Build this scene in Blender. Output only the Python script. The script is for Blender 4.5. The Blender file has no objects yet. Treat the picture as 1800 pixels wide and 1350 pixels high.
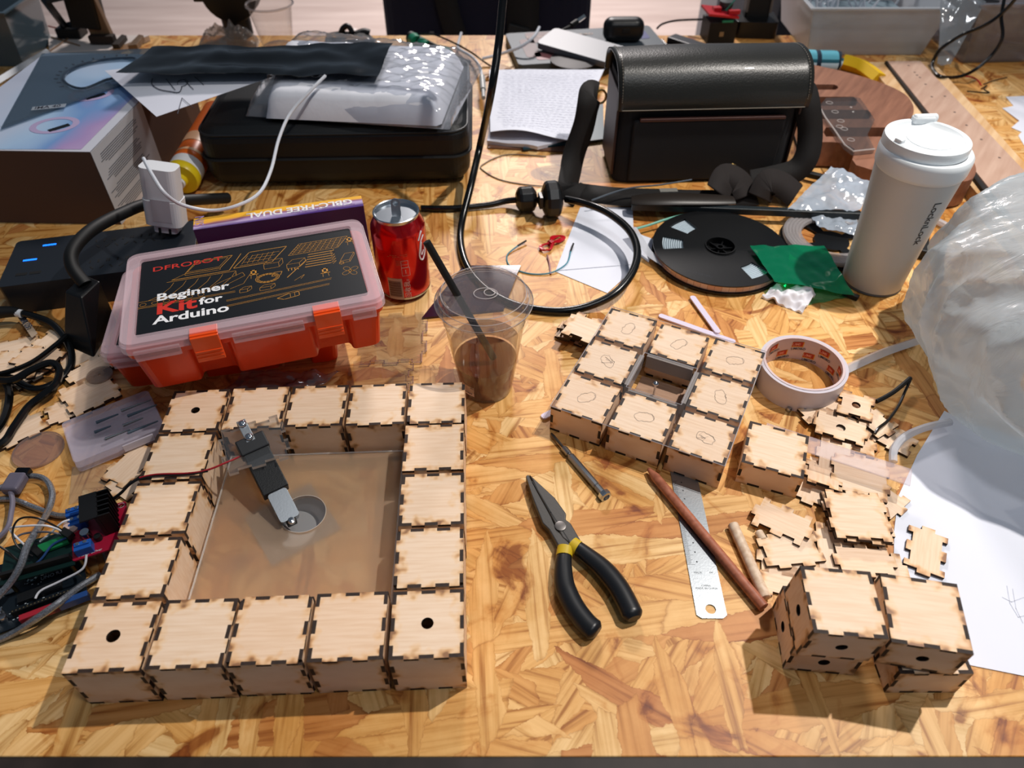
import bpy, bmesh, math, random
from mathutils import Vector, Matrix, noise
from mathutils.geometry import tessellate_polygon
random.seed(7)
C = bpy.context.scene.collection
SC = bpy.context.scene
PI = math.pi

# ------------------------------------------------------------------ camera, world, lights, exposure
CAM_H, CAM_F, CAM_P = 0.58, 1288.9, 0.7762
cam_d = bpy.data.cameras.new('camera'); cam = bpy.data.objects.new('camera', cam_d); C.objects.link(cam)
cam.location = (0, 0, CAM_H); cam.rotation_euler = (PI/2-CAM_P, 0, 0)
cam_d.sensor_width = 36; cam_d.lens = CAM_F/1800*36; cam_d.clip_start = .02; cam_d.clip_end = 50
cam_d.dof.use_dof = True; cam_d.dof.focus_distance = .74; cam_d.dof.aperture_fstop = 6.5
SC.camera = cam
SC.view_settings.view_transform = 'Standard'; SC.view_settings.look = 'None'
SC.view_settings.gamma = 1; SC.view_settings.use_curve_mapping = False
SC.view_settings.exposure = 0.0
SC.render.film_transparent = False
try:
    SC.cycles.use_denoising = True
    SC.cycles.max_bounces = 12; SC.cycles.transparent_max_bounces = 16; SC.cycles.transmission_bounces = 10
    SC.cycles.diffuse_bounces = 3; SC.cycles.glossy_bounces = 4
    SC.cycles.caustics_reflective = False; SC.cycles.caustics_refractive = True
    SC.cycles.sample_clamp_indirect = 4
except Exception: pass
W = bpy.data.worlds.new('world'); SC.world = W; W.use_nodes = True
W.node_tree.nodes['Background'].inputs[0].default_value = (.62, .78, 1, 1)
W.node_tree.nodes['Background'].inputs[1].default_value = .12

def area(name, loc, target, size, power, color):
    d = bpy.data.lights.new(name, 'AREA'); d.shape = 'DISK'; d.size = size; d.energy = power; d.color = color
    o = bpy.data.objects.new(name, d); C.objects.link(o); o.location = loc
    o.rotation_euler = (Vector(target)-Vector(loc)).to_track_quat('-Z', 'Y').to_euler()
    return o
def spot(name, loc, target, ang, blend, size, power, color):
    d = bpy.data.lights.new(name, 'SPOT'); d.spot_size = ang; d.spot_blend = blend; d.shadow_soft_size = size; d.energy = power; d.color = color
    o = bpy.data.objects.new(name, d); C.objects.link(o); o.location = loc
    o.rotation_euler = (Vector(target)-Vector(loc)).to_track_quat('-Z', 'Y').to_euler()
spot('ceiling_spot_lamp', (1.02, .92, 2.0), (.44, .52, 0), 1.28, 1.0, .025, 166, (1, .94, .87))
area('overhead_lamp', (.55, -.1, 2.1), (.1, .7, 0), .3, 6.5, (.95, .97, 1))
area('floor_fill_light', (.1, 4.0, 2.0), (.1, 3.8, -.7), .6, 130, (1, .92, .89))  # added fill light that brightens the floor beyond the bench

# ------------------------------------------------------------------ pixel of the 1800x1350 frame -> world point at height z
_F = Vector((0, math.cos(CAM_P), -math.sin(CAM_P))); _R = Vector((1, 0, 0)); _U = _R.cross(_F)
def at(px, py, z=0.0):
    d = _F + _R*((px-900)/CAM_F) - _U*((py-675)/CAM_F)
    t = (z-CAM_H)/d.z
    return Vector((d.x*t, d.y*t, z))
def at_y(px, py, y):
    d = _F + _R*((px-900)/CAM_F) - _U*((py-675)/CAM_F)
    t = y/d.y
    return Vector((d.x*t, y, CAM_H+d.z*t))
def rect(z, FL, FR, BR, BL):
    a, b, c, d = [at(*p, z) for p in (FL, FR, BR, BL)]
    ctr = (a+b+c+d)/4; ex = (b-a)+(c-d); ang = math.atan2(ex.y, ex.x)
    return ctr, ang, ex.length/2, ((d-a)+(c-b)).length/2

# ------------------------------------------------------------------ materials
MATS = {}
def srgb(c):
    return tuple((v/255/12.92 if v/255 <= .04045 else ((v/255+.055)/1.055)**2.4) for v in c)+(1,)
def mat(name, col=(90, 90, 94), rough=.5, metal=0, trans=0, ior=1.45, spec=None, emis=None, alpha=1, noise_amt=0, noise_scale=40, bump=0, bump_scale=200, coat=0, sheen=0):
    if name in MATS: return MATS[name]
    m = bpy.data.materials.new(name); m.use_nodes = True; MATS[name] = m
    nt = m.node_tree; b = nt.nodes['Principled BSDF']; I = b.inputs
    I['Base Color'].default_value = srgb(col); I['Roughness'].default_value = rough; I['Metallic'].default_value = metal
    I['Transmission Weight'].default_value = trans; I['IOR'].default_value = ior; I['Alpha'].default_value = alpha
    I['Coat Weight'].default_value = coat; I['Sheen Weight'].default_value = sheen
    if spec is not None: I['Specular IOR Level'].default_value = spec
    if emis: I['Emission Color'].default_value = srgb(emis[0]); I['Emission Strength'].default_value = emis[1]
    if noise_amt or bump:
        tc = nt.nodes.new('ShaderNodeTexCoord')
    if noise_amt:
        n = nt.nodes.new('ShaderNodeTexNoise'); n.inputs['Scale'].default_value = noise_scale; n.inputs['Detail'].default_value = 4
        nt.links.new(tc.outputs['Object'], n.inputs['Vector'])
        r = nt.nodes.new('ShaderNodeMapRange'); r.inputs[1].default_value = .3; r.inputs[2].default_value = .7
        r.inputs[3].default_value = 1-noise_amt; r.inputs[4].default_value = 1+noise_amt*.3
        nt.links.new(n.outputs[0], r.inputs[0])
        mx = nt.nodes.new('ShaderNodeVectorMath'); mx.operation = 'SCALE'; mx.inputs[0].default_value = srgb(col)[:3]
        nt.links.new(r.outputs[0], mx.inputs['Scale']); nt.links.new(mx.outputs[0], I['Base Color'])
    if bump:
        n2 = nt.nodes.new('ShaderNodeTexNoise'); n2.inputs['Scale'].default_value = bump_scale; n2.inputs['Detail'].default_value = 3
        nt.links.new(tc.outputs['Object'], n2.inputs['Vector'])
        bp = nt.nodes.new('ShaderNodeBump'); bp.inputs['Strength'].default_value = 1; bp.inputs['Distance'].default_value = bump
        nt.links.new(n2.outputs[0], bp.inputs['Height']); nt.links.new(bp.outputs[0], I['Normal'])
    return m
def clear(name, col=(235, 240, 245), opacity=.12, rough=.05, tint=None, spec=1.0):
    """thin clear plastic: mostly transparent with sharp reflections"""
    if name in MATS: return MATS[name]
    m = bpy.data.materials.new(name); m.use_nodes = True; MATS[name] = m
    nt = m.node_tree; b = nt.nodes['Principled BSDF']; out = nt.nodes['Material Output']
    b.inputs['Base Color'].default_value = srgb(col); b.inputs['Roughness'].default_value = rough
    t = nt.nodes.new('ShaderNodeBsdfTransparent'); t.inputs[0].default_value = srgb(tint or (255, 255, 255))
    g = nt.nodes.new('ShaderNodeBsdfGlossy'); g.inputs['Roughness'].default_value = rough
    lw = nt.nodes.new('ShaderNodeLayerWeight'); lw.inputs[0].default_value = .5
    pw = nt.nodes.new('ShaderNodeMath'); pw.operation = 'POWER'; pw.inputs[1].default_value = 3.5; nt.links.new(lw.outputs['Facing'], pw.inputs[0])
    mul = nt.nodes.new('ShaderNodeMath'); mul.operation = 'MULTIPLY_ADD'; mul.inputs[1].default_value = .7*spec; mul.inputs[2].default_value = .045*spec; mul.use_clamp = True
    nt.links.new(pw.outputs[0], mul.inputs[0])
    m1 = nt.nodes.new('ShaderNodeMixShader'); nt.links.new(mul.outputs[0], m1.inputs[0])
    nt.links.new(t.outputs[0], m1.inputs[1]); nt.links.new(g.outputs[0], m1.inputs[2])
    m2 = nt.nodes.new('ShaderNodeMixShader'); m2.inputs[0].default_value = opacity
    nt.links.new(m1.outputs[0], m2.inputs[1]); nt.links.new(b.outputs[0], m2.inputs[2])
    nt.links.new(m2.outputs[0], out.inputs['Surface'])
    return m
def nodes(name):
    m = bpy.data.materials.new(name); m.use_nodes = True; MATS[name] = m
    nt = m.node_tree; return m, nt, nt.nodes['Principled BSDF']
def N(nt, t, **kw):
    n = nt.nodes.new('ShaderNode'+t)
    for k, v in kw.items():
        if k.startswith('i'): n.inputs[int(k[1:])].default_value = v
        else: setattr(n, k, v)
    return n
def ramp(nt, fac, stops):
    r = nt.nodes.new('ShaderNodeValToRGB'); e = r.color_ramp.elements
    e[0].position, e[0].color = stops[0][0], stops[0][1]; e[1].position, e[1].color = stops[-1][0], stops[-1][1]
    for p, c in stops[1:-1]:
        x = e.new(p); x.color = c
    nt.links.new(fac, r.inputs[0]); return r.outputs[0]
def math_(nt, op, a, b=None):
    n = nt.nodes.new('ShaderNodeMath'); n.operation = op
    for i, v in enumerate((a, b)):
        if v is None: continue
        if isinstance(v, (int, float)): n.inputs[i].default_value = v
        else: nt.links.new(v, n.inputs[i])
    return n.outputs[0]
def mixc(nt, f, a, b, mode='MIX'):
    n = nt.nodes.new('ShaderNodeMix'); n.data_type = 'RGBA'; n.blend_type = mode
    for i, v in ((0, f), (6, a), (7, b)):
        if isinstance(v, (int, float, tuple)): n.inputs[i].default_value = v
        else: nt.links.new(v, n.inputs[i])
    return n.outputs[2]

def make_osb():
    m, nt, b = nodes('osb_strand_board'); L = nt.links
    tc = N(nt, 'TexCoord')
    warp = N(nt, 'TexNoise'); warp.inputs['Scale'].default_value = 26; warp.inputs['Detail'].default_value = 5; warp.inputs['Roughness'].default_value = .7; L.new(tc.outputs['Object'], warp.inputs['Vector'])
    sub = N(nt, 'VectorMath', operation='SUBTRACT'); L.new(warp.outputs['Color'], sub.inputs[0]); sub.inputs[1].default_value = (.5, .5, .5)
    sc_ = N(nt, 'VectorMath', operation='SCALE'); L.new(sub.outputs[0], sc_.inputs[0]); sc_.inputs['Scale'].default_value = .018
    add = N(nt, 'VectorMath', operation='ADD'); L.new(tc.outputs['Object'], add.inputs[0]); L.new(sc_.outputs[0], add.inputs[1])
    col = None; hgt = None
    c1, c2, c3, c4 = srgb((236, 190, 126)), srgb((230, 178, 108)), srgb((216, 158, 90)), srgb((240, 204, 148))
    c5 = srgb((200, 136, 78))
    for k, (ang, sx, sy, th) in enumerate([(.1, 9, 34, -1), (1.15, 10, 42, .50), (-.55, 9, 46, .50), (.25, 8, 34, .54), (2.0, 11, 50, .60), (-.95, 10, 44, .62), (.55, 10, 50, .64), (-.15, 8, 40, .64), (1.5, 12, 56, .74)]):
        mp = N(nt, 'Mapping'); mp.inputs['Rotation'].default_value = (0, 0, ang); mp.inputs['Location'].default_value = (k*3.3, k*1.7, 0)
        mp.vector_type = 'POINT'; L.new(add.outputs[0], mp.inputs['Vector'])
        m2 = N(nt, 'Mapping'); m2.inputs['Scale'].default_value = (sx, sy, 1); L.new(mp.outputs[0], m2.inputs['Vector'])
        v = N(nt, 'TexVoronoi', voronoi_dimensions='2D'); v.inputs['Scale'].default_value = 1; L.new(m2.outputs[0], v.inputs['Vector'])
        e = N(nt, 'TexVoronoi', voronoi_dimensions='2D', feature='DISTANCE_TO_EDGE'); e.inputs['Scale'].default_value = 1; L.new(m2.outputs[0], e.inputs['Vector'])
        s = N(nt, 'SeparateColor'); L.new(v.outputs['Color'], s.inputs[0])
        base = ramp(nt, s.outputs[1], [(0, c4), (.3, c1), (.62, c2), (.86, c3), (1, c5)])
        mq = N(nt, 'Mapping'); mq.inputs['Rotation'].default_value = (0, 0, ang); L.new(tc.outputs['Object'], mq.inputs['Vector'])
        g1 = N(nt, 'Mapping'); g1.inputs['Scale'].default_value = (9, 210, 1); L.new(mq.outputs[0], g1.inputs['Vector'])
        off = N(nt, 'VectorMath', operation='ADD'); L.new(g1.outputs[0], off.inputs[0]); L.new(v.outputs['Color'], off.inputs[1])
        g = N(nt, 'TexNoise'); g.inputs['Scale'].default_value = 1; g.inputs['Detail'].default_value = 3; g.inputs['Distortion'].default_value = .12; L.new(off.outputs[0], g.inputs['Vector'])
        gr = ramp(nt, g.outputs[0], [(.30, (.50, .33, .17, 1)), (.44, (.88, .80, .66, 1)), (.56, (1, .97, .93, 1)), (.75, (1.08, 1.08, 1.08, 1))])
        cc = mixc(nt, 1.0, base, gr, 'MULTIPLY')
        edge = ramp(nt, e.outputs[0], [(0, (.55, .40, .24, 1)), (.02, (.93, .88, .80, 1)), (.06, (1, 1, 1, 1))])
        cc = mixc(nt, .62, cc, mixc(nt, 1.0, cc, edge, 'MULTIPLY'))
        if col is None: col = cc; hgt = s.outputs[0]
        else:
            mask = math_(nt, 'GREATER_THAN', s.outputs[0], th)
            col = mixc(nt, mask, col, cc)
            hm = nt.nodes.new('ShaderNodeMix'); L.new(mask, hm.inputs[0]); L.new(hgt, hm.inputs[2]); L.new(math_(nt, 'ADD', s.outputs[0], k*.12), hm.inputs[3]); hgt = hm.outputs[0]
    big = N(nt, 'TexNoise'); big.inputs['Scale'].default_value = 7; big.inputs['Detail'].default_value = 8; big.inputs['Roughness'].default_value = .65; L.new(tc.outputs['Object'], big.inputs['Vector'])
    st = ramp(nt, big.outputs[0], [(.38, (.84, .72, .52, 1)), (.55, (1, 1, 1, 1)), (.8, (1.05, 1.06, 1.08, 1))])
    col = mixc(nt, 1.0, col, st, 'MULTIPLY')
    sp = N(nt, 'TexNoise'); sp.inputs['Scale'].default_value = 16; sp.inputs['Detail'].default_value = 7; sp.inputs['Distortion'].default_value = 1.5; L.new(tc.outputs['Object'], sp.inputs['Vector'])
    col = mixc(nt, 1.0, col, ramp(nt, sp.outputs[0], [(.30, (.42, .24, .12, 1)), (.36, (.86, .74, .58, 1)), (.42, (1, 1, 1, 1))]), 'MULTIPLY')
    L.new(col, b.inputs['Base Color'])
    bp = N(nt, 'Bump'); bp.inputs['Strength'].default_value = .35; bp.inputs['Distance'].default_value = .0006; L.new(hgt, bp.inputs['Height']); L.new(bp.outputs[0], b.inputs['Normal'])
    b.inputs['Roughness'].default_value = .46; b.inputs['Specular IOR Level'].default_value = .38
    return m
OSB = make_osb()

def make_ply(name='laser_cut_plywood', base=(242, 216, 190), dark=(232, 201, 170), scorch=1.0):
    m, nt, b = nodes(name); L = nt.links
    tc = N(nt, 'TexCoord'); oi = N(nt, 'ObjectInfo')
    mp = N(nt, 'Mapping'); mp.inputs['Scale'].default_value = (30, 420, 60)
    cmb = N(nt, 'CombineXYZ'); L.new(math_(nt, 'MULTIPLY', oi.outputs['Random'], 37), cmb.inputs[0]); L.new(math_(nt, 'MULTIPLY', oi.outputs['Random'], 91), cmb.inputs[1])
    L.new(tc.outputs['Object'], mp.inputs['Vector'])
    a = N(nt, 'VectorMath', operation='ADD'); L.new(mp.outputs[0], a.inputs[0]); L.new(cmb.outputs[0], a.inputs[1])
    g = N(nt, 'TexNoise'); g.inputs['Scale'].default_value = 1; g.inputs['Detail'].default_value = 4; L.new(a.outputs[0], g.inputs['Vector'])
    col = ramp(nt, g.outputs[0], [(.3, srgb(dark)), (.62, srgb(base))])
    tint = ramp(nt, oi.outputs['Random'], [(0, (1.0, .93, .87, 1)), (.5, (.96, .94, .92, 1)), (1, (1.03, 1.01, .99, 1))])
    col = mixc(nt, 1.0, col, tint, 'MULTIPLY')
    # scorch marks left along the cut edges by the laser
    uv = N(nt, 'SeparateXYZ'); L.new(tc.outputs['UV'], uv.inputs[0])
    def edge(o): return math_(nt, 'MINIMUM', o, math_(nt, 'SUBTRACT', 1.0, o))
    d = math_(nt, 'MINIMUM', edge(uv.outputs[0]), edge(uv.outputs[1]))
    n2 = N(nt, 'TexNoise'); n2.inputs['Scale'].default_value = 110; n2.inputs['Detail'].default_value = 1; 
    a2 = N(nt, 'VectorMath', operation='ADD'); L.new(tc.outputs['Object'], a2.inputs[0]); L.new(cmb.outputs[0], a2.inputs[1]); L.new(a2.outputs[0], n2.inputs['Vector'])
    n3 = N(nt, 'TexNoise'); n3.inputs['Scale'].default_value = 28; L.new(a2.outputs[0], n3.inputs['Vector'])
    reach = math_(nt, 'ADD', math_(nt, 'MULTIPLY', math_(nt, 'SUBTRACT', n2.outputs[0], .40), .46*scorch), math_(nt, 'MULTIPLY', math_(nt, 'SUBTRACT', n3.outputs[0], .45), .26*scorch))
    s = math_(nt, 'SUBTRACT', math_(nt, 'ADD', reach, .030), d)
    sc = ramp(nt, math_(nt, 'ADD', math_(nt, 'MULTIPLY', s, 5.5), .25), [(.0, (1, 1, 1, 1)), (.4, (.98, .90, .76, 1)), (.75, (.74, .56, .36, 1)), (1, (.34, .22, .14, 1))])
    col = mixc(nt, 1.0, col, sc, 'MULTIPLY')
    L.new(col, b.inputs['Base Color']); b.inputs['Roughness'].default_value = .55
    bp = N(nt, 'Bump'); bp.inputs['Strength'].default_value = .3; bp.inputs['Distance'].default_value = .0002; L.new(g.outputs[0], bp.inputs['Height']); L.new(bp.outputs[0], b.inputs['Normal'])
    return m
PLY = make_ply()
CHAR = mat('charred_cut_edge', (50, 33, 24), .7, noise_amt=.5, noise_scale=180)

def make_wood(name, light, dark, scale=(8, 90, 90), rough=.5, rot=0, bumpd=.0002):
    m, nt, b = nodes(name); L = nt.links
    tc = N(nt, 'TexCoord'); mp = N(nt, 'Mapping'); mp.inputs['Rotation'].default_value = (0, 0, rot); L.new(tc.outputs['Object'], mp.inputs['Vector'])
    m2 = N(nt, 'Mapping'); m2.inputs['Scale'].default_value = scale; L.new(mp.outputs[0], m2.inputs['Vector'])
    g = N(nt, 'TexNoise'); g.inputs['Scale'].default_value = 1; g.inputs['Detail'].default_value = 4; g.inputs['Distortion'].default_value = .25; L.new(m2.outputs[0], g.inputs['Vector'])
    L.new(ramp(nt, g.outputs[0], [(.3, srgb(dark)), (.68, srgb(light))]), b.inputs['Base Color'])
    b.inputs['Roughness'].default_value = rough
    bp = N(nt, 'Bump'); bp.inputs['Strength'].default_value = .4; bp.inputs['Distance'].default_value = bumpd; L.new(g.outputs[0], bp.inputs['Height']); L.new(bp.outputs[0], b.inputs['Normal'])
    return m
WALNUT = make_wood('brown_stained_wood', (150, 102, 78), (118, 76, 56), (90, 9, 60), rot=.6)
PINE = make_wood('pine_board', (236, 202, 158), (206, 158, 104), (70, 6, 40), rot=.62)
PINKPLY = make_wood('pinkish_plywood', (206, 174, 154), (184, 148, 128), (70, 9, 40), rot=.62)
BARKWOOD = make_wood('weathered_wood', (128, 100, 72), (96, 72, 50), (60, 60, 9))
DOWEL = make_wood('pale_dowel_wood', (226, 204, 180), (200, 170, 140), (200, 200, 12))
CEDAR = make_wood('reddish_dowel_wood', (176, 108, 80), (146, 82, 58), (200, 200, 12))

BLACKP = mat('black_plastic', (11, 12, 14), .36, bump=.0001, bump_scale=900)
BLACKM = mat('matte_black_plastic', (8, 9, 10), .55)
CORD = mat('black_rubber_cable', (7, 8, 9), .25)
WHITEP = mat('white_plastic', (226, 228, 232), .35)
WHITEC = mat('white_cable_sheath', (214, 218, 226), .4)
STEEL = mat('brushed_steel', (158, 163, 168), .36, 1, bump=.00005, bump_scale=600)
ALU = mat('aluminium', (196, 202, 208), .25, 1)
DARKSTEEL = mat('dark_forged_steel', (86, 84, 82), .42, .85, bump=.00008, bump_scale=500)
CHROME = mat('chromed_screw', (206, 208, 212), .14, 1)
BRASS = mat('brass', (176, 148, 92), .3, 1)
PAPER = mat('white_paper', (228, 231, 243), .75, noise_amt=.03, noise_scale=8)
INK = mat('dark_ink', (52, 56, 72), .7)
ACRYL = clear('clear_acrylic', (225, 230, 235), .03, .03, (246, 246, 246), .8)
ACRYLEDGE = clear('acrylic_cut_edge', (222, 210, 198), .7, .12)

# ------------------------------------------------------------------ mesh builder
def catmull(pts, sub=6, closed=False):
    P_ = [Vector(p) for p in pts]; n = len(P_); out = []
    rng = range(n if closed else n-1)
    for i in rng:
        if closed: a, b, c, d = P_[(i-1) % n], P_[i], P_[(i+1) % n], P_[(i+2) % n]
        else: a, b, c, d = P_[max(i-1, 0)], P_[i], P_[i+1], P_[min(i+2, n-1)]
        for k in range(sub):
            t = k/sub
            out.append(.5*((2*b)+(c-a)*t+(2*a-5*b+4*c-d)*t*t+(3*b-a-3*c+d)*t**3))
    if not closed: out.append(P_[-1])
    return out
class MB:
    def __init__(s): s.v = []; s.f = []; s.m = []; s.uv = []; s.T = Matrix.Identity(4); s.mi = 0; s.smooth = []
    def add(s, vs, fs, mi=None, uvs=None, smooth=False):
        o = len(s.v); s.v += [tuple(s.T @ Vector(p)) for p in vs]
        for k, f in enumerate(fs):
            s.f.append(tuple(i+o for i in f)); s.m.append(s.mi if mi is None else (mi[k] if isinstance(mi, list) else mi)); s.smooth.append(smooth)
        s.uv += (uvs if uvs else [(.5, .5)]*len(vs))
        return s
    def box(s, c, d, rot=None, mi=None):
        x, y, z = [k/2 for k in d]; vs = [Vector((a*x, b*y, e*z)) for e in (-1, 1) for b in (-1, 1) for a in (-1, 1)]
        if rot is not None: vs = [rot @ v for v in vs]
        vs = [v+Vector(c) for v in vs]
        return s.add(vs, [(0, 2, 3, 1), (4, 5, 7, 6), (0, 1, 5, 4), (2, 6, 7, 3), (0, 4, 6, 2), (1, 3, 7, 5)], mi)
    def tube(s, pts, r, n=8, sub=0, closed=False, mi=None, flat=None):
        P_ = catmull(pts, sub, closed) if sub else [Vector(p) for p in pts]
        rs = r if callable(r) else (lambda t: r)
        m = len(P_); vs = []; fs = []; up = None
        for i, p in enumerate(P_):
            if closed: d = P_[(i+1) % m]-P_[(i-1) % m]
            else: d = P_[min(i+1, m-1)]-P_[max(i-1, 0)]
            if d.length < 1e-9: d = Vector((0, 0, 1))
            d.normalize()
            if up is None:
                up = Vector((0, 0, 1)) if abs(d.z) < .9 else Vector((1, 0, 0))
            a = d.cross(up)
            if a.length < 1e-6: a = d.orthogonal()
            a.normalize(); up = a.cross(d)
            R_ = rs(i/max(1, m-1))
            for k in range(n):
                th = 2*PI*k/n; x, y = math.cos(th), math.sin(th)
                if flat: x, y = x*flat[0], y*flat[1]
                vs.append(p+a*(x*R_)+up*(y*R_))
        for i in range(m if closed else m-1):
            j = (i+1) % m
            for k in range(n): fs.append((i*n+k, i*n+(k+1) % n, j*n+(k+1) % n, j*n+k))
        if not closed: fs += [tuple(range(n))[::-1], tuple((m-1)*n+k for k in range(n))]
        return s.add(vs, fs, mi, smooth=True)
    def lathe(s, prof, n=40, c=(0, 0, 0), mi=None, cap=True, smooth=True, ang=(0, 2*PI)):
        vs = []; fs = []; full = abs(ang[1]-ang[0]-2*PI) < 1e-6; cols = n if full else n+1
        for r, z in prof:
            for k in range(cols):
                th = ang[0]+(ang[1]-ang[0])*k/n; vs.append((c[0]+r*math.cos(th), c[1]+r*math.sin(th), c[2]+z))
        for i in range(len(prof)-1):
            for k in range(n):
                k2 = (k+1) % cols; fs.append((i*cols+k, i*cols+k2, (i+1)*cols+k2, (i+1)*cols+k))
        if cap and full:
            if prof[0][0] > 1e-6: fs.append(tuple(range(n))[::-1])
            if prof[-1][0] > 1e-6: fs.append(tuple((len(prof)-1)*n+k for k in range(n)))
        return s.add(vs, fs, mi, smooth=smooth)
    def prism(s, out, z0, z1, holes=(), top=None, side=None, uvbox=None):
        """outline (list of xy, counter-clockwise) raised from z0 to z1, with holes"""
        loops = [list(out)]+[list(h) for h in holes]
        flatp = [p for l in loops for p in l]; n = len(flatp)
        if uvbox is None:
            xs = [p[0] for p in out]; ys = [p[1] for p in out]; uvbox = (min(xs), min(ys), max(xs), max(ys))
        x0, y0, x1, y1 = uvbox
        uv = [((p[0]-x0)/(x1-x0+1e-9), (p[1]-y0)/(y1-y0+1e-9)) for p in flatp]
        if len(loops) == 1 and len(out) <= 4: tris = [tuple(range(n))]
        else: tris = [tuple(t) for t in tessellate_polygon([[Vector((p[0], p[1], 0)) for p in l] for l in loops])]
        def area2(t): return sum(flatp[t[i]][0]*flatp[t[(i+1) % len(t)]][1]-flatp[t[(i+1) % len(t)]][0]*flatp[t[i]][1] for i in range(len(t)))
        vs = [(p[0], p[1], z1) for p in flatp]+[(p[0], p[1], z0) for p in flatp]; fs = []; mi = []
        tm = s.mi if top is None else top; sm = tm if side is None else side
        for t in tris:
            if area2(t) < 0: t = t[::-1]
            fs.append(t); fs.append(tuple(i+n for i in t[::-1])); mi += [tm, tm]
        o = 0
        for l in loops:
            k = len(l)
            for i in range(k): fs.append((o+i, o+i+n, o+(i+1) % k+n, o+(i+1) % k)); mi.append(sm)
            o += k
        return s.add(vs, fs, mi, uv+uv)
    def sheet(s, fn, nu, nv, th=0, mi=None, smooth=True):
        vs = [fn(i/nu, j/nv) for j in range(nv+1) for i in range(nu+1)]; w = nu+1
        fs = [(j*w+i, j*w+i+1, (j+1)*w+i+1, (j+1)*w+i) for j in range(nv) for i in range(nu)]
        uv = [(i/nu, j/nv) for j in range(nv+1) for i in range(nu+1)]
        if th:
            o = len(vs); vs2 = [Vector(v)-Vector((0, 0, th)) for v in vs]
            fs2 = [tuple(i+o for i in f[::-1]) for f in fs]; rim = []
            b = [i for i in range(w)]+[j*w+nu for j in range(1, nv+1)]+[nv*w+i for i in range(nu-1, -1, -1)]+[j*w for j in range(nv-1, 0, -1)]
            for i in range(len(b)): a_, c_ = b[i], b[(i+1) % len(b)]; rim.append((a_+o, c_+o, c_, a_))
            vs = list(vs)+vs2; fs = fs+fs2+rim; uv = uv+uv
        return s.add(vs, fs, mi, uv, smooth)
    def ribbon(s, pts, w, z=0, mi=None, closed=False):
        """flat line of width w drawn in the xy plane through pts"""
        P_ = [Vector((p[0], p[1], 0)) for p in pts]
        if closed: P_.append(P_[0])
        for a, b in zip(P_[:-1], P_[1:]):
            d = b-a
            if d.length < 1e-7: continue
            d.normalize(); nrm = Vector((-d.y, d.x, 0))*(w/2); e = d*(w/2)
            s.add([a-e-nrm+Vector((0, 0, z)), b+e-nrm+Vector((0, 0, z)), b+e+nrm+Vector((0, 0, z)), a-e+nrm+Vector((0, 0, z))], [(0, 1, 2, 3)], mi)
        return s
    def mesh(s, name, mats):
        me = bpy.data.meshes.new(name); me.from_pydata(s.v, [], s.f)
        for m in (mats if isinstance(mats, (list, tuple)) else [mats]): me.materials.append(m)
        me.polygons.foreach_set('material_index', s.m); me.polygons.foreach_set('use_smooth', s.smooth)
        ul = me.uv_layers.new(name='UVMap')
        ul.data.foreach_set('uv', [c for l in me.loops for c in s.uv[l.vertex_index]])
        me.update(); return me
def finish(o, me, fix=True):
    if fix:
        bm = bmesh.new(); bm.from_mesh(me); bmesh.ops.recalc_face_normals(bm, faces=bm.faces); bm.to_mesh(me); bm.free()
    return o
def obj(name, B, mats, parent=None, loc=None, rot=None, bevel=0, bseg=2, sub=0, autosm=True, solid=0, fix=True):
    me = B.mesh(name, mats); o = bpy.data.objects.new(name, me); C.objects.link(o); finish(o, me, fix)
    if parent is not None: o.parent = parent
    if loc is not None: o.location = loc
    if rot is not None: o.rotation_euler = rot
    if solid:
        k = o.modifiers.new('thickness', 'SOLIDIFY'); k.thickness = solid; k.offset = 0
    if bevel:
        k = o.modifiers.new('bevel', 'BEVEL'); k.width = bevel; k.segments = bseg; k.limit_method = 'ANGLE'; k.angle_limit = .6; k.use_clamp_overlap = bevel < .01
        k.harden_normals = False
    if sub:
        k = o.modifiers.new('subdivision', 'SUBSURF'); k.levels = sub; k.render_levels = sub
    if any(B.smooth) and autosm:
        try: me.set_sharp_from_angle(angle=.7)
        except Exception: pass
    return o
def tag(o, label, cat, group=None, kind=None):
    o['label'] = label; o['category'] = cat
    if group: o['group'] = group
    if kind: o['kind'] = kind
    return o
def thing(name, label, cat, loc=(0, 0, 0), rot=(0, 0, 0), group=None):
    o = bpy.data.objects.new(name, None); C.objects.link(o); o.empty_display_size = .01
    o.location = loc; o.rotation_euler = rot if isinstance(rot, (tuple, list)) else (0, 0, rot)
    return tag(o, label, cat, group)
def one(name, label, cat, B, mats, loc=None, rot=None, group=None, **kw):
    return tag(obj(name, B, mats, None, loc, rot, **kw), label, cat, group)
def dup(root, loc, rot, label):
    r = root.copy(); C.objects.link(r); r.location = loc; r.rotation_euler = rot if isinstance(rot, (tuple, list)) else (0, 0, rot); r['label'] = label
    for ch in list(root.children):
        c = ch.copy(); C.objects.link(c); c.parent = r
        for g in list(ch.children):
            d = g.copy(); C.objects.link(d); d.parent = c
    return r
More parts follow.
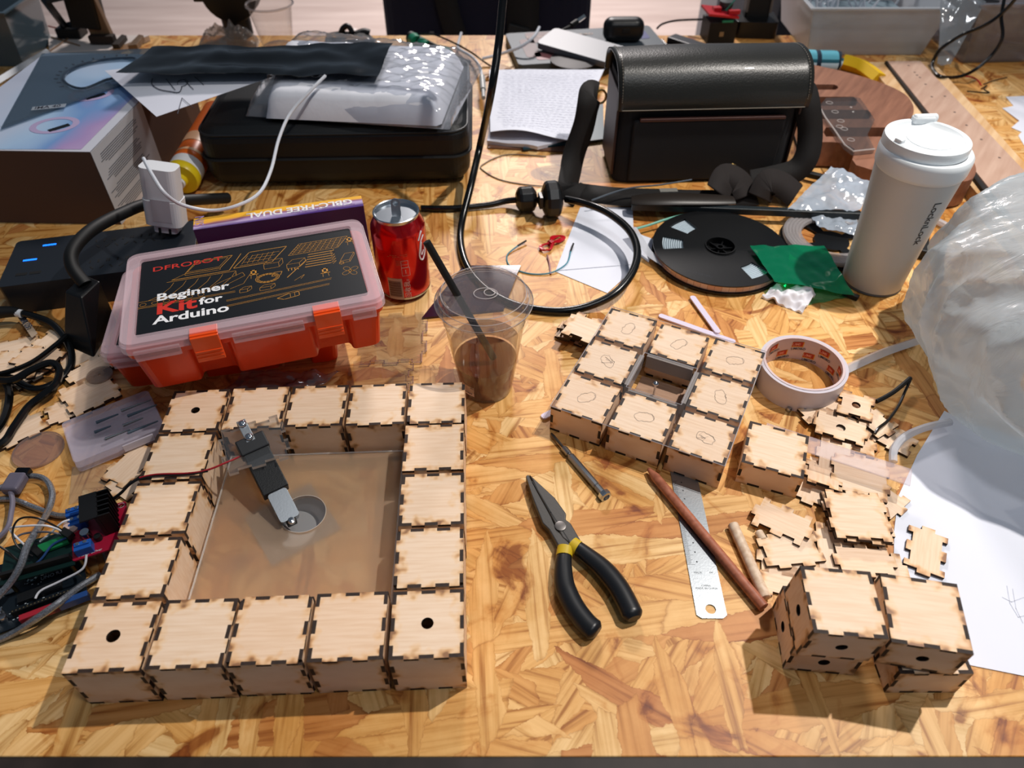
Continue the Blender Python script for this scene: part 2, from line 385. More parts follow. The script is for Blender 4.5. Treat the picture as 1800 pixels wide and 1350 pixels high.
def text(name, body, size, loc, rot, m, parent, align='LEFT', bold=0, sx=1, wrap=None, shear=0, spacing=1):
    """lettering as a mesh; wrap=(radius) bends it round the parent's z axis"""
    cu = bpy.data.curves.new(name, 'FONT'); cu.body = body; cu.size = size; cu.align_x = align; cu.offset = bold; cu.resolution_u = 3; cu.shear = shear; cu.space_character = spacing
    t = bpy.data.objects.new('tmp', cu); C.objects.link(t); bpy.context.view_layer.update()
    me = bpy.data.meshes.new_from_object(t.evaluated_get(bpy.context.evaluated_depsgraph_get())); bpy.data.objects.remove(t); me.name = name
    for v in me.vertices: v.co.x *= sx
    me.materials.clear(); me.materials.append(m)
    M = Matrix.Translation(loc) @ (rot if isinstance(rot, Matrix) else Matrix.Rotation(rot, 4, 'Z'))
    if wrap:
        R_ = wrap
        for v in me.vertices:
            p = M @ v.co; a = p.x/R_; v.co = (R_*math.sin(a), -R_*math.cos(a), p.y)
    else: me.transform(M)
    o = bpy.data.objects.new(name, me); C.objects.link(o); o.parent = parent
    return o
def Rz(a): return Matrix.Rotation(a, 3, 'Z')
def Rx(a): return Matrix.Rotation(a, 3, 'X')
def Ry(a): return Matrix.Rotation(a, 3, 'Y')
def rrect(w, d, r, n=5, c=(0, 0)):
    out = []
    for sx, sy, a0 in ((1, -1, -PI/2), (1, 1, 0), (-1, 1, PI/2), (-1, -1, PI)):
        for k in range(n+1):
            a = a0+PI/2*k/n; out.append((c[0]+sx*(w/2-r)+r*math.cos(a), c[1]+sy*(d/2-r)+r*math.sin(a)))
    return out
def circle(r, n=24, c=(0, 0)): return [(c[0]+r*math.cos(2*PI*k/n), c[1]+r*math.sin(2*PI*k/n)) for k in range(n)]
def nz(x, y, z=0, s=1): return noise.noise(Vector((x*s, y*s, z*s)))
def patch(corners, amp=0, fs=20, nu=24, nv=24, th=.0004, seed=0, sag=None):
    """sheet between four world points (near-left, near-right, far-right, far-left) with soft creases"""
    a, b, c, d = [Vector(p) for p in corners]
    def fn(u, v):
        p = (a*(1-u)+b*u)*(1-v)+(d*(1-u)+c*u)*v
        h = amp*(nz(p.x, p.y, seed, fs)+.5*nz(p.x, p.y, seed+3, fs*2.3)) if amp else 0
        if sag: h += sag(u, v)
        return p+Vector((0, 0, h))
    return MB().sheet(fn, nu, nv, th)
# ------------------------------------------------------------------ floor and workbench
def make_floor():
    m, nt, b = nodes('pale_floor'); L = nt.links; tc = N(nt, 'TexCoord')
    mp = N(nt, 'Mapping'); mp.inputs['Scale'].default_value = (1.2, 9, 1); L.new(tc.outputs['Object'], mp.inputs['Vector'])
    n = N(nt, 'TexNoise'); n.inputs['Scale'].default_value = 1.5; n.inputs['Detail'].default_value = 6; L.new(mp.outputs[0], n.inputs['Vector'])
    L.new(ramp(nt, n.outputs[0], [(.3, srgb((188, 168, 160))), (.7, srgb((214, 196, 188)))]), b.inputs['Base Color'])
    b.inputs['Roughness'].default_value = .45
    return m
B = MB(); B.add([(-8, -3, -.75), (8, -3, -.75), (8, 10, -.75), (-8, 10, -.75)], [(0, 1, 2, 3)])
fl = obj('floor', B, make_floor(), fix=False); fl['kind'] = 'structure'
B = MB()
for a, b_ in (((-.95, 3.6), (-.80, 3.95)), ((.5, 3.0), (1.35, 3.0)), ((.5, 3.0), (.5, 3.4))):
    d = Vector((b_[0]-a[0], b_[1]-a[1], 0)).normalized(); n_ = Vector((-d.y, d.x, 0))*.012
    A_, B_ = Vector((*a, -.7495)), Vector((*b_, -.7495)); B.add([A_-n_, B_-n_, B_+n_, A_+n_], [(0, 1, 2, 3)])
fm = obj('trim_1', B, mat('floor_marking_paint', (232, 224, 220), .6), fix=False); fm['kind'] = 'structure'

bench = thing('workbench', 'large workbench with a strand board top under all the tools', 'table', (0, 0, 0))
B = MB(); B.box((0.05, .938, -.0125), (2.75, 1.486, .025)); obj('tabletop', B, OSB, bench, bevel=.001)
B = MB(); B.box((0.05, .190, -.018), (2.76, .012, .034)); obj('edge_band', B, mat('dark_bench_edge', (44, 34, 30), .6, noise_amt=.4), bench)
for x in (-1.2, 1.3):
    for y in (.28, 1.6):
        B = MB(); B.box((x, y, -.39), (.07, .07, .72)); obj('leg', B, PINE, bench)

# ------------------------------------------------------------------ laser-cut finger-jointed parts
TH = .003
def toothed(w, d, n, t, st, c=(0, 0), m=None):
    """outline of a w x d plate; st = four lists of 1 (tab) / 0 (notch), counter-clockwise from the near edge"""
    L_ = [w, d, w, d]; O = [Vector((-w/2, -d/2)), Vector((w/2, -d/2)), Vector((w/2, d/2)), Vector((-w/2, d/2))]
    D = [Vector((1, 0)), Vector((0, 1)), Vector((-1, 0)), Vector((0, -1))]; out = []
    for e in range(4):
        s = st[e]; k = len(s); po = 0 if st[e-1][-1] else t; nrm = Vector((-D[e].y, D[e].x))
        off = lambda q: 0 if q else t
        out.append(O[e]+D[e]*po+nrm*off(s[0]))
        for i in range(1, k):
            if s[i] != s[i-1]:
                p = O[e]+D[e]*(L_[e]*i/k); out.append(p+nrm*off(s[i-1])); out.append(p+nrm*off(s[i]))
    return [(p.x+c[0], p.y+c[1]) for p in out]
inv = lambda s: [1-k for k in s]
T1, T0 = [1, 0, 1, 0, 1], [0, 1, 0, 1, 0]
H3 = [1, 0, 1]
_boxes = {}
def box_meshes(S, h, var, hole_top=0, hole_front=0, tall=5):
    key = (S, h, var, hole_top, hole_front)
    if key in _boxes: return _boxes[key]
    tops = {'a': [T1]*4, 'b': [T0]*4, 'c': [T1, T0, T1, T0], 'd': [T0, T1, T0, T1]}[var]
    hs = T1 if h > .045 else H3
    ms = {}
    out = toothed(S, S, 5, TH, tops); holes = [circle(hole_top, 20)[::-1]] if hole_top else []
    B = MB(); B.prism(out, h-TH, h, holes, 0, 1); ms['top_panel'] = B.mesh('top_panel', [PLY, CHAR])
    B = MB(); B.prism(toothed(S, S, 5, TH, tops), 0, TH, [], 0, 1); ms['bottom_panel'] = B.mesh('bottom_panel', [PLY, CHAR])
    def side(st_top, st_v, hole):
        B = MB(); o = toothed(S, h, 5, TH, [inv(st_top), st_v, inv(st_top)[::-1], st_v[::-1]], (0, h/2))
        hl = [circle(hole, 20, (0, h/2))[::-1]] if hole else []
        B.prism(o, 0, TH, hl, 0, 1); return B
    for nm, ang, st, v, hl in (('front_panel', 0, tops[0], hs, hole_front), ('right_panel', PI/2, tops[1], inv(hs), 0), ('back_panel', PI, tops[2], hs, 0), ('left_panel', -PI/2, tops[3], inv(hs), hole_front if hole_front else 0)):
        B = side(st, v, hl)
        M = Matrix.Rotation(ang, 4, 'Z') @ Matrix.Translation((0, -S/2+TH, 0)) @ Matrix.Rotation(PI/2, 4, 'X')
        me = B.mesh(nm, [PLY, CHAR]); me.transform(M); ms[nm] = me
    for me in ms.values(): finish(None, me)
    _boxes[key] = ms
    return ms
def make_box(label, loc, rot, S=.056, h=.054, var='a', hole_top=0, hole_front=0, group=None):
    t = thing('wooden_box', label, 'wooden box', loc, rot, group)
    for nm, me in box_meshes(S, h, var, hole_top, hole_front).items():
        o = bpy.data.objects.new(nm, me); C.objects.link(o); o.parent = t
    return t

# big square ring of sixteen boxes, front left
TH1 = .044; O1 = Vector((-.3293+.0005, .2337, 0)); EX = Vector((math.cos(TH1), math.sin(TH1), 0)); EY = Vector((-math.sin(TH1), math.cos(TH1), 0))
PITCH = .0592; SB = .0560
ring = {
 (0, 0): ('near left corner box with a round hole in its top, large ring', 'a', .0052), (1, 0): ('near row box right of the near left corner box, large ring', 'b', 0),
 (2, 0): ('middle box of the near row of the large ring', 'c', 0), (3, 0): ('near row box left of the near right corner box, large ring', 'b', 0),
 (4, 0): ('near right corner box with a round hole in its top, large ring', 'b', .0048), (0, 1): ('left side box next to the near left corner, by the circuit board', 'b', 0),
 (0, 2): ('middle box of the left side of the large ring', 'd', 0), (0, 3): ('left side box crossed by the thin red wire, large ring', 'b', 0),
 (0, 4): ('far left corner box with a round hole, touching the clear case', 'b', .0042), (1, 4): ('far row box under the clear toothed plate, large ring', 'a', 0),
 (2, 4): ('middle box of the far row of the large ring', 'b', 0), (3, 4): ('far row box left of the far right corner box, large ring', 'd', 0),
 (4, 4): ('far right corner box beside the iced drink cup', 'c', 0), (4, 3): ('right side box just below the far right corner, large ring', 'a', 0),
 (4, 2): ('middle box of the right side of the large ring', 'b', 0), (4, 1): ('right side box just above the near right corner, large ring', 'c', 0)}
jit = random.Random(3)
for (i, j), (lb, var, hole) in ring.items():
    p = O1+EX*(SB/2+i*PITCH+jit.uniform(-.0007, .0007))+EY*(SB/2+j*PITCH+jit.uniform(-.0007, .0007))
    make_box('light plywood '+lb, p, TH1+jit.uniform(-.012, .012), SB, .054, var, hole, group='boxes of the large plywood ring')

# frosted acrylic sheet lying inside the ring, with a round hole, over a grey square
def ring_pt(u, v, z): return O1+EX*u+EY*v+Vector((0, 0, z))
IN0, IN1 = PITCH+.0001, PITCH*4-.0035
FROST, nt, b = nodes('frosted_acrylic'); b.inputs['Base Color'].default_value = srgb((236, 204, 172)); b.inputs['Roughness'].default_value = .3
_tp = N(nt, 'BsdfTransparent'); _tp.inputs[0].default_value = (1, .98, .96, 1); _rf = N(nt, 'BsdfRefraction'); _rf.inputs[0].default_value = (1, .98, .96, 1); _rf.inputs[1].default_value = .32; _rf.inputs[2].default_value = 1.12
_m1 = N(nt, 'MixShader'); _m1.inputs[0].default_value = .60; nt.links.new(_tp.outputs[0], _m1.inputs[1]); nt.links.new(_rf.outputs[0], _m1.inputs[2])
_m2 = N(nt, 'MixShader'); _m2.inputs[0].default_value = .20; nt.links.new(_m1.outputs[0], _m2.inputs[1]); nt.links.new(b.outputs[0], _m2.inputs[2]); nt.links.new(_m2.outputs[0], nt.nodes['Material Output'].inputs['Surface'])
t_ = thing('frosted_acrylic_sheet', 'square frosted acrylic sheet with a round hole inside the large box ring', 'acrylic sheet', ring_pt((IN0+IN1)/2, (IN0+IN1)/2, 0), TH1)
w_ = IN1-IN0-.0025; hc = at(533, 903, .020)-t_.location; hc = (Rz(-TH1) @ hc)
B = MB(); B.prism([(-w_/2, -w_/2), (w_/2, -w_/2), (w_/2, w_/2), (-w_/2, w_/2)], .0172, .020, [circle(.0205, 40, (hc.x, hc.y))[::-1]]); obj('sheet', B, FROST, t_)
B = MB(); B.lathe([(.0205, .0168), (.0210, .0168), (.0210, .0204), (.0205, .0204), (.0205, .0168)], 40, (hc.x, hc.y, 0), cap=False); obj('hole_rim', B, ACRYLEDGE, t_)
B = MB()
for sx, sy in ((-1, 0), (1, 0), (0, 1)):
    pts = [(sx*(w_/2-.001)+(0 if sx else (-w_/2+k*w_/16)), sy*(w_/2-.001)+(0 if sy else (-w_/2+k*w_/16)), .0204+.0006*random.random()) for k in range(17)]
    B.tube(pts, lambda t: .0009, 6)
obj('glue_bead', B, clear('hot_glue', (236, 232, 228), .35, .15), t_)
for sx in (-1, 1):
    for sy in (-1, 1):
        B = MB(); B.lathe([(.004, 0), (.004, .0172)], 12, (sx*(w_/2-.008), sy*(w_/2-.008), 0)); obj('spacer', B, mat('translucent_spacer', (214, 196, 178), .4), t_)
gs, ga, gw, gd = rect(.001, (475, 1001), (599, 927), (546, 852), (433, 905))
B = MB(); B.box((0, 0, .001), (gw, gd, .002)); one('grey_metal_square', 'small grey metal square seen blurred under the frosted sheet', 'metal plate', B, mat('grey_metal', (150, 150, 152), .5, .2), gs*1.0-Vector((0, 0, .0008)), (0, 0, ga))

# linear actuator leaning from the clear toothed plate down to the sheet
def actuator():
    top = at(428, 752, .062); bot = at(515, 922, .0215)
    ax = (bot-top); Ln = ax.length; z = -ax.normalized(); up = Vector((0, 0, 1)); y = (up-z*up.dot(z)).normalized(); x = y.cross(z)
    M = Matrix(((x.x, y.x, z.x, 0), (x.y, y.y, z.y, 0), (x.z, y.z, z.z, 0), (0, 0, 0, 1)))
    t = thing('linear_actuator', 'small black and silver linear actuator leaning inside the large box ring', 'actuator', bot)
    t.rotation_euler = M.to_euler()
    L1 = Ln
    B = MB(); B.box((0, 0, L1*.54), (.0240, .014, L1*.44)); obj('motor_housing', B, BLACKP, t, bevel=.0008)
    B = MB(); B.box((0, .0008, L1*.80), (.0270, .0165, L1*.15)); h = obj('end_block', B, mat('black_bracket_plastic', (26, 28, 32), .45), t, bevel=.0012)
    B = MB(); B.lathe([(.0014, 0), (.0014, .0006)], 10, (.006, .0086, 0)); B.T = Matrix.Identity(4)
    B = MB(); B.prism(rrect(.0180, L1*.28, .003), -.005, .005); me_rot = Matrix.Rotation(PI/2, 4, 'X')
    B.v = [tuple(me_rot @ Vector(v)+Vector((0, 0, L1*.18))) for v in B.v]; obj('steel_barrel', B, STEEL, t, bevel=.0006)
    B = MB(); B.T = Matrix.Translation((0, 0, L1*.12)) @ me_rot; B.lathe([(.0013, .0050), (.0013, .0053)], 12); B.T = Matrix.Identity(4); obj('barrel_hole', B, BLACKM, t)
    B = MB(); B.box((0, 0, .0035), (.009, .009, .007)); obj('rod_end', B, BLACKM, t, bevel=.001)
    B = MB(); B.T = Matrix.Translation((0, .0045, .002)) @ Matrix.Rotation(-PI/2, 4, 'X'); B.lathe([(.0034, 0), (.0036, .0018), (.0026, .0034), (0, .0038)], 20); obj('rod_screw', B, CHROME, t)
    B = MB(); B.box((0, .0085, L1*.93), (.0085, .0012, L1*.22)); B.box((0, .004, L1*1.03), (.0085, .010, .0012)); br = obj('mounting_bracket', B, STEEL, t, bevel=.0004)
    for k in (.86, 1.0):
        B = MB(); B.T = Matrix.Translation((0, .0090, L1*k)) @ Matrix.Rotation(-PI/2, 4, 'X'); B.lathe([(.0040, 0), (.0040, .0008), (.0030, .0022), (.0014, .0028), (0, .0024)], 20); B.T = Matrix.Identity(4)
        obj('bracket_screw', B, CHROME, br)
    for sx, k in ((.0065, .80), (-.0068, .60), (.0068, .42), (.0040, .52), (-.0068, .42)):
        B = MB(); B.T = Matrix.Translation((sx, .0060 if k < .7 else .0081, L1*k)) @ Matrix.Rotation(-PI/2, 4, 'X'); B.lathe([(.0011, 0), (.0011, .0003), (0, .0003)], 10); B.T = Matrix.Identity(4)
        obj('housing_screw', B, mat('dark_screw', (110, 110, 112), .3, 1), t)
    return t
actuator()
# clear toothed plate resting on the ring's corner
c_, a_, w_, d_ = rect(.062, (395, 842), (520, 782), (490, 712), (368, 765))
B = MB(); B.prism(toothed(.061, .058, 5, .004, [T1, T0, T1, T0]), 0, .003, [], 0, 1)
one('clear_toothed_plate', 'clear acrylic square with toothed edges holding the actuator over the ring', 'acrylic plate', B, [ACRYL, ACRYLEDGE], c_-Vector((0, 0, .0075)), (0, 0, .40))

# 3x3 set of low boxes on the right with an empty middle
TH2 = -.4535; O2 = Vector((.0400, .5225, 0)); FX = Vector((math.cos(TH2), math.sin(TH2), 0)); FY = Vector((-math.sin(TH2), math.cos(TH2), 0))
P2 = .0622; W2 = P2*2+SB
low = {(0, 0): 'near left low box with the black toothed stack behind it', (1, 0): 'low box in the middle of the near side above the pencil tip', (2, 0): 'near right low box above the steel ruler',
       (0, 1): 'left middle low box with a large scratched ring', (2, 1): 'right middle low box facing the single box', (0, 2): 'far left low box touching the little stack of plates',
       (1, 2): 'low box in the middle of the far side beside the white strips', (2, 2): 'far right low box touching the tape roll'}
GLUE = clear('dried_glue', (205, 190, 172), .45, .25)
vs_ = ['a', 'd', 'b', 'c', 'b', 'b', 'c', 'b']
for k, ((i, j), lb) in enumerate(low.items()):
    p = O2+FX*(SB/2+i*P2)+FY*(SB/2+j*P2); yaw = TH2+jit.uniform(-.02, .02)
    t = make_box('plywood '+lb, p, yaw, SB, .0345, vs_[k], group='low boxes of the three by three set')
    rr = random.Random(k+5); pts = []
    for q in range(26):
        a = q/22*2*PI; r = .0075*(1+.28*math.sin(a*2+k)+.12*rr.uniform(-1, 1)); pts.append((r*math.cos(a)+.001*k % .003, r*1.1*math.sin(a), 0))
    B = MB(); B.ribbon([(p_.x, p_.y) for p_ in catmull(pts, 2)], .0005, .03465)
    if k in (2, 3): B.ribbon([(rr.uniform(-.007, .007), rr.uniform(-.006, .006)) for _ in range(9)], .0004, .0347)
    obj('scratched_ring_mark', B, mat('scratch_mark', (202, 178, 156), .4), t, fix=False)
# clear sheet over the set
t_ = thing('clear_cover_sheet', 'clear acrylic cover sheet with a square hole on the three by three boxes', 'acrylic sheet', O2+FX*(W2/2)+FY*(W2/2), TH2)
w_ = W2+.001; hw = .030
B = MB(); B.prism([(-w_/2, -w_/2), (w_/2, -w_/2), (w_/2, w_/2), (-w_/2, w_/2)], .0352, .0362, [[(-hw, -hw), (-hw, hw), (hw, hw), (hw, -hw)]]); obj('sheet', B, clear('thin_clear_sheet', (240, 240, 240), .01, .02, (255, 255, 255), .5), t_)
B = MB()
for L_ in (w_/2, hw):
    B.tube([(-L_, -L_, .0358), (L_, -L_, .0358), (L_, L_, .0358), (-L_, L_, .0358)], .0006, 4, closed=True)
obj('polished_edge', B, clear('bright_acrylic_edge', (225, 222, 228), .5, .1), t_)
for k, (x, y, sx, sy) in enumerate(((-hw-.001, 0, .005, .052), (hw+.001, 0, .005, .052), (0, hw-.001, .052, .005), (0, -hw-.002, .052, .003))):
    B = MB(); B.box((x, y, .0265), (sx, sy, .0165)); obj('spacer_bar', B, mat('grey_acrylic_bar', (142, 134, 130), .25), t_)
c_ = O2+FX*(W2/2)+FY*(W2/2)
t_ = thing('upright_screw', 'small chrome screw standing in the empty middle of the nine box set', 'screw', c_+Vector((-.004, .006, .004)))
B = MB(); B.lathe([(.0012, 0), (.0012, .016)], 10); obj('shank', B, CHROME, t_)
B = MB(); B.lathe([(.0012, .016), (.0034, .0165), (.0034, .018), (.002, .0195), (0, .020)], 16); obj('screw_head', B, CHROME, t_)
B = MB(); B.box((0, 0, .002), (.055, .055, .003)); one('inner_base_plate', 'thin wooden plate at the bottom of the empty middle cell', 'wooden plate', B, make_wood('dull_wood_plate', (186, 150, 124), (160, 124, 100), (40, 300, 40)), c_+Vector((0, 0, -.0004)), (0, 0, TH2))
# lone box beside the set
make_box('single low plywood box standing alone right of the nine box set', Vector((.2216, .4527, 0))+Vector((math.cos(-.371), math.sin(-.371), 0))*.029+Vector((math.sin(.371), math.cos(.371), 0))*.029, -.371, .058, .030, 'b')

# two leaning pairs of boxes at the near right corner
def box_px(label, z, pxs, S, h, var, tilt=(0, 0), hf=0, ht=0, dz=0):
    c, a, w, d = rect(z+h, *pxs)
    return make_box(label, Vector((c.x, c.y, z+dz)), (tilt[0], tilt[1], a), S, h, var, ht, hf)
box_px('lower left plywood box with a side hole at the near right corner', 0, [(1378, 1128), (1524, 1142), (1505, 1050), (1385, 1040)], .055, .035, 'b', hf=.0045)
box_px('upper left plywood box with scorched top leaning on the lower box', .0385, [(1432, 1104), (1553, 1114), (1530, 1003), (1398, 996)], .054, .040, 'b', (.05, .035), hf=.0045)
box_px('lower right plywood box under the holed box, near right corner', 0, [(1560, 1168), (1702, 1168), (1680, 1080), (1545, 1080)], .056, .034, 'b')
box_px('upper right plywood box with a hole in its front, near right corner', .0385, [(1568, 1116), (1710, 1143), (1683, 1026), (1551, 1009)], .0555, .038, 'd', (.06, -.02), hf=.0045)

# ------------------------------------------------------------------ loose laser-cut plates
def plate_mesh(w, d, nx, ny, t, st, hole=0, name='toothed_plate'):
    B = MB(); B.prism(toothed(w, d, 5, t, st), 0, .003, [circle(hole, 16)[::-1]] if hole else [], 0, 1); me = B.mesh(name, [PLY, CHAR]); finish(None, me); return me
PM = {'sq': plate_mesh(.055, .055, 5, 5, .003, [T1, T0, T1, T0]), 'sq2': plate_mesh(.055, .055, 5, 5, .003, [T0]*4), 'rec': plate_mesh(.055, .036, 5, 3, .0035, [T0, H3, T0, H3]),
      'rec2': plate_mesh(.055, .034, 5, 3, .0045, [T1, inv(H3), T1, inv(H3)]), 'holed': plate_mesh(.055, .035, 5, 3, .0035, [T1, inv(H3), T1, inv(H3)], .0048), 'holed2': plate_mesh(.036, .036, 5, 5, .0035, [H3, H3, H3, H3], .0045),
      'small': plate_mesh(.036, .035, 3, 3, .004, [H3, inv(H3), H3, inv(H3)])}
def plate(kind, px, py, z, ang, label, tx=0, ty=0, group=None):
    o = bpy.data.objects.new('plywood_plate', PM[kind]); C.objects.link(o)
    p = at(px, py, z+.003); o.location = (p.x, p.y, z+.0002); o.rotation_euler = (tx, ty, ang)
    return tag(o, label, 'wooden plate', group)
G1 = 'loose toothed plates right of the single box'
# near right heap
plate('sq', 1508, 905, .013, -.10, 'square toothed plate on top of the tallest heap by the white paper', 0, 0, G1)
plate('sq2', 1513, 911, .0095, -.15, 'square toothed plate second from the top of the heap by the white paper', 0, 0, G1)
plate('sq', 1512, 835, .0064, -.32, 'toothed plate lying behind the tall heap under the clear strip', .0, 0, G1)
plate('sq2', 1503, 908, .0064, -.05, 'square toothed plate third from the top of the tall heap', 0, 0, G1)
plate('rec', 1500, 890, .0032, -.12, 'toothed plate fourth down in the tall heap', 0, 0, G1)
plate('rec2', 1375, 915, .0070, -.60, 'scorched plate tilted on its own above the pale dowel', .12, -.06, G1)
plate('rec', 1390, 966, .0035, .10, 'wide toothed plate just above the leaning boxes', 0, 0, G1)
plate('rec2', 1385, 985, 0, -.25, 'toothed plate lowest in the pile above the leaning boxes', 0, 0, G1)
plate('small', 1372, 1020, 0, -.3, 'small toothed plate peeking out left of the leaning boxes', 0, 0, G1)
plate('rec', 1466, 965, 0, 1.35, 'toothed plate standing between the two near heaps', 0, 0, G1)
plate('rec2', 1520, 985, .0035, -.06, 'pinkish toothed plate under the tall heap, near side', 0, 0, G1)
plate('small', 1560, 1000, 0, -.15, 'small toothed plate at the edge of the white paper', 0, 0, G1)
plate('rec2', 1628, 968, .0010, 1.10, 'plate with hooked teeth lying alone on the white paper', 0, 0, G1)
plate('rec', 1448, 830, .0035, 1.15, 'upright looking toothed plate in the spilled row right of the single box', 0, .30, G1)
plate('rec2', 1430, 850, 0, 1.05, 'toothed plate nearest the single box in the spilled row', 0, 0, G1)
plate('rec', 1466, 815, .0035, 1.25, 'toothed plate at the far end of the spilled row', 0, -.22, G1)
plate('small', 1560, 880, 0, -.9, 'small toothed plate half hidden right of the tall heap', 0, 0, G1)
# heap with round holes
G2 = 'loose toothed plates beside the tape roll'
plate('holed', 1478, 752, .0068, -.42, 'long toothed plate with a round hole in the heap by the tape', 0, 0, G2)
plate('holed2', 1505, 712, .0110, -.42, 'topmost small plate with a round hole by the tape roll', .05, 0, G2)
plate('rec2', 1450, 725, .0034, .45, 'toothed plate sticking out to the tape side of the holed heap', 0, 0, G2)
plate('rec', 1470, 745, .0034, -.62, 'toothed plate under the long holed plate', 0, 0, G2)
plate('sq', 1492, 762, 0, -.30, 'square toothed plate at the bottom of the holed heap', 0, 0, G2)
plate('rec2', 1530, 735, .0034, -1.0, 'plate running under the small holed one towards the grocery bag', 0, 0, G2)
plate('rec', 1560, 765, 0, -.75, 'toothed plate in the shade at the right of the holed heap', 0, 0, G2)
# stack behind the 3x3 set
labs = ['top plate of the charred little stack behind the nine box set', 'second plate of the charred little stack', 'third plate of the charred little stack', 'fourth plate of the charred little stack', 'fifth plate of the charred little stack', 'sixth plate of the charred little stack', 'lowest plate of the charred little stack']
for k in range(7):
    plate('small' if k else 'small', 1026-k*2+(k % 2)*4, 575+k*1, .0192-k*.0032, -.55+.12*(k % 3), labs[k], 0, 0, 'charred little stack of plates').scale = (1.3, 1.3, 1)
# heaps on the left, under the black cables
G3 = 'loose toothed plates on the left beside the orange cases'
L3 = [('sq', 158, 690, .0034, .75, 'toothed plate between the clear bit case and the black cables'), ('rec', 128, 716, 0, .55, 'toothed plate partly under the clear bit case'),
      ('rec2', 160, 648, .0034, .85, 'toothed plate touching the lower orange case'), ('rec', 146, 625, 0, .5, 'toothed plate behind the black cable loop'),
      ('sq', 30, 640, .0034, .2, 'leftmost toothed plate under the looped cable'), ('rec', 66, 628, .0066, -.2, 'toothed plate on top near the labelled plug'),
      ('rec2', 55, 655, 0, .9, 'toothed plate below the crossing black cables'), ('rec', 22, 612, 0, .4, 'toothed plate below the power strip at the left margin'),
      ('rec2', 80, 606, .0030, 1.2, 'small toothed offcut near the labelled cable'), ('rec', 32, 758, 0, .75, 'toothed plate under the nearest bend of black cable'),
      ('rec', 232, 815, .0015, 1.15, 'toothed plate on edge of the ring beside the clear bit case'), ('small', 225, 850, 0, 1.0, 'small scorched plate below the red wire left of the ring')]
for k_, px_, py_, z_, a_, l_ in L3: plate(k_, px_, py_, z_, a_, 'plywood '+l_, group=G3)
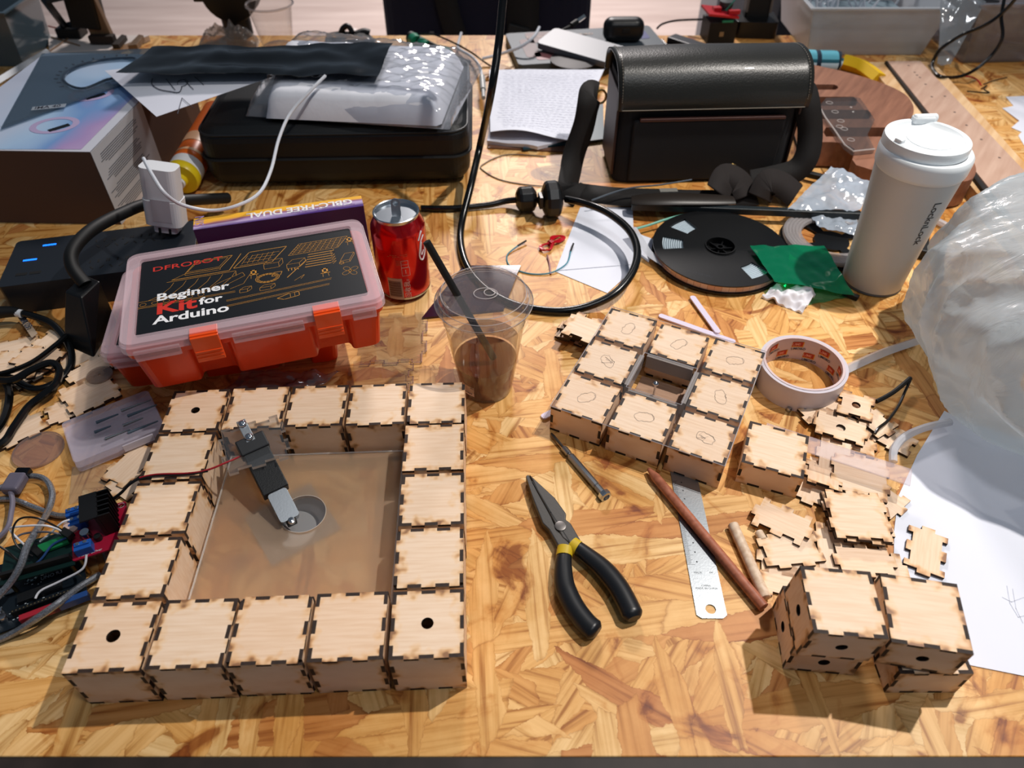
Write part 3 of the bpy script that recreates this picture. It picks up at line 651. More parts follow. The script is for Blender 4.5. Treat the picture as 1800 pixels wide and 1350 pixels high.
# ------------------------------------------------------------------ orange component cases
ORANGE = mat('orange_translucent_plastic', (226, 60, 18), .35, coat=.2)
LIDM = mat('milky_lid_plastic', (240, 214, 222), .2, trans=.0, alpha=.30)
GOLD = mat('gold_print', (196, 136, 48), .5); REDP = mat('red_print', (206, 44, 30), .5); WHPR = mat('white_print', (238, 238, 240), .5)
BLKCARD = mat('black_printed_card', (9, 13, 18), .4)
def kit(label, base_z, h, pxs, decor=True):
    c, a, w, d = (rect(base_z+h, *pxs) if len(pxs) == 4 and isinstance(pxs[0], tuple) else (Vector(pxs[0]), pxs[1], .254, .160))
    t = thing('component_case', label, 'storage case', (c.x, c.y, base_z), a)
    bh = h-.016
    # body with bulges and recesses behind the latches
    def body_outline(inset):
        x, y = w/2-.006-inset, d/2-.006-inset; r = .010; rec = .012
        pts = [(-x, -y), (-w*.27, -y), (-w*.26, -y+rec), (-w*.13, -y+rec), (-w*.12, -y), (w*.19, -y), (w*.20, -y+rec), (w*.33, -y+rec), (w*.34, -y), (x, -y), (x, y), (-x, y)]
        out = []
        for i, p in enumerate(pts):
            p = Vector(p); A_ = Vector(pts[i-1]); B_ = Vector(pts[(i+1) % len(pts)]); q = min(r if i in (0, 9, 10, 11) else .004, (A_-p).length/2, (B_-p).length/2)
            s0 = p+(A_-p).normalized()*q; s1 = p+(B_-p).normalized()*q
            for k in range(5):
                u = k/4; out.append(s0*(1-u)**2+p*2*u*(1-u)+s1*u*u)
        return out
    o0, o1 = body_outline(.005), body_outline(0); n = len(o0)
    B = MB(); vs = [(p.x, p.y, 0) for p in o0]+[(p.x, p.y, bh) for p in o1]
    fs = [(i, (i+1) % n, (i+1) % n+n, i+n) for i in range(n)]
    for T_ in tessellate_polygon([[Vector((p.x, p.y, 0)) for p in o0]]): fs += [tuple(T_), tuple(i+n for i in T_)]
    B.add(vs, fs); obj('case_body', B, ORANGE, t)
    B = MB(); B.prism(rrect(w-.006, d-.006, .012), bh-.004, bh+.002); obj('body_rim', B, ORANGE, t, bevel=.001)
    # lid: frame with a raised border and a lowered skirt
    B = MB(); B.prism(rrect(w, d, .013), h-.0125, h-.004); fr = obj('lid', B, LIDM, t, bevel=.003, bseg=3)
    B = MB(); B.prism(rrect(w-.004, d-.004, .012), h-.004, h, [rrect(w-.030, d-.030, .004)[::-1]]); obj('lid_border', B, LIDM, t, bevel=.0015)
    for x0, x1 in ((-.455, -.29), (-.10, .17), (.36, .455)): B = MB(); B.box((w*(x0+x1)/2, -d/2+.0015, h-.015), (w*(x1-x0), .003, .012)); obj('lid_skirt', B, LIDM, t, bevel=.001)
    B = MB(); B.prism(rrect(w-.032, d-.032, .003), h-.0038, h-.0028); card = obj('printed_card', B, BLKCARD, t)
    for x in (-.195, .265):
        B = MB(); B.box((x*w, -d/2-.0015, h-.018), (.026, .0035, .030)); B.box((x*w, -d/2+.006, h-.0035), (.026, .013, .0035))
        for k in range(3): B.box((x*w, -d/2-.0036, h-.020-k*.004), (.025, .001, .0012))
        obj('latch', B, mat('bright_orange_latch', (240, 82, 20), .35, coat=.2), t, bevel=.001)
    if decor:
        Z = h-.0027; X0, Y0 = -w/2+.016, -d/2+.016; cw, cd = w-.032, d-.032
        P_ = lambda u, v: (X0+u*cw, Y0+v*cd)
        text('brand_lettering', 'DFROBOT', .0115, (*P_(.05, .83), Z), 0, REDP, card, sx=1.35, bold=.00008)
        text('title_lettering', 'Beginner', .0165, (*P_(.075, .41), Z), 0, WHPR, card, sx=1.2, bold=.00045)
        text('title_lettering_red', 'Kit', .025, (*P_(.075, .235), Z), 0, REDP, card, sx=1.28, bold=.0008)
        text('title_lettering_for', 'for', .016, (*P_(.262, .262), Z), 0, WHPR, card, sx=1.15, bold=.0004)
        text('title_lettering_lower', 'Arduino', .0175, (*P_(.068, .115), Z), 0, WHPR, card, sx=1.22, bold=.00045)
        B = MB(); Z2 = Z; q = .00035
        def pl(pts, w_=None, closed=False): B.ribbon([P_(*p) for p in pts], w_ or q, Z2, closed=closed)
        def box3(u, v, a_, b_, s_=.02, hh=.03):
            pl([(u, v), (u+a_, v), (u+a_+s_, v+b_), (u+s_, v+b_)], None, True); pl([(u, v), (u, v-hh), (u+a_, v-hh), (u+a_, v)]); pl([(u+a_, v-hh), (u+a_+s_, v+b_-hh), (u+a_+s_, v+b_)])
        # tracked robot chassis
        pl([(.20, .72), (.36, .72), (.42, .88), (.25, .87)], .0006, True); pl([(.21, .74), (.355, .74), (.40, .86), (.255, .855)], None, True); pl([(.20, .72), (.20, .695), (.36, .695), (.36, .72)])
        pl([(.14, .66), (.40, .66), (.46, .88)], .0007); pl([(.14, .66), (.20, .72)]); pl([(.12, .64), (.43, .64), (.43, .57)], .0005)
        for k in range(6):
            u = .11+k*.055; pl([(u+.04, .62), (u+.025, .56), (u-.02, .47), (u-.07, .43)])
        pl([(0, .43), (.30, .43), (.34, .50), (.46, .60), (.47, .55), (.36, .44)])
        for k in range(6): pl([(.02+k*.05+.014*math.cos(a_), .39+.02*math.sin(a_)) for a_ in [i*.7 for i in range(9)]], None, True)
        pl([(0, .345), (.42, .345)]); pl([(0, .36), (.42, .36)])
        # circuit board, breadboard, sensor modules
        pl([(.42, .68), (.60, .68), (.68, .88), (.50, .88)], .0007, True); box3(.56, .66, .07, .05, .02, .07)
        for k in range(6): pl([(.46+k*.025, .72), (.49+k*.025, .83)])
        for k in range(4): pl([(.45+.02*k, .70+.04*k), (.58+.02*k, .70+.04*k)])
        pl([(.68, .73), (.92, .73), (.98, .88), (.74, .88)], .0005, True)
        for k in range(9): pl([(.70+k*.027, .74), (.75+k*.025, .87)])
        for k in range(5): pl([(.69+k*.011, .755+k*.025), (.93+k*.010, .755+k*.025)])
        box3(.665, .60, .06, .06, .03, .06)
        for k in range(4): pl([(.67+k*.015, .54), (.67+k*.015, .51)], .0008)
        for k in range(6): pl([(.75+k*.005, .52+k*.035), (.87+k*.005, .52+k*.035)], .0009); pl([(.87+k*.005, .52+k*.035), (.90, .54+k*.035), (.88, .50+k*.035)])
        box3(.915, .52, .045, .10, .03, .03); pl([(.92+.012*math.cos(i), .49+.02*math.sin(i)) for i in range(7)], .0006, True)
        for k in range(4):
            a0 = k*PI/2+.4; pl([(.95+.045*math.cos(a0+i*.25-.6)*(.3+.7*math.sin(i*PI/6)), .36+.075*math.sin(a0+i*.25-.6)*(.3+.7*math.sin(i*PI/6))) for i in range(7)], None, True)
        pl([(.95+.01*math.cos(i), .36+.016*math.sin(i)) for i in range(7)], .001, True)
        for r_ in (.055, .048, .041): pl([(.57+r_*math.cos(i*.35), .46+r_*1.15*math.sin(i*.35)) for i in range(18)], .0006, True)
        pl([(.59, .47), (.63, .47), (.64, .52), (.60, .52)], .0006, True)
        for (u, v) in ((.51, .55), (.985, .80), (.835, .40)):
            pl([(u-.01, v), (u+.01, v), (u+.01, v+.05), (u-.01, v+.05)], .0016, True); pl([(u-.02, v-.01), (u+.02, v-.01)], .0008); pl([(u-.012, v-.01), (u-.014, v-.06)]); pl([(u+.012, v-.01), (u+.014, v-.06)])
        pl([(.66, .42), (.76, .62)], .0008); pl([(.69, .36), (.74, .42), (.72, .37)]); pl([(.40, .40), (.46, .44), (.50, .58)])
        box3(.44, .36, .035, .03, .02, .04); box3(.53, .34, .05, .03, .02, .04)
        for v in (.285, .27, .215, .20): pl([(.38, v-.03), (.80+v*.2, v+.02)])
        pl([(.60, .16), (.66, .20), (.70, .20), (.70, .15), (.63, .13)], .0006, True); pl([(.66, .20), (.66, .14)]); pl([(.68, .20), (.68, .14)])
        obj('line_drawing', B, GOLD, card, fix=False)
    return t
kit('upper orange case with a black printed lid reading Beginner Kit for Arduino', .0590, .0665, [(-.2716, .624, 0), .3048])
kit('lower orange case mostly hidden under the printed orange case', 0, .0587, [(-.3304, .6757, 0), .20], False)

# purple product box behind the cases
PURP, nt, b = nodes('purple_printed_carton'); L_ = nt.links
tc = N(nt, 'TexCoord'); sx = N(nt, 'SeparateXYZ'); L_.new(tc.outputs['UV'], sx.inputs[0])
wv = N(nt, 'TexNoise'); wv.inputs['Scale'].default_value = 3; L_.new(tc.outputs['UV'], wv.inputs['Vector'])
f_ = math_(nt, 'ADD', math_(nt, 'ADD', sx.outputs[1], math_(nt, 'MULTIPLY', sx.outputs[0], -.25)), math_(nt, 'MULTIPLY', wv.outputs[0], .5))
L_.new(ramp(nt, f_, [(.15, srgb((70, 34, 120))), (.45, srgb((200, 180, 220))), (.6, srgb((140, 84, 130))), (.78, srgb((238, 176, 60))), (1, srgb((246, 186, 50)))]), b.inputs['Base Color']); b.inputs['Roughness'].default_value = .3
c, a, w, d = rect(.085, (335, 405), (640, 362), (634, 344), (345, 385))
t = thing('purple_carton', 'long purple and yellow product carton behind the orange cases', 'carton', (c.x, c.y, 0), a)
B = MB(); B.box((0, 0, .0425), (w, d, .085)); obj('carton_body', B, mat('deep_purple_card', (62, 28, 74), .35), t, bevel=.0006)
B = MB(); B.sheet(lambda u, v: (-w/2+u*w, -d/2+v*d, .0852), 1, 1); top = obj('printed_top', B, PURP, t, fix=False)
for body, sz, x, y, m_ in (('GBLC-FREE DUAL', .017, .44, .012, WHPR), ('New Technology  Powerful Dual', .006, .45, -.006, mat('violet_print', (120, 70, 150), .5))):
    text('carton_lettering', body, sz, (w*x, y*.6, .0855), PI, m_, top, bold=.0004 if sz > .01 else 0)
text('carton_side_mark', 'SIN', .016, (-w*.44, -.006, .0855), PI/2, mat('faint_violet_print', (170, 140, 190), .5), top)

# ------------------------------------------------------------------ red drinks can
CANX, CANY = -.1385, .768
t = thing('drink_can', 'open red soft drink can standing beside the orange case', 'drink can', (CANX, CANY, 0), .0)
REDCAN = mat('red_metallic_can', (196, 10, 22), .2, .75, coat=.5)
B = MB(); B.lathe([(.0235, .002), (.0255, .0), (.0295, .004), (.0328, .010), (.0332, .014), (.0332, .094), (.0325, .099), (.0285, .107), (.0268, .111)], 64, cap=False); can = obj('can_body', B, REDCAN, t)
B = MB(); B.lathe([(.0268, .1105), (.0276, .1125), (.0278, .1150), (.0268, .1158), (.0256, .1150), (.0246, .1085), (.0226, .1070), (.0214, .1085), (0, .1085)], 64); obj('can_lid', B, ALU, t)
B = MB(); B.prism([(.0085*math.cos(k*PI/12)-.010, .0105*math.sin(k*PI/12)-.005) for k in range(24)], .1087, .1089); obj('drinking_hole', B, mat('dark_can_inside', (20, 20, 24), .5), t)
B = MB(); tabo = rrect(.011, .024, .0052, 5); B.prism(tabo, 0, .0012, [circle(.0030, 14, (0, .006))[::-1]])
M_ = Matrix.Translation((.001, -.004, .1095)) @ Matrix.Rotation(.12, 4, 'Z') @ Matrix.Rotation(1.25, 4, 'X') @ Matrix.Translation((0, .010, 0)); B.v = [tuple(M_ @ Vector(v)) for v in B.v]; obj('pull_tab', B, STEEL, t, bevel=.0004)
B = MB(); B.lathe([(.0328, .009), (.0330, .0095), (.0326, .0072), (.0290, .0035)], 48, cap=False); obj('bottom_rim', B, ALU, t)
def cyl_decal(name, R_, quads, m_, par):
    """flat quads (x along the surface, z up) wrapped on a cylinder of radius R_, x measured from the side facing the camera"""
    B = MB()
    for x0, z0, x1, z1 in quads:
        n = max(1, int(abs(x1-x0)/.002)); 
        for k in range(n):
            a, b_ = x0+(x1-x0)*k/n, x0+(x1-x0)*(k+1)/n
            f = lambda x, z: (R_*math.sin(x/R_), -R_*math.cos(x/R_), z)
            B.add([f(a, z0), f(b_, z0), f(b_, z1), f(a, z1)], [(0, 1, 2, 3)])
    return obj(name, B, m_, par, fix=False)
PINKW = mat('silver_print', (214, 190, 186), .4)
cyl_decal('barcode_panel', .0334, [(-.016, .008, .003, .040)], mat('barcode_silver', (168, 150, 148), .35, .3), can)
cyl_decal('barcode', .0335, [(-.015, .012+.0012*k, .001, .0126+.0012*k+(.0003 if k % 3 else 0)) for k in range(20)], mat('barcode_dark', (72, 40, 40), .5), can)
Q = .0004
fr = lambda x0, z0, x1, z1: [(x0, z0, x1, z0+Q), (x0, z1-Q, x1, z1), (x0, z0, x0+Q, z1), (x1-Q, z0, x1, z1)]
cyl_decal('recycling_pictogram', .0335, fr(.004, .044, .014, .056)+fr(.004, .056, .013, .066)+[(.0085, .047, .0092, .053), (.005, .0602, .0125, .0606)], PINKW, can)
cyl_decal('small_print', .0335, [(-.012+.0032*k, .074-.0022*j, -.0095+.0032*k, .0746-.0022*j) for j in range(2) for k in range(8) if (k*3+j) % 4] + [(-.002, .066-.002*j, .0095-.002*j, .0664-.002*j) for j in range(4)], mat('dim_gold_print', (184, 96, 70), .5), can)
text('recycling_lettering', '\u56de\u6536\u6211', .0085, (.0118, .010, 0), PI/2, PINKW, can, wrap=.0336)
text('recycling_mark', 'O', .004, (.0085, .036, 0), 0, PINKW, can, wrap=.0336)
B = MB()
def wrapt(pts, R_): return [(R_*math.sin(x/R_), -R_*math.cos(x/R_), z) for x, z in pts]
for pts, r_ in (([(.040, .090), (.034, .084), (.031, .074), (.0295, .066), (.031, .060), (.035, .058), (.0405, .066), (.042, .078)], .0011), ([(.0355, .082), (.033, .072), (.0335, .065), (.038, .070)], .0007), ([(.030, .087), (.034, .094), (.037, .097)], .0012)):
    B.tube(wrapt([tuple(p)[:2] for p in catmull([(x, z, 0) for x, z in pts], 5)], .0332), r_, 6)
obj('white_script', B, mat('white_can_print', (232, 226, 228), .3), can)

# ------------------------------------------------------------------ iced drink cup
CX, CY = -.0285, .588
t = thing('drink_cup', 'clear plastic takeaway cup with brown drink and a domed lid', 'drink cup', (CX, CY, 0))
CUPC = clear('clear_cup_plastic', (225, 215, 210), .07, .04, (248, 246, 244), 1.2)
rr_ = lambda z: .0285+(z/.118)*.0165
B = MB(); B.lathe([(0, .003), (.024, .002), (.0275, .0), (.0287, .002)]+[(rr_(z), z) for z in (.012, .014, .06, .098)]+[(rr_(.1)+.0008, .100), (rr_(.104), .103), (.0462, .116), (.048, .1165), (.0485, .1185)], 56, cap=False); obj('cup_wall', B, CUPC, t)
TEA = clear('brown_tea', (104, 44, 16), .72, .08, (176, 92, 44), .8)
B = MB(); B.lathe([(0, .0035)]+[(rr_(z)-.0012, z) for z in (.004, .02, .044)]+[(0, .044)], 48, cap=False); obj('drink', B, TEA, t)
B = MB(); B.lathe([(rr_(z)-.0007, z) for z in (.046, .055, .066)], 48, cap=False, ang=(.3, 3.6)); obj('milky_film', B, clear('drink_residue', (150, 104, 84), .55, .3), t)
LIDC = clear('clear_lid_plastic', (225, 222, 222), .07, .03, (238, 236, 236), 1.6)
B = MB(); B.lathe([(.0485, .1185), (.0500, .1195), (.0502, .1225), (.0478, .1245), (.0455, .1265), (.0448, .1300), (.0420, .1318), (.0400, .1290), (.030, .1282), (.012, .1278), (0, .1285)], 64, cap=False); lid = obj('cup_lid', B, LIDC, t)
B = MB()
for r_, z_ in ((.0500, .1210), (.0462, .1262), (.0432, .1322)): B.lathe([(r_-.0005, z_), (r_, z_+.0005), (r_+.0005, z_), (r_, z_-.0005), (r_-.0005, z_)], 64, cap=False)
B.tube([(.012*math.cos(a_)+.002, .009*math.sin(a_)+.001, .1293) for a_ in [k*PI/12 for k in range(24)]], .0005, 5, closed=True); B.tube([(.0055*math.cos(a_)+.006, .0055*math.sin(a_)+.002, .1300) for a_ in [k*PI/12 for k in range(24)]], .0006, 5, closed=True)
obj('lid_ridge', B, clear('lid_ridge_plastic', (230, 222, 222), .38, .05), t)
B = MB(); lab = [(-.023, .008, -.005, .034)]
cyl_decal('printed_label', .0305, [(-.030, .010, -.013, .034)], mat('pale_label', (216, 190, 178), .6), t)
cyl_decal('label_print', .0309, [(-.028+.0022*k, z_, -.0265+.0022*k, z_+.0012) for z_ in (.031, .013) for k in range(6)]+[(-.027, .024, -.021, .0255), (-.018, .0215, -.0135, .0222)], INK, t)
A_ = at(750, 425, .185)-Vector((CX, CY, 0)); Bp = at(803, 517, .128)-Vector((CX, CY, 0)); dirn = (Bp-A_).normalized(); E_ = A_+dirn*((.050-A_.z)/dirn.z)
k_ = 1.0
rxy = math.hypot(E_.x, E_.y)
if rxy > .026: E_ = Vector((E_.x*.026/rxy, E_.y*.026/rxy, E_.z))
t2 = thing('drinking_straw', 'black drinking straw slanting out of the clear takeaway cup', 'straw', (CX, CY, 0))
B = MB(); B.tube([A_, E_], .0038, 14); obj('straw_tube', B, BLACKM, t2)
B = MB(); B.tube([A_+dirn*-.0003, A_+dirn*.0002], .0031, 14); obj('straw_opening', B, mat('straw_inside', (4, 4, 5), .8), t2)

# dark tinted acrylic corner below the cup, clear toothed acrylic plates by the case
B = MB(); pp = [at(742, 562), at(885, 548), at(915, 470), at(815, 470)]; B.prism([(p.x, p.y) for p in pp], .0004, .0034)
one('tinted_acrylic_plate', 'dark violet tinted acrylic plate under the far side of the cup', 'acrylic plate', B, clear('violet_tinted_acrylic', (70, 36, 56), .55, .08, (150, 110, 130)))
CARV = mat('frosted_cut_line', (140, 98, 84), .4)
for lb, px, w_, d_, an in (('clear acrylic toothed plate lying between the can and the cup', [(602, 652), (730, 628), (770, 560), (660, 548)], 0, 0, 0), ('clear acrylic toothed plate lying nearer, beside the orange case', [(625, 700), (705, 690), (748, 636), (600, 640)], 0, 0, 0)):
    c, a, w_, d_ = rect(.001, *px); z0 = .0005 if 'nearer' not in lb else .0036
    t = thing('clear_toothed_plate', lb, 'acrylic plate', (c.x, c.y, z0), a)
    o_ = toothed(w_, d_, 5, .005, [T1, T0, T1, T0]); B = MB(); B.prism(o_, 0, .0028, [circle(.0016, 12)[::-1]]); obj('plate', B, ACRYL, t)
    B = MB(); B.ribbon(o_[:len(o_)//2], .0011, .0029); obj('cut_edge', B, CARV, t, fix=False)

# clear film scrap between case and ring
pb = [at(395, 690, .004), at(560, 680, .004), at(600, 655, .010), at(430, 650, .008)]
one('crumpled_film', 'crumpled clear film between the orange case and the far row of boxes', 'plastic film', patch(pb, .008, 60, 24, 16, 0, 3), clear('crumpled_clear_film', (200, 200, 210), .10, .12, (236, 236, 240), 1.5), solid=.0003)

# ------------------------------------------------------------------ clear screwdriver-bit case, lens disc, thin clear sheet
c, a, w, d = rect(.014, (132, 822), (292, 752), (262, 690), (108, 745))
t = thing('bit_case', 'milky clear plastic case of small bits left of the plywood ring', 'plastic case', (c.x, c.y, .0035), a)
MILK = mat('milky_clear_plastic', (214, 206, 222), .2, alpha=.30)
B = MB(); B.prism(rrect(w, d, .005), 0, .006); obj('case_base', B, MILK, t, bevel=.001)
B = MB(); B.prism(rrect(w-.001, d-.001, .005), .0062, .014); obj('case_lid', B, MILK, t, bevel=.0018, bseg=3)
for k, (x, y, L2) in enumerate(((-.15, .18, .022), (.14, .22, .030), (.18, .05, .030), (.10, -.12, .020), (-.2, -.02, .016), (-.12, -.26, .024), (.12, -.32, .03))):
    B = MB(); B.tube([(x*w, y*d, .0144), (x*w+L2*.45, y*d, .0144), (x*w+L2, y*d, .0144)], lambda t_: .0018-.0010*t_, 8); obj('screwdriver_bit', B, STEEL if k % 2 else mat('blue_grey_steel', (96, 112, 126), .4, .6), t)
B = MB(); B.box((w*.18, -d/2-.0008, .008), (w*.34, .0016, .009)); obj('clasp', B, mat('clear_clasp', (214, 206, 218), .2, alpha=.7), t, bevel=.0006)
c = at(69, 793); t = thing('clear_disc', 'round clear acrylic disc lying left of the bit case', 'acrylic disc', (c.x, c.y, .0004))
B = MB(); B.prism(circle(.0245, 48), 0, .003); obj('disc', B, clear('smoky_clear_acrylic', (200, 182, 178), .14, .06, (240, 232, 228)), t)
B = MB(); B.lathe([(.0245, 0), (.0248, .0015), (.0245, .003)], 48, cap=False); obj('disc_edge', B, clear('disc_rim', (170, 150, 146), .6, .1), t)
B = MB(); pp = [at(122, 888), at(235, 858), at(262, 812), at(128, 822)]; B.prism([(p.x, p.y) for p in pp], .0003, .0016)
one('thin_clear_sheet', 'thin clear acrylic offcut behind the motor driver board', 'acrylic plate', B, clear('thin_acrylic_offcut', (200, 190, 180), .10, .05))
c = at(180, 668); B = MB(); B.prism(circle(.014, 32), 0, .002, [circle(.0015, 10)[::-1]]); one('smoky_acrylic_disc', 'small smoky clear disc beside the base of the lower orange case', 'acrylic disc', B, clear('smoky_brown_acrylic', (150, 120, 100), .4, .1), (c.x, c.y, .0068))

# ------------------------------------------------------------------ microcontroller board, motor driver, wires
PCB = mat('black_circuit_board', (14, 24, 32), .4); SILK = mat('silkscreen_print', (206, 216, 222), .5)
c, a, w, d = rect(.012, (5, 1108), (165, 1040), (128, 948), (-40, 1000))
t = thing('microcontroller_board', 'black microcontroller board with white print at the left edge', 'circuit board', (c.x, c.y, .007), a)
B = MB(); B.prism(rrect(w, d, .002), 0, .0016); board = obj('board', B, PCB, t)
text('board_lettering', 'DFROBOT', .0046, (w*.02, d*.20, .0018), 0, SILK, board, bold=.0001)
text('board_lettering_lower', 'DFRduino\nUNO R3', .0048, (w*.02, d*.10, .0018), 0, SILK, board)
B = MB(); B.ribbon([(-.001+.004*math.cos(k*PI/3)-w*.06, d*.12+.003*math.sin(k*PI/3)) for k in range(6)], .0018, .0018, closed=True); obj('board_logo', B, mat('pale_blue_print', (176, 206, 214), .5), board, fix=False)
B = MB(); rg = random.Random(11)
for k in range(80): x_, y_ = rg.uniform(-.47, .3)*w, rg.uniform(-.4, .42)*d; B.box((x_, y_, .0018), (rg.choice((.0006, .0014)), .0006, .0003))
obj('board_markings', B, SILK, board)
for y_ in (-.36, .44):
    B = MB(); B.box((.05*w, y_*d, .0055), (w*.62, .0028, .0085)); hdr = obj('pin_header', B, BLACKM, t)
    B = MB()
    for k in range(16): B.box((.05*w-w*.29+k*w*.0385, y_*d, .0098), (.0009, .0009, .0004))
    obj('header_sockets', B, mat('header_gold', (170, 150, 110), .3, .8), hdr)
B = MB(); B.box((.02*w, -.16*d, .004), (.034, .009, .0045)); obj('processor_chip', B, mat('chip_package', (22, 24, 27), .45), t, bevel=.0004)
for x_, y_ in ((-.36, -.34), (-.46, -.38), (-.40, -.24)):
    B = MB(); B.lathe([(.0032, 0), (.0032, .0055), (.0028, .006), (0, .006)], 18, (x_*w, y_*d, .0016)); obj('capacitor', B, ALU, t)
B = MB(); B.box((-.49*w, .28*d, .006), (.014, .012, .0105)); obj('usb_socket', B, STEEL, t, bevel=.0006)
B = MB(); B.box((-.3*w, .02*d, .003), (.009, .0045, .0028)); obj('crystal', B, STEEL, t, bevel=.0012)
for nm, col, x_, w2, in (('blue_terminal_row', (34, 70, 130), .34, .028), ('red_terminal_row', (150, 30, 44), .02, .030)):
    B = MB(); B.box((x_*w, -.475*d, .0050), (w2, .0055, .008)); obj(nm, B, mat(nm+'_plastic', col, .4), t, bevel=.0004)
c = at(70, 978, .026); B = MB(); B.box((0, 0, 0), (.058, .040, .0016)); t3 = thing('sensor_shield', 'green and black stacked board above the microcontroller board', 'circuit board', (c.x, c.y, .026), .36)
obj('shield_board', B, mat('dark_green_board', (10, 36, 34), .4), t3)
B = MB(); B.box((.012, .006, .0035), (.024, .010, .003), Rz(.15)); obj('green_pad', B, mat('green_board_mask', (20, 110, 64), .4), t3, bevel=.0004)
B = MB(); B.box((.0, -.014, .0045), (.054, .0032, .0075)); obj('socket_strip', B, BLACKM, t3)
for x_ in (-.024, .024):
    for y_ in (-.016, .016): B = MB(); B.lathe([(.0016, -.0185), (.0016, 0)], 8, (x_, y_, 0)); obj('standoff', B, BRASS, t3)
# red motor driver
c, a, w, d = rect(.026, (130, 992), (194, 958), (222, 884), (160, 905))
t4 = thing('motor_driver_board', 'red motor driver board with a black finned heatsink beside the ring', 'circuit board', (c.x, c.y, .026), .42)
w, d = .046, .050
B = MB(); B.prism(rrect(w, d, .002), 0, .0016, [circle(.0016, 12, (.019, .021))[::-1], circle(.0016, 12, (.019, -.021))[::-1]]); rb = obj('board', B, mat('red_circuit_board', (150, 16, 46), .4), t4)
text('board_print', 'Motor Driver', .0034, (-.018, -.023, .0018), 0, SILK, rb)
B = MB()
for x_ in (.019,):
    for y_ in (.021, -.021): B.ribbon(circle(.0028, 14, (x_, y_)), .0004, .0018, closed=True)
obj('hole_ring', B, SILK, rb, fix=False)
B = MB(); B.box((.006, .006, .016), (.003, .030, .026))
for k in range(6): B.box((.011, -.008+k*.0056, .016), (.012, .0012, .026))
B.box((.0, .006, .0285), (.014, .030, .0015)); obj('heatsink', B, mat('black_heatsink', (8, 8, 10), .45), t4)
for x_, y_ in ((-.016, .012), (-.012, -.018), (-.018, .024)):
    B = MB(); B.box((x_, y_, .006), (.014, .009, .0095)); B.box((x_, y_+.001, .0115), (.012, .004, .002)); tm = obj('screw_terminal', B, mat('blue_terminal_plastic', (30, 86, 170), .35), t4, bevel=.0006)
    for q in (-.003, .003):
        B = MB(); B.lathe([(.0016, .0125), (.0016, .0131), (0, .0131)], 10, (x_+q, y_+.001, 0)); obj('terminal_screw', B, CHROME, tm)
B = MB(); B.lathe([(.0042, .0016), (.0042, .0100), (.0038, .0106), (0, .0106)], 20, (-.010, -.004, 0)); obj('capacitor', B, ALU, t4)
B = MB(); B.lathe([(.0030, .0016), (.0030, .007), (0, .0072)], 20, (-.001, -.010, 0)); obj('black_capacitor', B, BLACKM, t4)
for x_, y_ in ((.021, .023), (.021, -.023), (-.021, .023), (-.021, -.023)): B = MB(); B.lathe([(.0018, -.0256), (.0018, 0)], 8, (x_*.92, y_*.9, 0)); obj('standoff', B, BRASS, t4)
B = MB(); B.lathe([(0, 0), (.005, .001), (.0065, .005), (.005, .009), (0, .0105)], 20); c = at(126, 928, .030); one('pink_foam_ball', 'small pale pink ball behind the blue terminals of the motor driver', 'ball', B, mat('pale_pink_foam', (226, 196, 186), .7), (c.x, c.y, .0265))

def cable(name, label, cat, pts, r, m, n=8, sub=8, group=None, extra=None):
    """pts: (px, py, z) or a Vector"""
    P_ = [at(p[0], p[1], p[2]) if not isinstance(p, Vector) else p for p in pts]
    B = MB(); B.tube(P_, r, n, sub)
    if not extra: return one(name, label, cat, B, m, group=group)
    t = thing(name, label, cat, (0, 0, 0), 0, group); obj('cable_sheath', B, m, t)
    for nm, B2, m2 in extra: obj(nm, B2, m2, t)
    return t
WW = mat('white_jumper_wire', (220, 220, 226), .35); BW = mat('black_jumper_wire', (14, 14, 16), .35); GW = mat('grey_jumper_wire', (110, 110, 120), .4); BLW = mat('blue_jumper_wire', (24, 60, 110), .4)
cable('jumper_wire', 'white jumper wire arching from the motor driver over the boards', 'wire', [(112, 935, .036), (80, 924, .048), (30, 926, .046), (18, 932, .042), (40, 955, .036), (52, 965, .032)], .0009, WW)
cable('jumper_wire', 'black jumper wire arching highest above the stacked boards', 'wire', [(115, 935, .036), (70, 912, .052), (35, 912, .052), (22, 935, .046), (32, 962, .038), (58, 978, .032)], .0009, BW)
cable('jumper_wire', 'grey jumper wire curving over the green pad', 'wire', [(112, 940, .034), (80, 935, .040), (42, 938, .040), (24, 948, .036)], .0009, GW)
cable('jumper_wire', 'white wire looping from the blue terminals down onto the board', 'wire', [(152, 975, .034), (145, 1000, .026), (105, 1022, .020), (72, 1038, .018), (62, 1052, .016)], .0010, WW)
cable('jumper_wire', 'short white wire behind the silvery cable by the terminals', 'wire', [(132, 912, .036), (110, 918, .040), (88, 938, .034), (70, 952, .031)], .0009, WW)
cable('jumper_wire', 'dark blue wire lying along the green board', 'wire', [(118, 945, .034), (92, 958, .033), (70, 985, .031), (40, 1005, .029), (0, 1010, .028)], .0010, BLW)
cable('jumper_wire', 'black wire entering at the left margin above the boards', 'wire', [(-10, 955, .040), (14, 970, .036), (34, 988, .030)], .0009, BW)
B = MB(); p_ = at(64, 968, .032); B.box(p_, (.016, .0055, .0050), Rz(-.6)); p_ = at(118, 938, .036); B.box(p_, (.012, .0060, .0050), Rz(-.5)); one('jumper_plugs', 'pair of black jumper connector housings on the boards', 'connector', B, BLACKM)
REDW = mat('dark_red_wire', (150, 22, 34), .35)
t = thing('actuator_wires', 'red and black wire pair running from the actuator over the boxes', 'wire', (0, 0, 0))
PW = [(423, 802, .056), (400, 812, .060), (365, 826, .060), (330, 832, .0562), (275, 834, .0562), (245, 840, .0562), (228, 850, .053), (212, 866, .044), (190, 882, .036)]
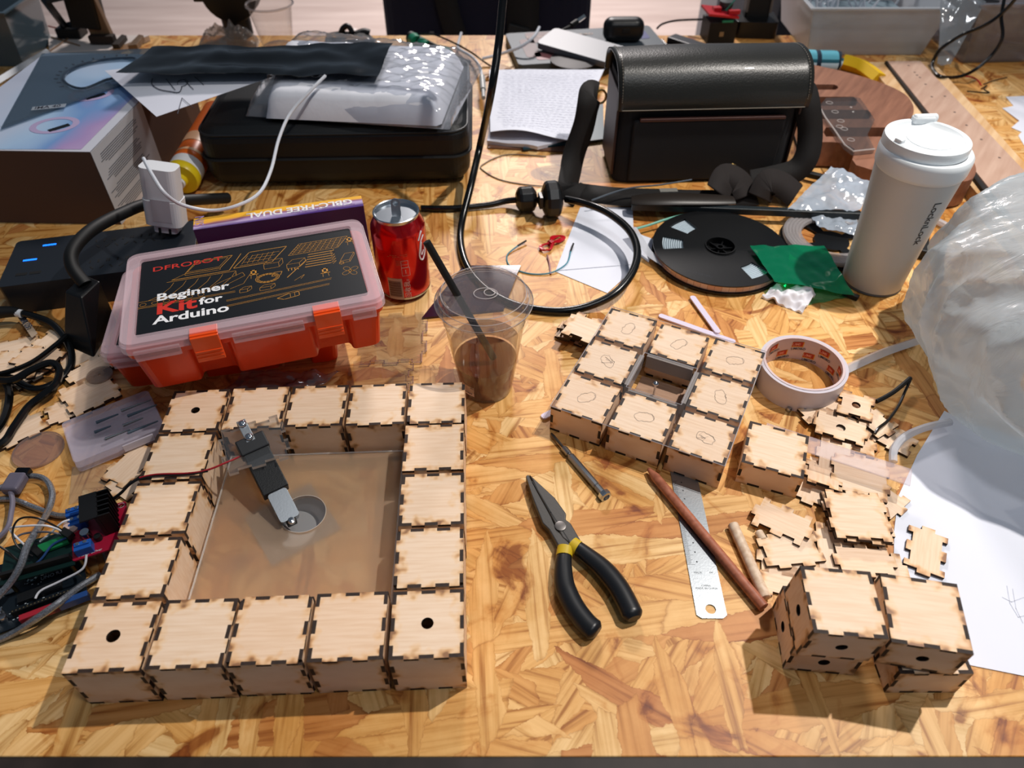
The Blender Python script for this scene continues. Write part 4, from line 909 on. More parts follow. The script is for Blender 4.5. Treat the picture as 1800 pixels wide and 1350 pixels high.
B = MB(); B.tube([at(*p) for p in PW[:6]], .0009, 8, 8); obj('red_wire', B, REDW, t)
B = MB(); B.tube([at(*p) for p in PW[5:]], .0010, 8, 8); B.tube([at(p[0], p[1]+2.5, p[2]-.0003) for p in PW[2:]], .0008, 8, 8); obj('black_wire', B, BW, t)
SILV = mat('glittery_braided_cable', (146, 150, 158), .3, .55, noise_amt=.6, noise_scale=900, coat=.6)
p_ = [(-30, 870, .010), (5, 856, .008), (45, 838, .006), (78, 842, .006), (92, 868, .008), (84, 900, .014), (66, 930, .036), (48, 960, .044), (36, 995, .040), (14, 1030, .030), (-25, 1070, .022)]
cable('usb_cable', 'silvery cable looping over the stacked boards at the left edge', 'cable', p_, .0030, SILV)
cable('usb_cable', 'silvery cable crossing the table behind the motor driver board', 'cable', [(-30, 880, .0035), (20, 878, .0035), (60, 892, .0035), (100, 906, .0035), (135, 908, .0035), (165, 930, .0035), (190, 985, .0035)], .0028, SILV)
cable('usb_cable', 'silvery cable in front of the black microcontroller board', 'cable', [(176, 1010, .006), (140, 1032, .012), (100, 1062, .020), (60, 1090, .016), (20, 1115, .006), (-40, 1140, .004)], .0030, SILV)
t = thing('usb_plug', 'clear grey moulded usb plug with cable at the left edge', 'connector', (0, 0, 0)); p_ = at(26, 850, .010)
GREYC = mat('translucent_grey_mould', (104, 100, 116), .3, alpha=.9)
B = MB(); B.box((p_.x, p_.y, .010), (.017, .022, .011)); obj('plug_body', B, GREYC, t, bevel=.003, bseg=3)
B = MB(); B.box((p_.x+.002, p_.y+.013, .010), (.013, .009, .007)); obj('metal_tip', B, mat('dark_plug_tip', (30, 32, 38), .3, .8), t, bevel=.0006)
B = MB(); B.tube([(p_.x, p_.y-.009, .010), at(22, 880, .010), at(20, 900, .010), at(12, 930, .012), at(-20, 960, .010)], .0024, 8, 8); obj('plug_cable', B, mat('grey_violet_cable', (112, 108, 124), .35), t)

# ------------------------------------------------------------------ black power cables on the left
t = thing('kettle_lead', 'thick black mains lead with a white tag looped on the left of the bench', 'cable', (0, 0, 0))
B = MB(); B.tube([at(*p) for p in [(30, 549, .018), (60, 556, .016), (95, 572, .010), (122, 610, .006), (124, 645, .005), (100, 672, .005), (60, 684, .006), (20, 665, .010), (-20, 660, .008)]], .0043, 12, 8); obj('cable_sheath', B, CORD, t)
B = MB(); B.tube([at(*p) for p in [(-20, 553, .020), (0, 549, .020), (22, 548, .019), (34, 550, .018)]], lambda u: .0085-.003*u, 14, 4); obj('moulded_plug', B, BLACKM, t)
B = MB(); B.tube([at(22, 548, .019), at(39, 552, .0175)], .0052, 14); obj('white_collar', B, WHITEP, t)
tb = [at(30, 556, .012), at(40, 551, .012), at(66, 586, .008), at(56, 594, .008)]
fl_ = obj('paper_tag', patch(tb, 0, 1, 2, 2, .0003), mat('clear_tape_tag', (170, 150, 130), .5), t)
d_ = (tb[2]-tb[1]); text('tag_lettering', 'MA 03', .0105, tb[0]+Vector((.004, -.004, .0008)), math.atan2(d_.y, d_.x), INK, fl_, bold=.0002)
cable('black_cable', 'thin black cable running from the adapter across the left pile', 'cable', [(160, 572, .010), (130, 580, .012), (100, 605, .014), (60, 635, .016), (20, 652, .018), (-20, 662, .018)], .0030, CORD)
cable('black_cable', 'glossy black cable making the lowest bend at the left edge', 'cable', [(-30, 665, .021), (20, 668, .022), (55, 650, .024), (88, 638, .022), (104, 650, .018), (98, 675, .016), (75, 695, .013), (50, 715, .010), (25, 750, .0075), (8, 775, .007), (-30, 800, .006)], .0042, CORD)
cable('black_cable', 'black cable coil at the very left margin', 'cable', [(-30, 655, .007), (0, 665, .007), (16, 690, .007), (10, 730, .007), (-10, 760, .007), (-40, 770, .006)], .0042, CORD)

# ------------------------------------------------------------------ power strip, adapters, charger
BLKS = mat('dark_power_strip_plastic', (26, 32, 40), .45)
c, a, w, d = rect(.042, (0, 506), (235, 474), (262, 398), (24, 424))
w *= 1.42; ex = Vector((math.cos(a), math.sin(a), 0)); c = c+ex*(w*.148)
t = thing('power_strip', 'black power strip with blue lights behind the orange cases', 'power strip', (c.x, c.y, 0), a)
B = MB(); B.prism(rrect(w, d, .006), 0, .042); obj('strip_body', B, BLKS, t, bevel=.002)
HB = mat('socket_hole', (3, 3, 4), .7)
for k, x in enumerate((-.10, .00, .10, .20)):
    for y in (-.25, .22):
        B = MB(); X, Y = x*w+.02, y*d
        B.box((X, Y+.006, .0421), (.0022, .0065, .0004)); B.box((X-.010, Y+.006, .0421), (.0016, .006, .0004)); B.box((X+.010, Y+.006, .0421), (.0016, .006, .0004))
        B.box((X-.006, Y-.008, .0421), (.0018, .007, .0004), Rz(.6)); B.box((X+.006, Y-.008, .0421), (.0018, .007, .0004), Rz(-.6)); obj('socket', B, HB, t)
for x in (-.40, -.33):
    B = MB(); B.box((x*w, -.28*d, .0421), (.013, .0055, .0004)); obj('usb_port', B, HB, t)
for x, y in ((-.31, .32), (-.385, .02)):
    B = MB(); B.prism(rrect(.016, .0035, .0016), .0421, .0424, c=(0, 0)) if False else B.box((x*w, y*d, .0422), (.016, .003, .0004)); obj('indicator_light', B, mat('blue_indicator', (30, 110, 255), .4, emis=((20, 110, 255), 2.2)), t)
t = thing('power_adapter', 'black angled power adapter in front of the power strip', 'power adapter', (0, 0, 0))
a_, b__ = at(150, 505, .055), at(180, 600, .022)
B = MB(); pp = [at(114, 512, .060), at(142, 522, .060), at(176, 494, .060), at(148, 482, .060)]; bt = [at(112, 610, .0), at(166, 634, .0), at(206, 566, .0), at(158, 545, .0)]
B.add(bt+pp, [(0, 1, 5, 4), (1, 2, 6, 5), (2, 3, 7, 6), (3, 0, 4, 7), (4, 5, 6, 7), (3, 2, 1, 0)]); obj('adapter_body', B, BLACKP, t, bevel=.002)
B = MB(); B.box((a_.x, a_.y, .0585), (.020, .016, .001), Rz(.3)); obj('adapter_label', B, mat('dark_grey_label', (40, 44, 50), .5), t)
cable('mains_cable', 'thick matte black cord arching over the power strip', 'cable', [(150, 500, .060), (128, 470, .075), (128, 440, .085), (160, 405, .088), (215, 375, .080), (262, 358, .070), (330, 352, .050), (400, 348, .022)], .0078, BLACKM, 14)
# white charger
t = thing('wall_charger', 'white wall charger plugged upright into the black power strip', 'charger', (0, 0, 0))
lo = at(296, 405, .046); hi = at(283, 315, .115)
ax = (hi-lo).normalized(); up = Vector((0, -1, .2)); y_ = (up-ax*up.dot(ax)).normalized(); x_ = y_.cross(ax)
M_ = Matrix(((x_.x, y_.x, ax.x, lo.x), (x_.y, y_.y, ax.y, lo.y), (x_.z, y_.z, ax.z, lo.z), (0, 0, 0, 1)))
def at_m(B, M_): B.v = [tuple(M_ @ Vector(v)) for v in B.v]; return B
Lh = (hi-lo).length
B = MB(); B.prism(rrect(.047, .032, .009), .012, Lh*.66); obj('charger_body', at_m(B, M_), WHITEP, t, bevel=.004, bseg=3)
B = MB(); B.prism(rrect(.045, .030, .009), Lh*.67, Lh*1.25); obj('charger_cap', at_m(B, M_), WHITEP, t, bevel=.005, bseg=3)
B = MB(); B.prism(rrect(.030, .022, .005), .001, .012); pb_ = obj('plug_base', at_m(B, M_), WHITEP, t, bevel=.002)
B = MB(); B.box((-.0015, .0162, .034), (.024, .0006, .030)); obj('label_panel', at_m(B, M_), mat('grey_charger_label', (196, 192, 198), .5), t)
B = MB()
for x in (-.007, .006): B.box((x, .0100, .004), (.003, .004, .008))
obj('plug_prong', at_m(B, M_), BLACKM, t)
cable('charging_cable', 'white charging cable drooping in front of the black soft case', 'cable', [(572, 133, .160), (545, 160, .150), (510, 200, .130), (490, 245, .115), (476, 300, .100), (455, 340, .096), (415, 362, .096), (370, 370, .096), (320, 360, .112), (290, 340, .134), (268, 308, .150), (252, 278, .160)], .0022, WHITEC)

# ------------------------------------------------------------------ headset carton at far left
c0 = [at(158, 268, .112), at(245, 178, .112)]
E1 = Vector((c0[0].x, c0[0].y, 0)); E2 = Vector((c0[1].x, c0[1].y, 0)); sd = (E2-E1); fd = Vector((-1, 0.03, 0)).normalized()
E3 = E1+sd*2.12
q = [E1+fd*.235, E1, E3, E3+fd*.235]
t = thing('headset_carton', 'white and brown carton with a blue pink picture top at the left edge', 'carton', (0, 0, 0))
B = MB(); B.prism([(p.x, p.y) for p in q], 0, .112); obj('carton_body', B, mat('brown_cardboard', (92, 68, 56), .8), t, bevel=.001)
PIC, nt, b = nodes('printed_pastel_picture'); L_ = nt.links; tc = N(nt, 'TexCoord'); wv = N(nt, 'TexNoise'); wv.inputs['Scale'].default_value = 1.6; L_.new(tc.outputs['UV'], wv.inputs['Vector'])
sx = N(nt, 'SeparateXYZ'); L_.new(tc.outputs['UV'], sx.inputs[0])
f_ = math_(nt, 'ADD', math_(nt, 'MULTIPLY', sx.outputs[0], .75), math_(nt, 'MULTIPLY', math_(nt, 'SUBTRACT', wv.outputs[0], .5), 1.0))
L_.new(ramp(nt, f_, [(.1, srgb((206, 214, 232))), (.4, srgb((176, 206, 236))), (.62, srgb((120, 160, 214))), (.78, srgb((176, 150, 200))), (1, srgb((206, 178, 208)))]), b.inputs['Base Color']); b.inputs['Roughness'].default_value = .35
WCARD = mat('white_coated_card', (206, 208, 218), .45)
B = MB(); ins = .012
B.prism([(p.x, p.y) for p in q], .1122, .1130); tp = obj('top_panel', B, WCARD, t)
qi = [q[0], q[1]+fd*.014+Vector((0, .006, 0)), q[2]+fd*.014, q[3]]; B = MB(); B.sheet(lambda u, v: (qi[0]*(1-u)+qi[1]*u)*(1-v)+(qi[3]*(1-u)+qi[2]*u)*v+Vector((0, 0, .1133)), 4, 4); pic = obj('printed_picture', B, PIC, tp, fix=False)
RING = mat('pale_violet_ring_print', (186, 170, 206), .4)
for (px, py, rx, ry, an) in ((96, 220, .030, .024, .2), (160, 165, .030, .024, .3)):
    c = at(px, py, .1135); ell = lambda s: [(c.x+s*rx*math.cos(k*PI/16)*math.cos(an)-s*ry*math.sin(k*PI/16)*math.sin(an), c.y+s*rx*math.cos(k*PI/16)*math.sin(an)+s*ry*math.sin(k*PI/16)*math.cos(an)) for k in range(32)]
    B = MB(); B.prism(ell(1.1), .1134, .1137, [ell(.80)[::-1]])
    c2 = at(px+12, py+4, .1135); B.mi = 1; B.ribbon([(c2.x-.010, c2.y-.008), (c2.x+.004, c2.y+.006)], .009, .1138); obj('printed_ring', B, [RING, BLACKP], pic, fix=False)
# right side panel with the printed text
sdn = sd.normalized(); nrm = Vector((sdn.y, -sdn.x, 0))
M_ = Matrix(((sdn.x, 0, nrm.x, E1.x+nrm.x*.0008), (sdn.y, 0, nrm.y, E1.y+nrm.y*.0008), (0, 1, 0, 0), (0, 0, 0, 1)))
B = MB(); B.box((sd.length/2, .056, 0), (sd.length, .112, .0006)); sp = obj('side_panel', at_m(B, M_), mat('grey_white_side_card', (186, 188, 194), .55), t)
B = MB(); rg = random.Random(5)
for blk in range(4):
    for k in range(7):
        y_ = .100-blk*.025-k*.0030
        if k == 6: continue
        B.box((.020+(sd.length-.045)*rg.uniform(.75, 1)/2, y_, .0005), ((sd.length-.045)*rg.uniform(.75, 1), .0009, .0002))
obj('printed_text_lines', at_m(B, M_), mat('grey_text_print', (70, 74, 84), .6), sp)
# set square with protractor
SQM = clear('smoky_set_square_plastic', (112, 128, 142), .22, .12, (206, 216, 222))
zq = .1160
out = [at(2, 226, zq), at(262, 132, zq), at(300, 84, zq), at(74, 95, zq)]
ctr = at(178, 150, zq); 
t = thing('set_square', 'smoky transparent set square with protractor arc on the left carton', 'set square', (0, 0, 0))
hole = [];  a0 = at(205, 140, zq); 
arc = [(125, 152), (112, 140), (118, 128), (140, 116), (175, 107), (215, 103), (240, 106), (205, 135), (185, 142), (150, 156)]
hole = [(at(x, y, zq).x, at(x, y, zq).y) for x, y in arc]
def ccw(l): return l if sum(l[i-1][0]*l[i][1]-l[i][0]*l[i-1][1] for i in range(len(l))) > 0 else l[::-1]
B = MB(); B.prism(ccw([(p.x, p.y) for p in out]), zq-.0010, zq+.0010, [ccw(hole)[::-1]]); obj('plate', B, SQM, t)
B = MB(); B.tube([(x, y, zq+.001) for x, y in hole], .0018, 6, 4, closed=True); obj('arc_rim', B, mat('dark_smoky_plastic', (58, 70, 84), .2), t)
B = MB()
def ticks(pa, pb, n, ln, side):
    A2, B2 = Vector(pa), Vector(pb); d2 = (B2-A2).normalized(); nn = Vector((-d2.y, d2.x, 0))*side
    for k in range(n):
        p = A2.lerp(B2, (k+.5)/n)+nn*.002; l_ = ln*(2 if k % 5 == 0 else 1); B.ribbon([p.to_tuple()[:2], (p+nn*l_).to_tuple()[:2]], .0005, zq+.0012)
ticks(out[0], out[1], 60, .0022, 1); ticks(out[3], out[0], 60, .0022, 1); ticks(out[2], out[3], 60, .0022, 1)
for k in range(34):
    a_ = k/33; i_ = a_*5.2; i0 = int(i_); p0 = Vector((*hole[i0], 0)).lerp(Vector((*hole[i0+1], 0)), i_-i0); cc = Vector((ctr.x+.01, ctr.y+.01, 0)); d2 = (p0-cc).normalized()
    B.ribbon([(p0+d2*.004).to_tuple()[:2], (p0+d2*.0065).to_tuple()[:2]], .0007, zq+.0012)
    if k % 3 == 0: B.ribbon([(p0+d2*.011).to_tuple()[:2], (p0+d2*.015).to_tuple()[:2]], .0028, zq+.0012)
obj('scale_marks', B, mat('scale_print', (30, 38, 50), .6), t, fix=False)
p = at(62, 190, zq+.0014); B = MB(); B.box((p.x+.018, p.y+.004, zq+.0013), (.046, .012, .0002), Rz(.25)); tg = obj('name_tape', B, clear('translucent_tape', (190, 200, 210), .5, .3), t)
text('tape_lettering', 'IMA 40', .012, (p.x, p.y-.004, zq+.0016), .25, INK, tg, bold=.0002)

# paper with a drawing, jutting over the carton's corner, then the cloth pack and black film
pc = [at(290, 208, .131), at(560, 150, .140), at(430, 128, .140), at(184, 122, .128)]
pt = thing('sketch_paper', 'white sheet with an ink arc sketch hanging over the carton corner', 'paper', (0, 0, 0))
B = MB(); P4 = [at(184, 124, .126), at(275, 205, .126), at(480, 134, .138), at(400, 100, .138)]
B.sheet(lambda u, v: (P4[0]*(1-u)+P4[1]*u)*(1-v)+(P4[3]*(1-u)+P4[2]*u)*v, 8, 8, .0003); sk = obj('sheet', B, PAPER, pt)
def onplane(x, y, a, b, c_, off=0.0):
    d = _F + _R*((x-900)/CAM_F) - _U*((y-675)/CAM_F); n_ = (b-a).cross(c_-a).normalized(); n_ = n_ if n_.z > 0 else -n_; o_ = Vector((0, 0, CAM_H))
    return o_+d*((a+n_*off-o_).dot(n_)/d.dot(n_))
B = MB()
def drawn(pl_, w_=.0011):
    pts = catmull([onplane(x, y, P4[0], P4[1], P4[2], .0014) for x, y in pl_], 4); 
    for A3, B3 in zip(pts[:-1], pts[1:]): B.tube([A3, B3], w_*.45, 4)
drawn([(268, 138), (267, 148), (280, 157), (300, 161), (315, 162), (320, 152)], .0016); drawn([(312, 148), (313, 143), (322, 140), (330, 143), (326, 150), (318, 152)]); drawn([(292, 139), (308, 158)]); drawn([(325, 142), (340, 157)]); drawn([(342, 135), (358, 149)]); drawn([(320, 172), (312, 200)], .0013); drawn([(320, 172), (340, 190)], .0009)
obj('ink_sketch', B, INK, sk)

# long sealant bottle
pa, pb_ = at(368, 228, .036), at(318, 316, .0265)
t = thing('sealant_tube', 'orange and white sealant tube with a yellow cap between carton and case', 'bottle', pb_)
ax = (pa-pb_).normalized(); M_ = ax.to_track_quat('Z', 'Y').to_matrix().to_4x4(); Lh = (pa-pb_).length
t.rotation_euler = M_.to_euler()
B = MB(); B.lathe([(.0245, .016), (.0245, Lh+.05)], 40); tb_ = obj('tube_body', B, mat('orange_label', (222, 106, 34), .35), t)
B = MB(); B.lathe([(.0247, .014), (.0247, .034)], 40, cap=False); obj('white_band', B, WHITEP, tb_)
B = MB(); B.lathe([(.0250, .046), (.0250, .052)], 40, cap=False); B.lathe([(.0250, .075), (.0250, .100)], 40, cap=False); obj('cream_band', B, mat('cream_label_print', (226, 180, 140), .4), tb_)
B = MB(); B.lathe([(.0252, .018), (.0252, .030)], 12, cap=False, ang=(3.7, 5.4)); rp = obj('red_oval_print', B, mat('dark_red_print', (170, 24, 48), .4), tb_)
B = MB(); B.lathe([(0, -.008), (.010, -.008), (.011, -.001), (.0235, .000), (.0255, .004), (.0255, .014), (.024, .016)], 40); obj('yellow_cap', B, mat('yellow_cap_plastic', (222, 196, 30), .35), t)
B = MB(); B.lathe([(0, -.012), (.0085, -.012), (.0095, -.007)], 24, cap=False); obj('white_nozzle', B, WHITEP, t)
cable('yellow_rod', 'thin yellow rod lying beside the sealant tube', 'rod', [(310, 296, .020), (345, 215, .020)], .0015, mat('yellow_brass_rod', (190, 160, 60), .35), sub=0)

# black soft case
FAB = mat('black_nylon_fabric', (7, 10, 13), .5, bump=.00025, bump_scale=700)
t = thing('soft_case', 'large black soft equipment case lying under the white cloth pack', 'case', (-.270, 1.165, 0), .035)
B = MB(); w, d, h = .402, .285, .098
B.prism(rrect(w, d, .030, 8), .004, h); cs = obj('case_shell', B, FAB, t, bevel=.022, bseg=5)
B = MB(); B.tube([(p[0], p[1], .050) for p in rrect(w+.003, d+.003, .030, 8)], .0024, 6, closed=True); obj('zip', B, mat('zip_tape', (8, 9, 10), .7), t)
B = MB(); B.tube([(p[0], p[1], h-.010) for p in rrect(w-.004, d-.004, .030, 8)], .0016, 6, closed=True); obj('piping', B, mat('case_piping', (30, 34, 38), .5), t)
B = MB(); B.sheet(lambda u, v: ((u-.5)*.22+.03, -d/2-.0015+.0, .022+v*.045), 2, 2); 
# white cloth in a clear bag
CLOTH = mat('white_cloth', (222, 224, 232), .85, bump=.0006, bump_scale=60)
q4 = [at(468, 208, .104), at(775, 222, .104), at(815, 118, .104), at(500, 100, .104)]
def pillow(q4, h, r=.18, seed=0, amp=.004, nu=40, nv=28, fs=25):
    A3, B3, C3, D3 = q4
    B = MB()
    def prof(u):
        e = min(u, 1-u)/r; return math.sqrt(max(0, 1-(1-min(1, e))**2))
    def f(u, v, s=1):
        p = (A3*(1-u)+B3*u)*(1-v)+(D3*(1-u)+C3*u)*v; k = prof(u)*prof(v)
        n_ = amp*(nz(p.x, p.y*2, seed, fs)+.6*abs(nz(p.x, p.y, seed+7, fs*2)))*k
        return p+Vector((0, 0, h*k+n_))
    vs = [f(i/nu, j/nv) for j in range(nv+1) for i in range(nu+1)]; w_ = nu+1
    bot = [Vector((v.x, v.y, q4[0].z)) for v in vs]
    fs1 = [(j*w_+i, j*w_+i+1, (j+1)*w_+i+1, (j+1)*w_+i) for j in range(nv) for i in range(nu)]; o = len(vs)
    B.add(vs+bot, fs1+[tuple(i+o for i in f_[::-1]) for f_ in fs1], smooth=True)
    return B
t = thing('folded_cloth_pack', 'folded white cloth in a clear plastic bag on the black soft case', 'cloth', (0, 0, 0))
obj('folded_cloth', pillow(q4, .036, .10, 1, .002), CLOTH, t)
q5 = [at(432, 204, .1025), at(790, 228, .1025), at(848, 120, .1025), at(520, 78, .1025)]
obj('clear_bag', pillow(q5, .040, .16, 4, .0045, 90, 60, 50), clear('crinkled_clear_bag', (225, 228, 235), .10, .10, (246, 248, 252), 1.6), t)
# black glossy film on top
FILM = mat('glossy_black_film', (10, 12, 14), .10, coat=.6)
zf = .150
q6 = [at(204, 128, .147), at(664, 132, zf+.004), at(690, 74, zf+.006), at(268, 82, .150)]
one('black_film', 'glossy black plastic film lying across the cloth pack and carton', 'plastic film', patch(q6, .0045, 16, 70, 26, .0006, 9, lambda u, v: .004*math.sin(v*12)*(1-abs(2*u-1))*.6+.0), FILM)
# ------------------------------------------------------------------ thick cord hanging from above, looping round the middle
t = thing('hanging_power_cord', 'thick glossy black cord dropping from above and looping round the cup', 'cable', (0, 0, 0))
B = MB(); B.tube([Vector((.02, 1.10, 1.9)), Vector((.01, 1.07, 1.2)), at_y(898, -200, 1.04), at_y(892, -90, 1.02), at_y(884, 0, 1.00), at_y(876, 80, .975), at_y(862, 170, .945), at(845, 250, .070), at(828, 325, .040), at(812, 390, .012), at(810, 430, .006), at(822, 470, .005), at(850, 505, .0045), at(890, 530, .0045), at(930, 542, .0045), at(985, 547, .005), at(1035, 538, .008), at(1082, 515, .016), at(1112, 478, .024), at(1120, 440, .030), at(1106, 405, .034), at(1070, 375, .036), at(1030, 358, .034), at(995, 350, .028)], .0052, 14, 8); obj('cord', B, CORD, t)
B = MB(); B.tube([at(965, 352, .020), at(900, 352, .010), at(860, 360, .006), at(800, 366, .0055), at(740, 366, .0055)], .0045, 12, 8); obj('cord_tail', B, CORD, t)
p = at(970, 352, .026); 
def facet(B, c, R_, L_, ang, n=10):
    B.T = Matrix.Translation(c) @ Matrix.Rotation(ang, 4, 'Z') @ Matrix.Rotation(PI/2, 4, 'Y'); B.lathe([(R_*.55, -L_/2-.004), (R_*.92, -L_/2), (R_, -L_/2+.004), (R_, L_/2-.004), (R_*.92, L_/2), (R_*.55, L_/2+.004)], n, smooth=False); B.T = Matrix.Identity(4)
B = MB(); facet(B, (p.x, p.y, .0275), .0265, .020, .15, 12); B.box((p.x-.0165, p.y-.008, .030), (.006, .018, .018), Rz(.15)); obj('round_clamp', B, BLACKP, t, bevel=.001)
p2 = at(925, 352, .018); B = MB(); facet(B, (p2.x, p2.y, .020), .0185, .022, .15, 10); obj('small_clamp', B, BLACKP, t, bevel=.001)

# white paper with a fold under the cord loop
P4 = [at(976, 478), at(1062, 516), at(1112, 366), at(1022, 366)]
t = thing('note_paper', 'small white folded paper under the black cord loop', 'paper', (0, 0, 0))
B = MB(); P5 = [P4[0], P4[1]+Vector((.004, 0, 0)), at(1118, 470), at(1110, 365), at(1020, 365)]
B.prism([(p.x, p.y) for p in P5], .0004, .0008); obj('sheet', B, PAPER, t)
B = MB(); B.sheet(lambda u, v: (at(978, 477)*(1-u)+at(1114, 466)*u)*(1-v)+(at(1022, 372)*(1-u)+at(1112, 372)*u)*v+Vector((0, 0, .0015+.004*math.sin(PI*v)*(u))), 8, 8, .0002); obj('raised_flap', B, PAPER, t)
B = MB(); B.prism([(p.x, p.y) for p in (at(1118, 410), at(1112, 440), at(1140, 462), at(1156, 424))], .0004, .0008)
one('paper_corner', 'white paper corner sticking out between the note and the reel', 'paper', B, PAPER)
# coiled red wire
t = thing('red_wire_bundle', 'bundle of thin red wire knotted into a bow beside the note', 'wire', (0, 0, 0)); p = at(968, 432)
B = MB()
for k in range(4):
    a_ = .75; R1 = Matrix.Rotation(a_+k*.06, 3, 'Z')
    lobes = [Vector((.0005*k, 0, .005)), Vector((.010, .006+k*.0004, .003+.001*k)), Vector((.024-.001*k, .004, .004)), Vector((.026-.001*k, -.003, .003)), Vector((.012, -.006, .004+.001*k)), Vector((-.002, 0, .006)), Vector((-.012, .007, .003)), Vector((-.019+.001*k, .003, .004)), Vector((-.019, -.004, .003+.0008*k)), Vector((-.009, -.0075, .003)), Vector((0, -.001*k, .006))]
    B.tube([R1 @ v+Vector((p.x, p.y, 0)) for v in lobes], .0009, 6, 6, closed=True)
for k in range(4): B.tube([Vector((p.x, p.y, .004))+Matrix.Rotation(.75, 3, 'Z') @ Vector((-.002+k*.0014, .0042*math.cos(q), .0042*math.sin(q))) for q in [i*PI/5 for i in range(10)]], .0009, 6, closed=True)
RW = mat('bright_red_wire', (196, 16, 34), .3)
obj('coils', B, RW, t)
B = MB(); B.tube([at(962, 448, .003), at(966, 465, .0015), at(968, 482, .0012)], .0012, 6, 4); obj('wire_tail', B, mat('maroon_wire', (120, 20, 36), .4), t)
t = thing('teal_wire', 'thin teal wire with black ends curving round the red bundle', 'wire', (0, 0, 0)); TEAL = mat('teal_wire_sheath', (64, 140, 160), .35)
B = MB(); B.tube([at(*p) for p in [(910, 432, .003), (892, 448, .0012), (895, 466, .0012), (918, 478, .0012), (945, 482, .0012), (972, 478, .002), (996, 463, .003), (1003, 442, .004)]], .0009, 8, 8); obj('wire', B, TEAL, t)
B = MB(); B.tube([at(925, 423, .004), at(910, 432, .003)], .0013, 8); B.tube([at(1003, 442, .004), at(1008, 428, .005)], .0013, 8); obj('wire_ends', B, BLACKM, t)
cable('thin_wire', 'thin grey wire lying in front of the handwritten papers', 'wire', [(1000, 330, .003), (930, 325, .0012), (880, 316, .0012), (850, 300, .0012), (848, 290, .0012), (890, 272, .0012), (960, 275, .0012)], .0009, mat('thin_grey_wire', (120, 110, 100), .4))
cable('zip_tie', 'dark zip tie end sticking up in front of the messenger bag', 'zip tie', [(1040, 352, .020), (1100, 332, .030), (1160, 325, .036), (1216, 316, .042)], .0012, mat('grey_zip_tie', (84, 94, 104), .4))

# ------------------------------------------------------------------ LED strip reel
c = at(1265, 438, .012)
t = thing('led_strip_reel', 'black plastic reel of led strip lying flat behind the nine box set', 'reel', (c.x, c.y, .003), .1)
R_ = .0905
def wedge(a0, a1, r0, r1, n=6): return [(r1*math.cos(a0+(a1-a0)*k/n), r1*math.sin(a0+(a1-a0)*k/n)) for k in range(n+1)]+[(r0*math.cos(a1-(a1-a0)*k/n), r0*math.sin(a1-(a1-a0)*k/n)) for k in range(n+1)]
wins = [wedge(a_, a_+.42, .050, .078) for a_ in (1.95, 2.7, 4.95)]
B = MB(); B.prism(circle(R_, 72), .0120, .0136, [circle(.019, 32)[::-1]]+[w_[::-1] for w_ in wins]); obj('upper_flange', B, BLACKP, t)
B = MB(); B.prism(circle(R_, 72), 0, .0016, [circle(.017, 32)[::-1]]); obj('lower_flange', B, BLACKP, t)
B = MB(); B.lathe([(.019, .0016), (.019, .0155), (.0205, .0155), (.0205, .0136)], 40, cap=False); B.lathe([(.0, .006), (.019, .006)], 40, cap=False); B.lathe([(.0055, .006), (.0055, .0135), (.0035, .0135), (.0035, .006)], 20, cap=False)
for k in range(6): B.box((.0115*math.cos(k*PI/3), .0115*math.sin(k*PI/3), .008), (.013, .0016, .005), Rz(k*PI/3))
obj('hub', B, BLACKP, t)
LED, nt, b = nodes('led_strip_tape'); L_ = nt.links; tc = N(nt, 'TexCoord')
ck = N(nt, 'TexBrick'); ck.inputs['Scale'].default_value = 1; ck.inputs['Color1'].default_value = srgb((226, 206, 196)); ck.inputs['Color2'].default_value = srgb((216, 178, 156)); ck.inputs['Mortar'].default_value = srgb((120, 90, 80)); ck.inputs['Mortar Size'].default_value = .02; ck.inputs['Brick Width'].default_value = 1; ck.inputs['Row Height'].default_value = 4
L_.new(tc.outputs['UV'], ck.inputs['Vector']); L_.new(ck.outputs[0], b.inputs['Base Color']); b.inputs['Roughness'].default_value = .3
B = MB(); B.sheet(lambda u, v: ((R_-.0035)*math.cos(u*2*PI), (R_-.0035)*math.sin(u*2*PI), .002+v*.0098), 90, 1); 
B.uv = [(x*60, y) for x, y in B.uv]; obj('wound_strip', B, LED, t, fix=False)
for w_i, a0 in enumerate((1.95, 2.7, 4.95)):
    B = MB()
    for k in range(10): B.tube([((.050+.003*k)*math.cos(a0-.05+.52*j/8), (.050+.003*k)*math.sin(a0-.05+.52*j/8), .0098) for j in range(9)], .0013, 6)
    obj('inner_winding', B, clear('pale_strip_silicone', (206, 222, 232), .75, .15), t)
text('moulded_lettering', 'F1 10 METERS', .0055, (-.060, -.052, .01365), -.55, mat('embossed_black', (46, 48, 54), .3), t)
# free end of the strip with solder pads and clear sleeve
B = MB(); pts = [at(1112, 400, .022), at(1128, 425, .018), at(1142, 446, .012), at(1165, 462, .010), at(1192, 480, .009)]
B.tube(pts, .0055, 4, 6, flat=(1, .18)); one('led_strip_end', 'clear sleeved end of the led strip unwinding over the note', 'led strip', B, clear('clear_silicone_sleeve', (222, 224, 232), .55, .15))
cable('strip_lead_wire', 'white green and red lead wire from the reel to the strip end', 'wire', [(1118, 402, .012), (1140, 396, .012), (1170, 386, .014), (1200, 378, .012)], .0018, mat('mint_green_wire', (120, 190, 170), .4))

